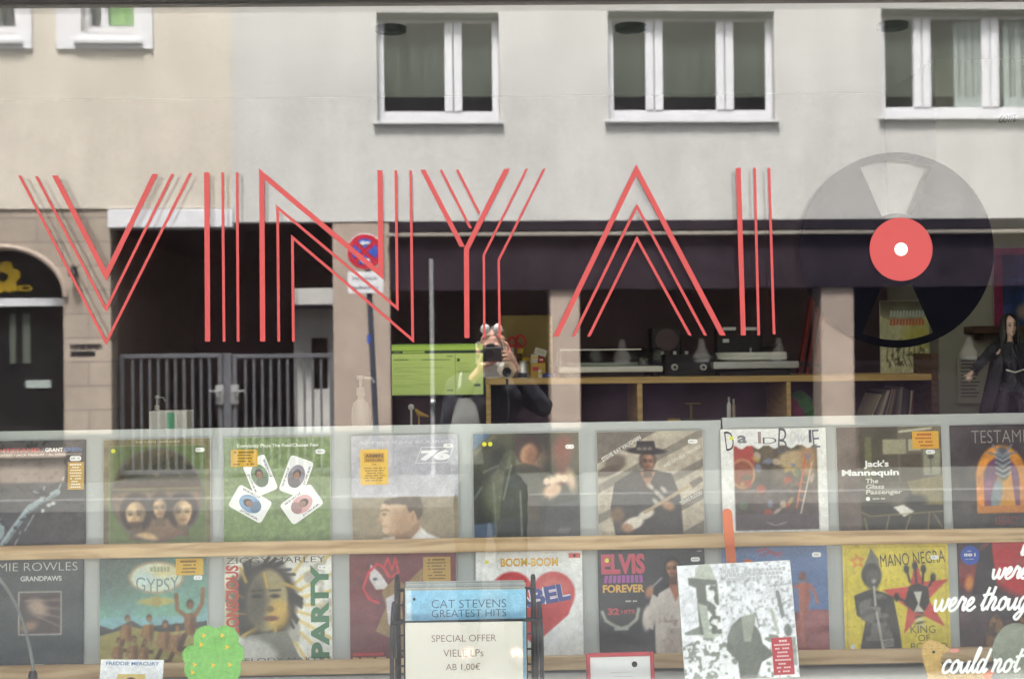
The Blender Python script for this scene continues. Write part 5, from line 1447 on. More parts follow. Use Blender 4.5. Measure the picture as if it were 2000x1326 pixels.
# ------------------------------------------------------------------ lower ledge
# 1 lower
P = Art((66, 76, 80)); P.vgrad((78, 82, 82), (52, 66, 70)).shade(.1, 5); P.rect(.40, .30, .80, .70, (176, 172, 164)); P.rect(.41, .31, .79, .69, (70, 62, 62))
for i in range(9): P.line([(.44 + .02 * i, .36 + .025 * i), (.78, .34 + .04 * i)], .014, (130, 112, 102) if i % 2 else (52, 46, 46), .8)
P.ell(.58, .45, .1, .07, (158, 138, 122), .6, .06); P.ell(.50, .62, .08, .04, (146, 118, 100), -.3, .04)
t = sleeve(-50, 164, 1, P, 'dark teal record sleeve with a small framed photo of hands and pale title', 'card_dark')
title(t, 'JIMMIE ROWLES', .03, .035, .945, .135, (206, 210, 206), -.018); title(t, 'GRANDPAWS', .42, .158, .80, .205, (200, 204, 200), .025); sticker(t, 'price_sticker', .55, .64, .965, .985, (170, 174, 170), 0)
# 2 lower
P = Art((90, 130, 150)); P.vgrad((92, 112, 112), (126, 170, 176), 0, .6); P.mix(P.nz(4, 2) * (P.Y < .55), (108, 158, 124), .7)
P.ell(.0, .0, .5, .35, (82, 92, 88), .5, .3, .7); P.poly([(0, .62), (.12, .66), (.3, .58), (.4, .64), (.7, .62), (1, .60), (1, 1), (0, 1)], (70, 74, 74)); P.poly([(0, .72), (.3, .64), (.6, .70), (1, .66), (1, 1), (0, 1)], (156, 148, 86))
for i in range(30): P.line([(.0 + P.rng.random(), .7 + .3 * P.rng.random())] * 1 + [(P.rng.random(), .75 + .25 * P.rng.random())], .004, (120, 110, 60), .3)
P.ell(.53, .19, .26, .15, (158, 138, 112)); P.ell(.53, .19, .235, .13, (196, 206, 186)); P.ell(.60, .13, .12, .05, (214, 192, 120), 0, .06, .7); P.ell(.42, .2, .08, .06, (176, 200, 204), 0, .06, .7); P.ell(.53, .41, .17, .035, (166, 158, 92), 0, .02); P.ell(.53, .41, .05, .05, (150, 140, 80), 0, .02)
def fig(x, y, s, c_, arms=0):
    d_ = tuple(int(v * .6) for v in c_)
    P.ell(x, y, .020 * s, .026 * s, (70, 52, 40)); P.ell(x, y + .008 * s, .014 * s, .019 * s, c_)
    P.poly([(x - .035 * s, y + .05 * s), (x + .035 * s, y + .05 * s), (x + .028 * s, y + .17 * s), (x - .028 * s, y + .17 * s)], c_); P.ell(x + .015 * s, y + .11 * s, .015 * s, .06 * s, d_, 0, .03, .8)
    P.line([(x - .03 * s, y + .17 * s), (x - .06 * s, y + .24 * s), (x + .02 * s, y + .25 * s)], .028 * s, d_)
    if arms:
        P.line([(x - .03 * s, y + .06 * s), (x - .07 * s, y + .03 * s), (x - .075 * s, y - .05 * s)], .022 * s, c_); P.line([(x + .03 * s, y + .06 * s), (x + .065 * s, y + .0 * s), (x + .07 * s, y - .08 * s)], .022 * s, c_)
    else: P.line([(x - .035 * s, y + .06 * s), (x - .055 * s, y + .13 * s), (x, y + .17 * s)], .02 * s, c_)
for x, y, s in ((.26, .56, 1.2), (.46, .56, 1.25), (.61, .62, 1.4), (.72, .65, 1.4), (.18, .76, 1.1), (.32, .75, 1.2), (.42, .78, 1.0)): fig(x, y, s, (146, 108, 70))
fig(.84, .44, 1.7, (126, 88, 56), 1)
P.blur(1)
t = sleeve(195, 405, 1, P, 'blue green sleeve with an oval logo above a group of seated figures', 'card')
title(t, 'GYPSY', .34, .17, .74, .30, (120, 140, 138), .0, curve=-.25); scribble(t, .41, .66, .115, .05, (150, 160, 130), 8, 2, name='small_title')
sticker(t, 'hype_sticker', .71, .965, .02, .175, (206, 168, 66), 4); sticker(t, 'price_sticker', .875, .955, .18, .22, PAPERW, 1, (180, 180, 180))
# 3 lower
P = Art((226, 226, 218)); P.shade(.06, 8)
for a in np.linspace(-.9, 1.0, 9): P.line([(.42, .45), (.42 + 1.2 * math.cos(a), .45 + 1.2 * math.sin(a))], .03, (206, 176, 84), .7)
P.speck(9, (176, 172, 160), .55, 7, soft=.1); P.ell(.36, .44, .31, .38, (52, 50, 46), .1, .06)
for i in range(44):
    a = P.rng.random() * 6.28; P.line([(.37 + .2 * math.cos(a), .4 + .28 * math.sin(a)), (.37 + .35 * math.cos(a + .3), .42 + .40 * math.sin(a + .3))], .028, (44, 42, 40) if i % 7 else (186, 152, 62), .9)
P.ell(.40, .42, .185, .29, (150, 138, 100), .08, .03); P.ell(.30, .44, .10, .26, (74, 72, 62), .05, .08, .9); P.ell(.50, .55, .1, .14, (196, 160, 74), .1, .06, .8); P.poly([(.22, .74), (.58, .70), (.72, 1), (.10, 1)], (120, 122, 112)); P.ell(.3, .9, .2, .12, (196, 196, 190), .4, .06)
for e in (.30, .47): P.ell(e, .38, .045, .018, (34, 30, 28), 0, .015); P.line([(e - .05, .33), (e + .05, .325)], .016, (44, 40, 34))
P.ell(.42, .50, .04, .03, (104, 86, 56), 0, .02); P.ell(.43, .585, .07, .024, (96, 58, 48), 0, .015); P.line([(.37, .17), (.40, .3)], .018, (196, 156, 70))
P.rect(0, .18, .13, .78, (206, 176, 120), .35)
P.blur(1)
t = sleeve(440, 648, 1, P, 'white sleeve with a painted face, yellow rays and lettering on all four sides', 'card')
title(t, 'ZIGGY MARLEY', .02, .02, .94, .075, (66, 64, 56), -.005); title(t, 'MELODY MAKERS', .10, .945, .99, .985, (62, 60, 54), -.005)
def vtext(t, s_, uc, v0, v1, h, col, down, b_):
    vs, fs = glyphs(s_, b_); q = (vs - vs.min(0)) / (vs.max(0) - vs.min(0))
    X = U(uc) + (q[:, 1] - .5) * h * SZ * (1 if down else -1); Z = (V(v0) - (q[:, 0]) * (v1 - v0) * SZ) if down else (V(v1) + q[:, 0] * (v1 - v0) * SZ)
    m = MB(); m.add([(a, -.0052, b) for a, b in zip(X, Z)], fs, False, col); m.build('title', 'print', t, False)
vtext(t, 'CONSCIOUS', .075, .09, .74, .12, (178, 62, 46), False, .03); vtext(t, 'PARTY', .885, .10, .96, .17, (62, 116, 82), False, .05)
sticker(t, 'price_sticker', .87, .95, .105, .145, PAPERW, 1, (180, 180, 180))
# 4 lower
P = Art((112, 52, 56)); P.vgrad((110, 50, 54), (104, 48, 52)).shade(.14, 10)
P.poly([(.20, .10), (.30, .20), (.38, .33), (.25, .34), (.19, .24)], (206, 200, 200)); P.poly([(.30, .36), (.42, .24), (.54, .3), (.48, .5), (.60, .9), (.52, 1), (.40, .8), (.24, .72), (.34, .5)], (138, 112, 74)); P.poly([(.34, .42), (.46, .36), (.46, .7), (.36, .66)], (196, 192, 198)); P.poly([(.52, .3), (.68, .14), (.76, .2), (.6, .34)], (140, 112, 70))
P.line([(.27, .46), (.18, .42), (.13, .32), (.18, .18), (.26, .10), (.32, .13), (.37, .22)], .022, (200, 54, 62)); P.line([(.33, .12), (.36, .05), (.40, .16), (.43, .05), (.46, .18), (.40, .22)], .02, (196, 54, 60)); P.ell(.24, .24, .02, .012, (70, 66, 84))
t = sleeve(685, 890, 1, P, 'dark red record sleeve with a white painted face and a red looping line', 'card')
scribble(t, .03, .32, .93, .026, (190, 52, 60), 14, 6, name='red_lettering'); scribble(t, .03, .34, .968, .022, (206, 178, 116), 16, 8, name='yellow_lettering')
sticker(t, 'hype_sticker', .69, .945, .045, .27, (178, 144, 72), 7, (90, 70, 30))
# 5 lower
P = Art((228, 229, 226)); P.shade(.03, 4)
hm = np.zeros_like(P.X); hm = np.maximum(P.ell_m(.34, .40, .205, .205), P.ell_m(.725, .40, .20, .20)); hm = np.maximum(hm, P.poly_m([(.155, .48), (.34, .4), (.535, .46), (.725, .4), (.905, .48), (.86, .60), (.54, .87), (.20, .60)]))
P.mix(hm, (186, 56, 58)); P.mix(hm * P.ell_m(.74, .34, .16, .1, .4, .1), (214, 128, 118), .7); P.mix(hm * P.ell_m(.30, .36, .1, .08, 0, .1), (208, 112, 106), .6)
t = sleeve(928, 1140, 1, P, 'white record sleeve with a glossy red heart, partly behind the wire rack', 'card')
title(t, 'BOOM-BOOM', .235, .07, .77, .148, (214, 150, 60), .03); title(t, 'BOOM-BOOM', .245, .082, .76, .135, (226, 206, 92), -.006, y=-.0055)
for o_, c_, b_, y in ((0, (226, 226, 234), .09, -.0053), (0, (62, 76, 142), .045, -.0056)): title(t, 'MABEL', .17, .36, .88, .52, c_, b_, rot=R(10), y=y)
dot(t, .105, .105, .019); m = MB(); m.prism([(U(.87), V(.075)), (U(.98), V(.075)), (U(.98), V(.03)), (U(.87), V(.03))], -.0052, -.005, (206, 96, 88)); mk_ = m.build('label_mark', 'print', t, False)
m = MB(); m.lathe([(.012 * SZ, -.0055), (.012 * SZ, -.0053)], (U(.925), 0, V(.053)), 'y', 14); m.build('mark_dot', 'black_vinyl', mk_, False)
# 6 lower
P = Art((58, 60, 64)); P.shade(.12, 6); P.line([(.03, .58), (.06, .66), (.14, .71), (.21, .735), (.28, .71), (.35, .65), (.37, .56)], .03, (166, 172, 160)); P.line([(.15, .74), (.26, .74)], .03, (170, 174, 166)); P.mix(P.ell_m(.2, .6, .11, .08, 0, .03), (58, 60, 64), .8)
wc = (206, 198, 190)
P.poly([(.52, 1), (.52, .62), (.56, .42), (.70, .34), (.92, .36), (1, .5), (1, 1)], wc); P.ell(.455, .64, .05, .12, wc, .15, .02); P.poly([(.42, .70), (.50, .42), (.56, .46), (.50, .76)], wc); P.ell(.475, .40, .035, .06, (170, 118, 92), .4, .02); P.poly([(.66, .35), (.70, .28), (.77, .28), (.79, .36), (.72, .50)], (170, 116, 90))
P.face(.70, .19, .078, (176, 126, 98), (42, 36, 36), 1.05, -.6); P.line([(.49, .37), (.60, .27)], .016, (150, 150, 150)); P.ell(.61, .26, .02, .016, (50, 50, 54))
P.speck(28, (140, 112, 104), .68, 4, mask=P.poly_m([(.56, .5), (1, .5), (1, 1), (.56, 1)]), a=.6); P.mix(((P.X > .55) * (P.Y > .62)).astype(float) * (P.nz(9, 4) > .62), (176, 164, 156), .5)
P.blur(1)
t = sleeve(1171, 1378, 1, P, 'charcoal sleeve with pink block letters and a singer in white clothes', 'card_dark')
title(t, 'ELVIS', .03, .045, .44, .235, (188, 80, 96), .05); m = MB()
for i in range(9):
    a = U(.05 + i * .042); m.prism([(a, V(.315)), (a + .010, V(.315)), (a + .011 - .002 * (i - 4) * .3, V(.245)), (a + .001 - .002 * (i - 4) * .3, V(.245))], -.0052, -.005, (156, 84, 150))
m.build('letter_shading', 'print', t, False)
title(t, 'FOREVER', .04, .33, .43, .405, (212, 166, 84), .04); title(t, '32', .08, .545, .19, .61, (186, 84, 92), .05); title(t, 'HITS', .205, .562, .335, .60, (186, 84, 92), .03); scribble(t, .25, .36, .485, .014, (186, 186, 180), 8, 5)
dot(t, .085, .105, .02); sticker(t, 'price_sticker', .87, .955, .09, .13, PAPERW, 1, (180, 180, 180)); scribble(t, .90, .975, .035, .012, (186, 186, 186), 5, 2)
# 7 lower
P = Art((92, 118, 164)); P.vgrad((100, 122, 162), (88, 120, 172)); P.poly([(.3, .8), (.5, .70), (.7, .62), (.85, .60), (1, .61), (1, 1), (.2, 1)], (128, 68, 72))
for x, y, a, b in ((.92, .68, .12, .07), (.78, .76, .16, .06), (.93, .90, .14, .1), (.6, .86, .2, .09), (.8, .95, .12, .06)): P.ell(x, y, a, b, (148, 84, 88), 0, .03); P.ell(x, y - .03, a * .7, b * .4, (172, 112, 112), 0, .05, .7)
c_ = (176, 104, 88)
P.ell(.76, .29, .032, .042, (120, 78, 66)); P.poly([(.71, .35), (.82, .35), (.83, .5), (.80, .6), (.72, .6), (.72, .48)], c_); P.line([(.83, .37), (.88, .46), (.89, .54)], .026, c_); P.line([(.72, .38), (.60, .40)], .024, c_); P.line([(.74, .6), (.74, .78), (.76, .93)], .04, c_); P.line([(.79, .6), (.72, .74), (.68, .86)], .036, (160, 90, 78)); P.ell(.8, .46, .02, .1, (146, 84, 74), 0, .03, .7)
P.line([(.34, .05), (.42, .03), (.5, .08), (.57, .07)], .02, (166, 76, 96)); P.line([(.36, .09), (.48, .06), (.56, .10)], .012, (166, 76, 96))
P.blur(2)
t = sleeve(1412, 1618, 1, P, 'blue sleeve with a reddish statue on red rocks behind the black and white sleeve', 'card')
sticker(t, 'price_sticker', .855, .94, .07, .115, PAPERW, 1, (180, 180, 180)); dot(t, .10, .13, .018); m = MB(); m.prism([(U(.2), V(.16)), (U(.3), V(.16)), (U(.29), V(.13)), (U(.23), V(.12))], -.0052, -.005, (204, 108, 60)); m.build('orange_mark', 'print', t, False)
# 8 lower
P = Art((216, 198, 66)); P.shade(.06, 8); P.speck(30, (176, 156, 60), .70, 3, a=.6)
for e in ((.03, .03, .036, .97), (.964, .03, .97, .97), (.03, .03, .97, .036)): P.rect(*e, (186, 146, 60))
def star(cx, cy, r_, k=.42, rot=0): return [(cx + (r_ if i % 2 == 0 else r_ * k) * math.sin(rot + i * math.pi / 5), cy - (r_ if i % 2 == 0 else r_ * k) * math.cos(rot + i * math.pi / 5)) for i in range(10)]
P.poly(star(.14, .16, .085, .42, -.1), (216, 140, 60)); P.ell(.14, .16, .025, .025, (216, 190, 66)); P.poly([(.69, .14), (.75, .36), (.99, .34), (.80, .52), (.95, .78), (.72, .66), (.56, .84), (.60, .60), (.37, .43), (.63, .40)], (196, 76, 68))
g1 = (62, 62, 60)
P.poly([(.18, .26), (.27, .04), (.34, .14), (.36, .3)], (116, 114, 104)); P.ell(.27, .29, .095, .11, g1, 0, .02); P.ell(.28, .33, .07, .1, (84, 84, 80), 0, .03); P.ell(.29, .345, .022, .02, (170, 168, 160), 0, .02)
P.poly([(.10, .48), (.2, .44), (.27, .42), (.40, .46), (.47, .50), (.52, .8), (.54, 1), (.14, 1), (.2, .72), (.12, .66)], g1); P.speck(9, (120, 120, 114), .52, 5, mask=P.poly_m([(.12, .48), (.4, .46), (.46, .9), (.2, .9)]), soft=.12, a=.8)
P.line([(.29, .40), (.30, .58), (.36, .98)], .022, (176, 174, 164)); P.line([(.18, .66), (.28, .60), (.33, .60)], .045, (92, 92, 88))
for k in range(4): P.line([(.26 + .02 * k, .585 + .02 * k), (.34, .60 + .012 * k)], .008, (150, 150, 144))
for k in range(4): P.line([(.36, .90 + .02 * k), (.46, .885 + .02 * k)], .008, (190, 188, 180))
hd_ = (52, 50, 48)
for (x, y), (a, b) in (((.60, .24), (.63, .36)), ((.68, .21), (.69, .36)), ((.76, .24), (.75, .37)), ((.85, .32), (.81, .40)), ((.50, .50), (.58, .54))): P.line([(x, y), (a, b)], .022, hd_); P.ell(x, y, .026, .040, hd_, .3 * (x - .68))
P.poly([(.62, .40), (.70, .37), (.80, .41), (.81, .55), (.74, .66), (.66, .64), (.57, .56)], hd_); P.poly([(.66, .45), (.74, .45), (.71, .58), (.76, .64), (.66, .64), (.70, .56)], (206, 202, 190))
for k in range(4): P.ell(.71, .68 + .03 * k, .045, .010, (56, 54, 50) if k % 2 == 0 else (200, 196, 184), -.2, .01)
t = sleeve(1648, 1855, 1, P, 'bright yellow sleeve with a red star, black hand print and grey piper', 'card')
title(t, 'MANO NEGRA', .355, .085, .965, .20, (74, 62, 40), .0, rot=R(4)); title(t, 'KING', .62, .765, .855, .835, (84, 76, 44), -.004); title(t, 'OF', .69, .85, .80, .91, (84, 76, 44), -.004); title(t, 'BONGO', .62, .925, .96, .99, (84, 76, 44), -.004)
sticker(t, 'price_sticker', .83, .905, .115, .155, PAPERW, 1, (180, 180, 180)); m = MB(); m.lathe([(.024 * SZ, -.0052), (.024 * SZ, -.0050)], (U(.075), 0, V(.95)), 'y', 18); m.build('round_mark', 'white_plastic', t, False)
# 9 lower
P = Art((70, 50, 54)); P.shade(.4, 6); P.ell(.66, .18, .42, .34, (190, 40, 44), .3, .08); P.ell(.1, .3, .14, .14, (130, 44, 40), 0, .1); P.poly([(.2, .1), (.32, .0), (.36, .5), (.55, .75), (.1, .6)], (44, 38, 42)); P.ell(.10, .38, .04, .07, (206, 130, 50), .2, .03); P.speck(14, (150, 80, 66), .62, 5, mask=(P.Y < .4) * (P.X > .35), a=.6)
for x in (.34, .62, .9): P.poly([(x - .12, 1), (x - .05, .72), (x, .66), (x + .05, .72), (x + .13, 1)], (126, 92, 52)); P.speck(22, (70, 48, 34), .5, int(x * 9), mask=P.poly_m([(x - .12, 1), (x - .05, .72), (x, .66), (x + .05, .72), (x + .13, 1)]), a=.8)
t = sleeve(1874, 2080, 1, P, 'dark sleeve with red sky and flames carrying a round blue sticker', 'card_dark')
m = MB(); m.lathe([(.090 * SZ, -.0056), (.090 * SZ, -.0052)], (U(.115), 0, V(.125)), 'y', 30); st9 = m.build('round_sticker', 'sign_blue', t, False)
scribble(st9, .06, .17, .12, .028, (226, 228, 236), 7, 3, -.0060); scribble(st9, .07, .16, .16, .010, (170, 180, 220), 9, 4, -.0060); scribble(st9, .09, .14, .085, .010, (170, 180, 220), 5, 5, -.0060)

# ------------------------------------------------------------------ in front of the boards: black and white sleeve, frame, booklet, felt shapes
PZ = .62
def stand_mtx(px, py, Y, lean=6, rot=0.0, base=PZ, rz=0.0):
    p = at(px, py, Y)
    return Matrix.Translation((p.x, Y, base)) @ Matrix.Rotation(R(rz), 4, 'Z') @ Matrix.Rotation(R(-lean), 4, 'X') @ Matrix.Rotation(rot, 4, 'Y')
P = Art((218, 221, 226)); P.shade(.05, 10); P.speck(26, (184, 188, 192), .56, 3, soft=.12, mask=(P.Y < .5), a=.7)
gd = (118, 124, 116); g2 = (92, 98, 90)
P.poly([(.19, .0), (.29, .0), (.31, .06), (.33, .12), (.35, .18), (.355, .64), (.16, .64), (.155, .2), (.09, .17), (.09, .11), (.15, .10), (.16, .03)], (172, 178, 166)); P.poly([(.09, .11), (.34, .14), (.35, .6), (.16, .6), (.155, .2), (.09, .17)], g2); P.poly([(.16, .33), (.24, .36), (.27, .66), (.20, .66)], (158, 166, 154))
P.speck(24, (228, 230, 230), .52, 8, mask=(P.X > .24) * (P.X < .355) * (P.Y > .18) * (P.Y < .62), a=.95); P.poly([(.02, .58), (.16, .53), (.16, .60), (.04, .60)], gd)
P.poly([(0, .70), (.16, .62), (.36, .66), (.42, .62), (.72, .62), (1, .66), (1, 1), (0, 1)], (122, 128, 120)); P.speck(30, (228, 230, 232), .47, 11, mask=(P.Y > .62), soft=.05); P.speck(20, (230, 232, 234), .44, 4, mask=(P.Y > .80), soft=.05); P.speck(44, (110, 116, 112), .60, 14, mask=(P.Y < .6) * (P.X > .36), soft=.06, a=.6)
P.poly([(.40, .62), (.44, .54), (.52, .47), (.66, .44), (.64, .54), (.68, .60), (.70, .70), (.80, .80), (.68, .86), (.62, 1), (.48, 1), (.47, .84), (.38, .74)], (96, 102, 94)); P.ell(.48, .60, .07, .09, (104, 110, 104), .3, .06, .8); P.poly([(.53, .46), (.66, .44), (.60, .68), (.54, .68)], (160, 166, 152), .7)
P.line([(.865, .27), (.895, .47)], .035, (112, 118, 116)); P.ell(.93, .60, .035, .055, (100, 106, 104)); P.rect(.90, .66, .99, .9, (130, 138, 130), .8); P.line([(.80, .42), (.84, .62)], .03, (160, 168, 156)); P.line([(.80, .215), (1, .20)], .010, (140, 144, 146)); P.line([(.66, .44), (.68, .56)], .012, (110, 116, 112)); P.rect(.02, .36, .10, .52, (196, 198, 204), .5)
t = sleeve(0, 1, 0, P, 'black and white sleeve of a snowy yard leaning in front, red sticker at its corner', 'card', mtx=stand_mtx(1450, 1320, .235, 10, R(-2.2), .655))
sticker(t, 'hype_sticker', .775, .955, .66, .975, (176, 52, 62), 9, (224, 190, 190))
for k, v in enumerate((.07, .105, .14)): scribble(t, .40 + .02 * k, .96 - .03 * k, v, .03, (176, 180, 182), 15, 5 + k, name='drawn_lettering')
tag(MB().box(at(1450, 1320, .24).x - .10, at(1450, 1320, .24).x + .10, .21, .285, PZ, .650, .002).build('sleeve_rest', 'board'), 'low white block under the leaning black and white sleeve', 'block')
P = Art((240, 240, 240)); P.rect(.3, .1, .8, .12, (220, 220, 220)); 
t = thing('certificate_frame', 'white certificate in a narrow red frame standing below the singer sleeve', 'picture frame', mtx=stand_mtx(1212, 1300, .34, 8, R(-.6)))
w2, h_ = .0955, at(1212, 1277, .33).z - PZ + .002
f_ = .0115
MB().box(-w2, -w2 + f_, -.012, 0, -.12 + .12, h_, .003).box(w2 - f_, w2, -.012, 0, 0, h_, .003).box(-w2 + f_, w2 - f_, -.012, 0, h_ - f_, h_, .003).box(-w2 + f_, w2 - f_, -.012, 0, 0, f_, .003).build('frame', 'red_paint', t, False)
MB().box(-w2 + f_, w2 - f_, -.006, -.002, f_, h_ - f_).build('certificate', 'white_vinyl', t, False)
m = MB(); m.lathe([(.008, -.0072), (.008, -.0066)], (.04, 0, h_ - f_ - .022), 'y', 18); m.build('seal', 'black_plastic', t, False)
for i in range(4):
    m = MB(); m.box(-.03 + .01 * (i % 2), .035, -.0068, -.0063, h_ - .055 - i * .012, h_ - .0535 - i * .012); m.build('text_row', 'card', t, False)
P = Art((232, 234, 236)); P.rect(.28, .26, .72, 1, (214, 190, 110)); P.ell(.5, .52, .13, .2, (60, 50, 50), 0, .02); P.ell(.5, .62, .09, .16, (176, 130, 104), 0, .02); P.rect(.36, .84, .64, 1, (60, 56, 60))
t = thing('booklet', 'white booklet with a small yellow portrait, standing below the seated figures sleeve', 'booklet', mtx=stand_mtx(254, 1310, .33, 14, R(1.2)))
hb_ = at(254, 1293, .32).z - PZ + .004
MB().box(-.088, .088, -.002, 0, 0, hb_, .0006).build('page_block', 'card', t, False)
picture('cover_print', P, -.087, .087, .001 - .06, hb_ - .001, -.0026, 'paper', t)
for v in t.children[-1].data.vertices:
    if v.co.z < .001: v.co.z = .001
m = MB(); put_text(m, 'FREDDIE MERCURY', -.072, hb_ - .016, .075, hb_ - .006, -.0031, (86, 120, 168), .02); m.build('title', 'paper', t, False)
# orange stick behind the black and white sleeve
Y = .40
t0, b0 = at(1420, 993, Y), at(1429, 1105, Y)
pts = []
wdt = .0135
d_ = (t0 - b0).normalized()
b1 = b0 - d_ * ((b0.z - PZ) / d_.z)
nrm = Vector((d_.z, 0, -d_.x))
ol = [b1 - nrm * wdt, b1 + nrm * wdt * 1.2] + [t0 - d_ * wdt + nrm * wdt * math.cos(a) + d_ * wdt * math.sin(a) for a in np.linspace(0, math.pi, 9)]
t = tag(MB().prism([(p.x, p.z) for p in ol], Y, Y + .006).build('wooden_stick', 'orange'), 'orange round topped wooden stick standing up behind the black and white sleeve', 'stick')
# felt flower, duck and egg stuck inside the glass
def pxs(pts, Y): return [(p.x, p.z) for p in (at(a, b, Y) for a, b in pts)]
Yg = .052
ol = []
lobes = [(404, 1247, 26), (440, 1247, 26), (452, 1276, 25), (444, 1306, 27), (412, 1318, 24), (384, 1306, 24), (376, 1279, 20)]
cx_, cy_ = 417, 1281
for k in range(96):
    a = k / 96 * 2 * math.pi; best = 30
    for x, y, r_ in lobes:
        dx, dy = x - cx_, y - cy_
        b = dx * math.cos(a) + dy * math.sin(a); c = dx * dx + dy * dy - r_ * r_; D_ = b * b - c
        if D_ > 0: best = max(best, b + math.sqrt(D_))
    ol.append((cx_ + best * math.cos(a), cy_ + best * math.sin(a) * 1.0))
c3 = at(cx_, cy_, Yg)
t = thing('felt_flower', 'bright green felt flower shape with small gold beads, in front of the lower ledge', 'decoration', (c3.x, Yg, c3.z - .06))
MB().prism(pxs(ol, Yg), Yg - .002, Yg + .002).build('felt_shape', 'felt', t)
for k, (x, y) in enumerate(((398, 1240), (434, 1240), (393, 1258), (443, 1263), (380, 1297), (416, 1298), (449, 1297), (376, 1312))):
    p = at(x, y, Yg)
    m = MB()
    for j in range(3): m.lathe([(.0005, -.004), (.0026, -.0032), (.003, -.002)], (p.x + .0032 * math.cos(j * 2.1), Yg, p.z + .0032 * math.sin(j * 2.1)), 'y', 8)
    m.build('gold_bead', 'yellow', t)
Yd_ = .060
dk_ = [(1800, 1268), (1803, 1256), (1815, 1249), (1832, 1252), (1848, 1262), (1858, 1268), (1846, 1274), (1838, 1282), (1839, 1296), (1852, 1312), (1872, 1316), (1900, 1310), (1925, 1312), (1938, 1330), (1932, 1372), (1905, 1404), (1868, 1412), (1838, 1396), (1820, 1362), (1812, 1322), (1803, 1290)]
sm = catmull([(a, b, 0) for a, b in dk_ + [dk_[0]]], 4)[:-1]
p = at(1822, 1300, Yd_)
t = thing('felt_duck', 'flat mustard yellow duck shape with pink beak behind the white script', 'decoration', (p.x, Yd_, p.z - .12))
MB().prism(pxs([(v.x, v.y) for v in sm], Yd_), Yd_ - .002, Yd_ + .002).build('duck_body', 'felt_yellow', t)
M['beak'] = mat('pink felt', (.62, .24, .20), .9, .1, 40)
MB().prism(pxs([(1856, 1266), (1868, 1265), (1877, 1269), (1868, 1273), (1856, 1274)], Yd_), Yd_ - .0035, Yd_ - .0005).build('beak', 'beak', t)
p = at(1823, 1272, Yd_); MB().lathe([(.0036, -.004), (.0036, -.001)], (p.x, Yd_, p.z), 'y', 12).build('eye', 'black_plastic', t)
MB().prism(pxs([(1918, 1318), (1934, 1306), (1940, 1312), (1930, 1330)], Yd_), Yd_ - .0035, Yd_ - .0005).build('wing_tip', 'orange', t)
Ye = .066
eg = [(1985 + (47 + 4 * math.sin(a)) * math.cos(a), 1280 - 64 * math.sin(a)) for a in np.linspace(0, 2 * math.pi, 40, False)]
tag(MB().prism(pxs(eg, Ye), Ye - .002, Ye + .002).build('felt_egg', 'felt_grey'), 'flat grey green egg shape at the lower right corner behind the script', 'decoration')
# grey cable at the far left
Y = .30
pts = [at(x, y, Y) for x, y in ((-40, 1082), (-10, 1118), (20, 1160), (44, 1210), (56, 1255), (63, 1290), (64, 1312))]
pts = [Vector(q) for q in catmull(pts, 6)]
t = thing('cable', 'thin grey cable with a black plug hanging before the teal sleeve', 'cable', (pts[-1].x, Y, PZ))
e_ = Vector((pts[0].x - .25, Y + .02, pts[0].z + .02)); 
MB().tube([Vector((e_.x, Y, PZ + .004)), Vector((e_.x + .01, Y, pts[0].z - .02)), Vector((e_.x + .08, Y, pts[0].z + .03))] + pts, .0048, 8).build('cord', 'grey_rubber', t)
MB().lathe([(.008, pts[-1].z + .004), (.012, pts[-1].z - .004), (.014, PZ + .012), (.022, PZ + .006), (.022, PZ)], (pts[-1].x, Y, 0), 'z', 18).build('plug', 'black_plastic', t)

# ------------------------------------------------------------------ wire rack with the bargain records
RY = .10
rl, rr_ = at(776, 1300, RY).x, at(1044, 1300, RY).x
RK = thing('wire_rack', 'black wire record rack with tall looped ends standing just inside the glass', 'rack', ((rl + rr_) / 2, RY + .08, PZ))
w_ = .0042
def Pz(px, py, Y): p = at(px, py, Y); return p
for s_, xo, xi in ((-1, 776, 768), (1, 1041, 1054)):
    m = MB()
    # tall inner post: flat loop standing front to back
    top = at(xo, 1124, RY + .06); x = top.x
    zb = PZ
    lp = [(x, RY + .02, zb), (x, RY + .025, top.z - .06), (x, RY + .04, top.z - .012), (x, RY + .055, top.z), (x, RY + .07, top.z - .012), (x, RY + .085, top.z - .06), (x, RY + .09, zb)]
    m.tube([tuple(v) for v in catmull(lp, 4)], .0062, 8)
    m.build('end_post', 'black_metal', RK)
    m = MB()
    top = at(xi, 1178, RY - .01); x2 = top.x
    lp = [(x2 + s_ * .004, RY - .035, zb), (x2 + s_ * .003, RY - .03, top.z - .10), (x2, RY - .018, top.z - .02), (x2 - s_ * .002, RY - .005, top.z), (x2 - s_ * .002, RY + .008, top.z - .02), (x2 - s_ * .004, RY + .02, top.z - .10), (x2 - s_ * .014, RY + .03, zb)]
    m.tube([tuple(v) for v in catmull(lp, 4)], .0058, 8)
    m.build('side_loop', 'black_metal', RK)
    m = MB()
    for i in range(6):
        z = at(900, 1152 + i * 30, RY).z
        m.tube([(x + s_ * .001, RY + .024, z), (x - s_ * .02, RY + .024, z + .0)], .0028, 6)
        m.tube([(x, RY + .024, z), (x, RY + .086, z)], .0028, 6)
    m.tube([(x - s_ * .02, RY + .024, at(900, 1150, RY).z), (x - s_ * .02, RY + .024, zb)], .0028, 6)
    m.build('ladder_wires', 'black_metal', RK)
zf = at(910, 1213.5, RY - .032).z
MB().tube([(at(764, 1215, RY - .032).x, RY - .032, zf - .001), (at(1058, 1211, RY - .032).x, RY - .032, zf + .003)], .0045, 8).build('front_bar', 'black_metal', RK)
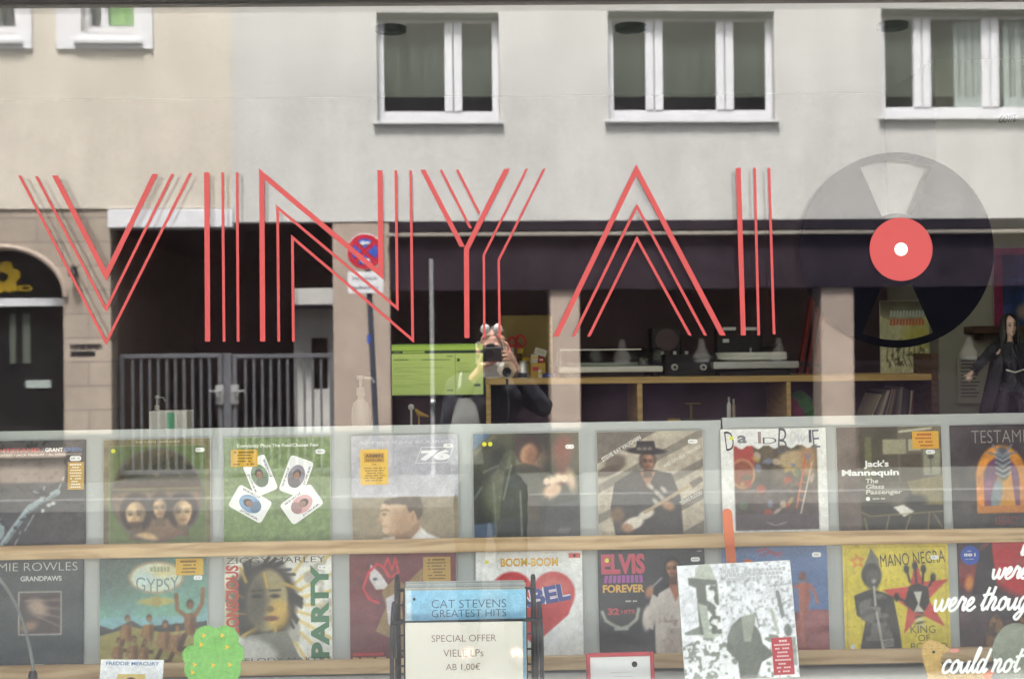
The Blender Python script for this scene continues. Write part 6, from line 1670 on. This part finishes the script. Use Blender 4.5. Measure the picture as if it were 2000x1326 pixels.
MB().tube([(at(776, 1152, RY + .055).x, RY + .055, at(900, 1151, RY + .055).z), (at(1041, 1150, RY + .055).x, RY + .055, at(900, 1150, RY + .055).z)], .0035, 8).build('rear_bar', 'black_metal', RK)
MB().box(rl - .02, rr_ + .02, RY - .036, RY + .10, PZ, PZ + .006, .002).build('base_tray', 'black_metal', RK)
# sleeves in the rack, front one with its title
bz = at(910, 1152, RY - .012).z - SZ
P = Art((120, 172, 204)); P.vgrad((122, 176, 208), (140, 190, 216)); P.mix(P.ell_m(.62, .12, .25, .18, 0, .4), (150, 196, 218), .8); P.mix((P.X < .045).astype(float), (196, 212, 220), .8); P.mix(P.fbm(5, 3) * (P.X > .6), (146, 180, 196), .35)
t = sleeve(0, 1, 0, P, 'sky blue record sleeve in the front of the rack with a dark serif style title', 'card', mtx=Matrix.Translation((at(910, 1200, RY - .012).x, RY - .012, bz)) @ Matrix.Rotation(R(-3.2), 4, 'X'))
title(t, 'CAT STEVENS', .215, .083, .835, .15, (58, 78, 96), -.012); title(t, 'GREATEST HITS', .215, .165, .835, .225, (58, 78, 96), -.012)
m = MB(); m.lathe([(.012 * SZ, -.0054), (.012 * SZ, -.0050)], (U(.07), 0, V(.075)), 'y', 14); m.build('round_mark', 'black_plastic', t, False)
labs = ['record sleeve right behind the blue one in the rack, only its cream top edge showing', 'grey record sleeve in the middle of the rack behind the cream one', 'pale record sleeve near the rear of the rack', 'record sleeve at the very back of the rack, its top edge highest']
for k in range(4):
    P = Art([(214, 210, 190), (170, 176, 176), (196, 202, 200), (176, 184, 184)][k]); P.shade(.1, 6); P.rect(0, .012, 1, .02, (120, 130, 130))
    sleeve(0, 1, 0, P, labs[k], 'card', mtx=Matrix.Translation((at(910 - 2 + (k % 3) * 1.5, 1200, RY).x, RY + .0 + .012 * k, bz + .004 + .0035 * k)) @ Matrix.Rotation(R(-3.0), 4, 'X'))
# the paper sign
Yp = RY - .041
q0, q1 = at(792, 1216, Yp), at(1022, 1335, Yp)
t = thing('paper_sign', 'cream paper sheet with a handwritten style special offer hung on the rack', 'sign', ((q0.x + q1.x) / 2, Yp, at(900, 1480, Yp).z))
zlo = at(900, 1480, Yp).z
MB().box(q0.x, q1.x, Yp, Yp + .0015, zlo, q0.z).build('paper_sheet', 'paper_sign' if 'paper_sign' in M else 'card', t)
for s_, x0, x1, y0, y1 in (('SPECIAL OFFER', 843, 969, 1238, 1253), ('VIELE LPs', 866, 944, 1267, 1282), ('AB 1,00€', 871, 938, 1294, 1310)):
    a, b = at(x0, y1, Yp), at(x1, y0, Yp)
    m = MB(); put_text(m, s_, a.x, a.z, b.x, b.z, Yp - .0006, (120, 98, 86), -.006); m.build('text_line', 'paper', t)
# ------------------------------------------------------------------ figures
_ico = []
def skin_body(name, J, E, root, ells=(), voxel=.006, mt='skin', parent=None, smooth_it=6, wrinkle=0.0, wscale=14):
    "one continuous body: joints J (point, radius), edges E, extra rounded volumes melted into the surface"
    if not _ico:
        bm = bmesh.new(); bmesh.ops.create_icosphere(bm, subdivisions=1, radius=1.03); bm.verts.index_update()
        _ico.append(np.array([v.co[:] for v in bm.verts])); _ico.append(np.array([[v.index for v in f.verts] for f in bm.faces])); bm.free()
    cs = [(J[k][0], (J[k][1],) * 3) for k in J]
    for a, b in E:
        (pa, ra), (pb, rb) = J[a][:2], J[b][:2]
        n = max(2, min(14, int((pb - pa).length / (.42 * min(ra, rb)))))
        cs += [(pa.lerp(pb, i / n), (ra + (rb - ra) * i / n,) * 3) for i in range(1, n)]
    cs += [(c, r) for c, r, q in ells]
    nv = len(_ico[0])
    vs = np.concatenate([_ico[0] * np.array(r) + np.array(c) for c, r in cs])
    fs = np.concatenate([_ico[1] + i * nv for i in range(len(cs))])
    m2 = bpy.data.meshes.new(name); m2.from_pydata(vs.tolist(), [], fs.tolist()); m2.update()
    o2 = bpy.data.objects.new(name, m2); COL.objects.link(o2)
    rm_ = o2.modifiers.new("r", 'REMESH'); rm_.mode = 'VOXEL'; rm_.voxel_size = voxel; rm_.use_smooth_shade = True
    sm_ = o2.modifiers.new("m", 'SMOOTH'); sm_.iterations = smooth_it; sm_.factor = .5
    dg = bpy.context.evaluated_depsgraph_get(); dg.update()
    m3 = bpy.data.meshes.new_from_object(o2.evaluated_get(dg))
    o2.modifiers.clear(); o2.data = m3; m3.name = name
    if wrinkle:
        from mathutils import noise
        cos = [v.co.copy() for v in m3.vertices]; nos = [v.normal.copy() for v in m3.vertices]
        out = []
        for c, nn in zip(cos, nos):
            q_ = c * wscale
            out += (c + nn * (wrinkle * (noise.noise(q_) + .6 * noise.noise(V3((q_.x * 2.2, q_.y * 2.2, q_.z * 1.1))))))[:]
        m3.vertices.foreach_set("co", out); m3.update()
    off = Vector((0, 0, 0)); q = parent
    while q is not None: off += q.location; q = q.parent
    m3.transform(Matrix.Translation(-off))
    for p in m3.polygons: p.use_smooth = True
    m3.materials.clear(); m3.materials.append(M[mt])
    o2.parent = parent
    return o2
V3 = Vector
GR = -.12
PH = thing('person', 'person in a dark jacket and jeans photographing the window, sunglasses pushed up, mirrored', 'person', (0.0, -3.95, GR))
def hand(J, E, pre, wrist, palm, fingers, r=.0085):
    J[pre + 'w'] = (wrist, .026); J[pre + 'p'] = (palm, .027, .019); E.append((pre + 'w', pre + 'p'))
    for i, ch in enumerate(fingers):
        last = pre + 'p'
        for j, p in enumerate(ch):
            k = '%sf%d%d' % (pre, i, j); J[k] = (p, r * (1.05 - .12 * j)); E.append((last, k)); last = k
J, E = {}, []
def jn(k, p, r, par=None, r2=None):
    J[k] = (V3(p), r) if r2 is None else (V3(p), r, r2)
    if par: E.append((par, k))
hx, hy, hz = .014, -3.872, 1.565
jn('pelvis', (0, -3.96, .86), .13); jn('waist', (0, -3.965, 1.06), .125, 'pelvis'); jn('chest', (0, -3.96, 1.27), .145, 'waist'); jn('neck', (.004, -3.935, 1.43), .058, 'chest'); jn('nape', (.01, -3.905, 1.50), .055, 'neck')
for s, n in ((-1, 'L'), (1, 'R')):
    jn('sh' + n, (s * .165, -3.955, 1.365), .060, 'chest')
    jn('hip' + n, (s * .095, -3.955, .80), .095, 'pelvis'); jn('kn' + n, (s * .115, -3.93, .38), .060, 'hip' + n); jn('an' + n, (s * .125, -3.98, -.03), .042, 'kn' + n); jn('to' + n, (s * .14, -3.86, -.085), .034, 'an' + n)
jn('elL', (-.215, -3.82, 1.185), .043, 'shL'); jn('elR', (.285, -3.85, 1.26), .043, 'shR')
hand(J, E, 'L', V3((-.085, -3.725, 1.425)), V3((-.045, -3.712, 1.468)),
     [[V3((-.052, -3.690, 1.500)), V3((-.044, -3.686, 1.528)), V3((-.036, -3.688, 1.548))], [V3((-.028, -3.680, 1.494)), V3((-.004, -3.676, 1.500)), V3((.016, -3.678, 1.508))],
      [V3((-.026, -3.700, 1.488)), V3((.0, -3.698, 1.492)), V3((.024, -3.699, 1.500))], [V3((-.024, -3.722, 1.484)), V3((.0, -3.724, 1.488)), V3((.018, -3.725, 1.494))], [V3((-.056, -3.735, 1.492)), V3((-.052, -3.742, 1.520))]])
E.append(('elL', 'Lw'))
hand(J, E, 'R', V3((.135, -3.760, 1.475)), V3((.112, -3.722, 1.520)),
     [[V3((.106, -3.690, 1.568)), V3((.094, -3.678, 1.600)), V3((.074, -3.684, 1.612))], [V3((.104, -3.676, 1.552)), V3((.088, -3.660, 1.560)), V3((.068, -3.660, 1.560))],
      [V3((.104, -3.674, 1.535)), V3((.088, -3.658, 1.540)), V3((.067, -3.659, 1.540))], [V3((.104, -3.676, 1.516)), V3((.088, -3.662, 1.519)), V3((.070, -3.662, 1.520))], [V3((.098, -3.756, 1.545)), V3((.078, -3.770, 1.562))]])
E.append(('elR', 'Rw'))
face = [(V3((hx, hy, hz + .02)), (.076, .096, .108), None), (V3((hx, hy + .030, hz - .045)), (.056, .062, .068), None),
        (V3((hx, hy + .100, hz - .012)), (.013, .020, .022), None), (V3((hx, hy + .093, hz + .012)), (.008, .010, .024), None),
        (V3((hx - .078, hy - .006, hz - .006)), (.008, .018, .030), None), (V3((hx + .078, hy - .006, hz - .006)), (.008, .018, .030), None),
        (V3((hx - .03, hy + .084, hz + .03)), (.024, .012, .009), None), (V3((hx + .03, hy + .084, hz + .03)), (.024, .012, .009), None),
        (V3((hx, hy + .078, hz - .062)), (.022, .014, .007), None), (V3((hx, hy + .070, hz - .095)), (.022, .018, .016), None)]
skin_body('body', J, E, 'pelvis', face, .0055, 'skin', PH, 3)
for s in (-1, 1):
    ey = MB(); ey.lathe([(.0005, .010), (.008, .008), (.011, .002), (.009, -.006)], (hx + s * .031, hy + .083, hz + .012), 'y', 14); eo = ey.build('eye', 'white_plastic', PH)
    MB().lathe([(.005, .0092), (.0045, .0105)], (hx + s * .031, hy + .083, hz + .012), 'y', 12).build('iris', 'black_plastic', eo)
MB().tube([(hx - .022, hy + .092, hz - .060), (hx, hy + .096, hz - .062), (hx + .022, hy + .092, hz - .060)], .0032, 6).build('mouth', 'red_paint', PH)
# beard, hair fringe
bd = MB()
for k in range(90):
    a = -1.35 + 2.7 * k / 89
    for j in range(5):
        x = hx + (.062 - .004 * j) * math.sin(a); y = hy + .022 + (.062 + .004 * j) * math.cos(a); z = hz - .055 - .014 * j - .012 * math.cos(a)
        bd.tube([(x, y, z), (x * 1.0 + .003 * math.sin(k * 5.1), y + .006, z - .022)], [.0042, .0015], 5)
bd.build('beard', 'hair_white', PH)
hr = MB()
for k in range(70):
    a = 1.75 + 2.8 * k / 69
    for j in range(4):
        x = hx + .078 * math.sin(a); y = hy + .098 * math.cos(a); z = hz + .045 - .028 * j
        hr.tube([(x, y, z), (x + .006 * math.sin(a), y + .006 * math.cos(a), z - .03)], [.005, .003], 5)
hr.build('hair', 'hair_white', PH)
# clothes follow the body
Jc = {k: (v[0], v[1] + (.014 if k[:2] == 'el' else .024)) for k, v in J.items() if k in ('waist', 'chest', 'shL', 'shR', 'elL', 'elR')}
Jc['pelvis'] = (J['pelvis'][0], .155); Jc['cuffL'] = (J['elL'][0].lerp(J['Lw'][0], .82), .045); Jc['cuffR'] = (J['elR'][0].lerp(J['Rw'][0], .82), .045); Jc['collar'] = (V3((.0, -3.94, 1.425)), .082)
skin_body('jacket', Jc, [('pelvis', 'waist'), ('waist', 'chest'), ('chest', 'shL'), ('chest', 'shR'), ('shL', 'elL'), ('shR', 'elR'), ('elL', 'cuffL'), ('elR', 'cuffR'), ('chest', 'collar')], 'pelvis', (), .008, 'jacket', PH, 3, .012)
Jt = {k: (v[0], v[1] + .022) for k, v in J.items() if k in ('pelvis', 'hipL', 'hipR', 'knL', 'knR')}
Jt['bl'] = (J['anL'][0] + V3((0, 0, .02)), .058); Jt['br'] = (J['anR'][0] + V3((0, 0, .02)), .058)
skin_body('jeans', Jt, [('pelvis', 'hipL'), ('pelvis', 'hipR'), ('hipL', 'knL'), ('hipR', 'knR'), ('knL', 'bl'), ('knR', 'br')], 'pelvis', (), .008, 'jeans', PH, 3, .008)
for s, n in ((-1, 'L'), (1, 'R')):
    a_, t_ = J['an' + n][0], J['to' + n][0]
    skin_body('shoe', {'h': (a_ + V3((0, -.03, -.04)), .044), 'm': (a_ + V3((0, .04, -.048)), .044), 't': (t_ + V3((0, .03, .006)), .036)}, [('h', 'm'), ('m', 't')], 'm', (), .006, 'black_plastic', PH, 2)
sgl = MB()
for s in (-1, 1):
    sgl.lathe([(.002, .006), (.022, .004), (.027, -.001), (.026, -.004)], (hx + s * .032, hy + .076, hz + .112), 'y', 20)
sgl.build('sunglasses', 'shade_glass' if 'shade_glass' in M else 'silver', PH)
MB().tube([(hx - .080, hy - .02, hz + .06), (hx - .064, hy + .06, hz + .11), (hx - .004, hy + .080, hz + .118), (hx + .004, hy + .080, hz + .118), (hx + .064, hy + .06, hz + .11), (hx + .080, hy - .02, hz + .06)], .0035, 8).build('sunglasses_frame', 'black_plastic', PH)
# camera in the hands
CMR = thing('camera', 'black camera held up to the eye by the person photographing the window', 'camera', (.02, -3.72, 1.50))
MB().box(-.042, .072, -3.758, -3.702, 1.508, 1.585, .007).box(-.012, .030, -3.752, -3.706, 1.585, 1.603, .006).build('camera_body', 'black_plastic', CMR)
MB().lathe([(.030, -3.7015), (.032, -3.695), (.031, -3.672), (.029, -3.665), (.024, -3.666), (.022, -3.680)], (.002, 0, 1.548), 'y', 30).build('lens', 'black_metal', CMR)
MB().lathe([(.006, .0), (.006, .006)], (.056, -3.728, 1.5852), 'z', 12).build('shutter_button', 'silver', CMR)
# pale bag hanging from the left shoulder
BG = thing('shoulder_bag', 'pale grey cloth bag hanging at the left side of the person with the camera', 'bag', (-.13, -3.75, 1.0))
bgm = MB()
prof = []
for i in range(9):
    t_ = i / 8; z = 1.32 - .34 * t_; wv = .012 + .075 * math.sin(math.pi * min(.5, .08 + t_ * .8)) ; th = .02 + .045 * math.sin(math.pi * (.15 + .7 * t_))
    prof.append((z, wv, th))
n_ = 20; vs, fs = [], []
for z, wv, th in prof:
    for k in range(n_):
        a = 2 * math.pi * k / n_; vs.append((-.125 + wv * math.cos(a) + .006 * math.sin(z * 40 + k), -3.745 + th * math.sin(a), z))
for i in range(len(prof) - 1):
    for k in range(n_): fs.append((i * n_ + k, i * n_ + (k + 1) % n_, (i + 1) * n_ + (k + 1) % n_, (i + 1) * n_ + k))
fs += [tuple(range(n_)), tuple((len(prof) - 1) * n_ + k for k in range(n_))]
bgm.add(vs, fs, True); bgm.build('bag_body', 'grey_cloth', BG)
MB().tube([(-.16, -3.745, 1.29), (-.155, -3.83, 1.40), (-.15, -3.93, 1.445), (-.15, -4.03, 1.38), (-.14, -4.06, 1.2)], .010, 8).build('strap', 'grey_cloth', BG)

# ------------------------------------------------------------------ the toy figure behind the board
YT = .80
def T_(px, py, dy=0.0):
    p = at(px, py, YT); return V3((p.x, YT + dy, p.z))
hd = T_(1972, 637)
TY = thing('toy_figure', 'toy figure in a long black open coat holding one arm out, behind the board', 'figure', (hd.x, YT, CT))
J, E = {}, []
px1 = .0016
jn('pelvis', T_(1976, 752), .026); jn('waist', T_(1975, 728), .024, 'pelvis'); jn('chest', T_(1973, 700), .0235, 'waist'); jn('neck', T_(1972, 664), .0105, 'chest'); jn('nape', T_(1972, 654), .010, 'neck')
jn('shL', T_(1941, 682), .0145, 'chest'); jn('elL', T_(1918, 704, -.01), .0115, 'shL'); jn('shR', T_(2007, 682), .0145, 'chest'); jn('elR', T_(2030, 712, -.005), .0115, 'shR'); jn('wrR', T_(2044, 742, -.01), .008, 'elR'); jn('paR', T_(2048, 754, -.012), .009, 'wrR')
for i in range(4): jn('qR%d' % i, T_(2046 + 3 * i, 766 - abs(i - 1.5), -.014), .0030, 'paR')
W0, P0 = T_(1896, 726, -.02), T_(1888, 733, -.024)
J['Lw'] = (W0, .0075); E.append(('elL', 'Lw')); J['Lp'] = (P0, .0085, .006); E.append(('Lw', 'Lp'))
for i, (ax, ay) in enumerate(((1877, 733), (1878, 740), (1882, 745), (1888, 747))):
    mid = P0.lerp(T_(ax, ay, -.03), .55) + V3((0, -.002, 0))
    J['lf%d' % i] = (mid, .0030); J['lt%d' % i] = (T_(ax, ay, -.028), .0024); E += [('Lp', 'lf%d' % i), ('lf%d' % i, 'lt%d' % i)]
J['th'] = (T_(1893, 741, -.028), .0030); E.append(('Lp', 'th'))
for s, n, fx in ((-1, 'L', 1958), (1, 'R', 1996)):
    jn('hip' + n, T_(fx, 766), .021, 'pelvis'); J['kn' + n] = (V3((T_(fx, 766).x + s * .006, YT - .008, CT + .155)), .0165); E.append(('hip' + n, 'kn' + n)); J['an' + n] = (V3((T_(fx, 766).x + s * .008, YT, CT + .03)), .012); E.append(('kn' + n, 'an' + n)); J['to' + n] = (V3((T_(fx, 766).x + s * .010, YT - .04, CT + .012)), .010); E.append(('an' + n, 'to' + n))
fr0 = [(hd + V3((0, 0, .004)), (.0215, .026, .031), None), (hd + V3((0, -.007, -.014)), (.0155, .018, .019), None), (hd + V3((0, -.0265, -.003)), (.0035, .005, .008), None), (hd + V3((0, -.024, -.020)), (.006, .004, .003), None), (hd + V3((0, -.021, -.028)), (.006, .006, .005), None)]
M['doll_skin'] = mat('pale doll skin', (.46, .31, .24), .5, .05, 40)
skin_body('body', J, E, 'pelvis', fr0, .0021, 'doll_skin', TY, 2)
for s in (-1, 1):
    MB().lathe([(.0005, -.0035), (.003, -.0028), (.0034, -.0005)], (hd.x + s * .0085, hd.y - .0225, hd.z + .002), 'y', 10).build('eye', 'hair_dark', TY)
    MB().tube([tuple(hd + V3((s * .0045, -.0255, .0085))), tuple(hd + V3((s * .0125, -.0235, .0085)))], .0012, 6).build('eyebrow', 'hair_dark', TY)
MB().tube([tuple(hd + V3((-.006, -.0272, -.0195))), tuple(hd + V3((.006, -.0272, -.0195)))], .0011, 6).build('mouth', 'dark_wood', TY)
hr = MB()
for k in range(64):
    a = R(52) + R(256) * k / 63
    for j in range(2):
        sx, sy = math.sin(a), -math.cos(a)
        l_ = .052 + .010 * math.sin(k * 2.3)
        q = [hd + V3((.006 * sx, .004 + .006 * sy, .0365)), hd + V3((.021 * sx, .002 + .024 * sy, .028)), hd + V3((.0255 * sx, .002 + .030 * sy, .005)), hd + V3((.026 * sx, .004 + .030 * sy, -.018)), hd + V3(((.027 + .003 * j) * sx, .006 + .028 * sy, -l_))]
        hr.tube([tuple(v) for v in catmull(q, 3)], .0034, 5)
hr.build('hair', 'hair_dark', TY)
# shirt and trousers
Js = {k: (J[k][0], J[k][1] + .0035) for k in ('pelvis', 'waist', 'chest')}; Js['n'] = (T_(1972, 672), .014)
skin_body('shirt', Js, [('pelvis', 'waist'), ('waist', 'chest'), ('chest', 'n')], 'pelvis', (), .0025, 'cloth_grey', TY, 3, .0018, 70)
Js = {k: (J[k][0], J[k][1] + .003) for k in ('pelvis', 'hipL', 'hipR', 'knL', 'knR', 'anL', 'anR')}
skin_body('trousers', Js, [('pelvis', 'hipL'), ('pelvis', 'hipR'), ('hipL', 'knL'), ('hipR', 'knR'), ('knL', 'anL'), ('knR', 'anR')], 'pelvis', (), .0025, 'cloth_grey', TY, 3, .0018, 70)
for n in 'LR':
    a_ = J['an' + n][0]; skin_body('boot', {'a': (a_ + V3((0, 0, .01)), .016), 'h': (a_ + V3((0, 0, -.014)), .015), 't': (J['to' + n][0] + V3((0, -.008, .002)), .013)}, [('a', 'h'), ('h', 't')], 'h', (), .0025, 'black_plastic', TY, 2)
bl = MB(); bl.tube([tuple(T_(1957, 722, -.036)), tuple(T_(1974, 727, -.038)), tuple(T_(1992, 721, -.036))], .0022, 6); bl.build('belt', 'wall_light', TY)
# coat: sleeves and an open flaring skirt
Js = {'c': (T_(1973, 686, .010), .026), 'a': (J['shL'][0] + V3((0, .004, 0)), .021), 'b': (J['elL'][0], .0175), 'd': (J['elL'][0].lerp(W0, .82), .0155), 'e': (J['shR'][0] + V3((0, .004, 0)), .021), 'f': (J['elR'][0], .0175), 'g': (J['elR'][0].lerp(J['wrR'][0], .85), .0155)}
skin_body('coat_sleeves', Js, [('c', 'a'), ('a', 'b'), ('b', 'd'), ('c', 'e'), ('e', 'f'), ('f', 'g')], 'c', (), .0022, 'cloth_black', TY, 3, .0028, 80)
rows = []
z0, z1 = T_(1973, 672).z, CT + .05
n_ = 44
for i in range(26):
    t_ = i / 25; z = z0 + (z1 - z0) * t_
    rx = .034 + .020 * min(1, t_ * 6) + .050 * max(0, t_ - .15) ** 1.1; ry = .026 + .012 * min(1, t_ * 5) + .045 * max(0, t_ - .2)
    gap = R(14) + R(46) * t_
    row = []
    for k in range(n_):
        a = gap + (2 * math.pi - 2 * gap) * k / (n_ - 1)
        fold = 1 + .07 * t_ * math.sin(a * 9 + 1) + .03 * t_ * math.sin(a * 17)
        row.append(V3((T_(1973, 700).x - .004 + rx * fold * math.sin(a) - .02 * t_ * (math.sin(a) < 0), YT + .006 - ry * fold * math.cos(a), z)))
    rows.append(row)
cm = MB(); vs = [tuple(v) for r_ in rows for v in r_]
cm.add(vs, [(i * n_ + k, i * n_ + k + 1, (i + 1) * n_ + k + 1, (i + 1) * n_ + k) for i in range(25) for k in range(n_ - 1)], True)
co = cm.build('coat_skirt', 'cloth_black', TY)
so = co.modifiers.new("thickness", 'SOLIDIFY'); so.thickness = .0025
for s in (-1, 1):
    MB().prism([(T_(1973 + s * 6, 668).x, T_(1973, 668).z), (T_(1973 + s * 24, 676).x, T_(1973, 672).z), (T_(1973 + s * 22, 700).x, T_(1973, 704).z), (T_(1973 + s * 13, 708).x, T_(1973, 712).z)], YT - .043, YT - .039).build('lapel', 'cloth_black', TY)
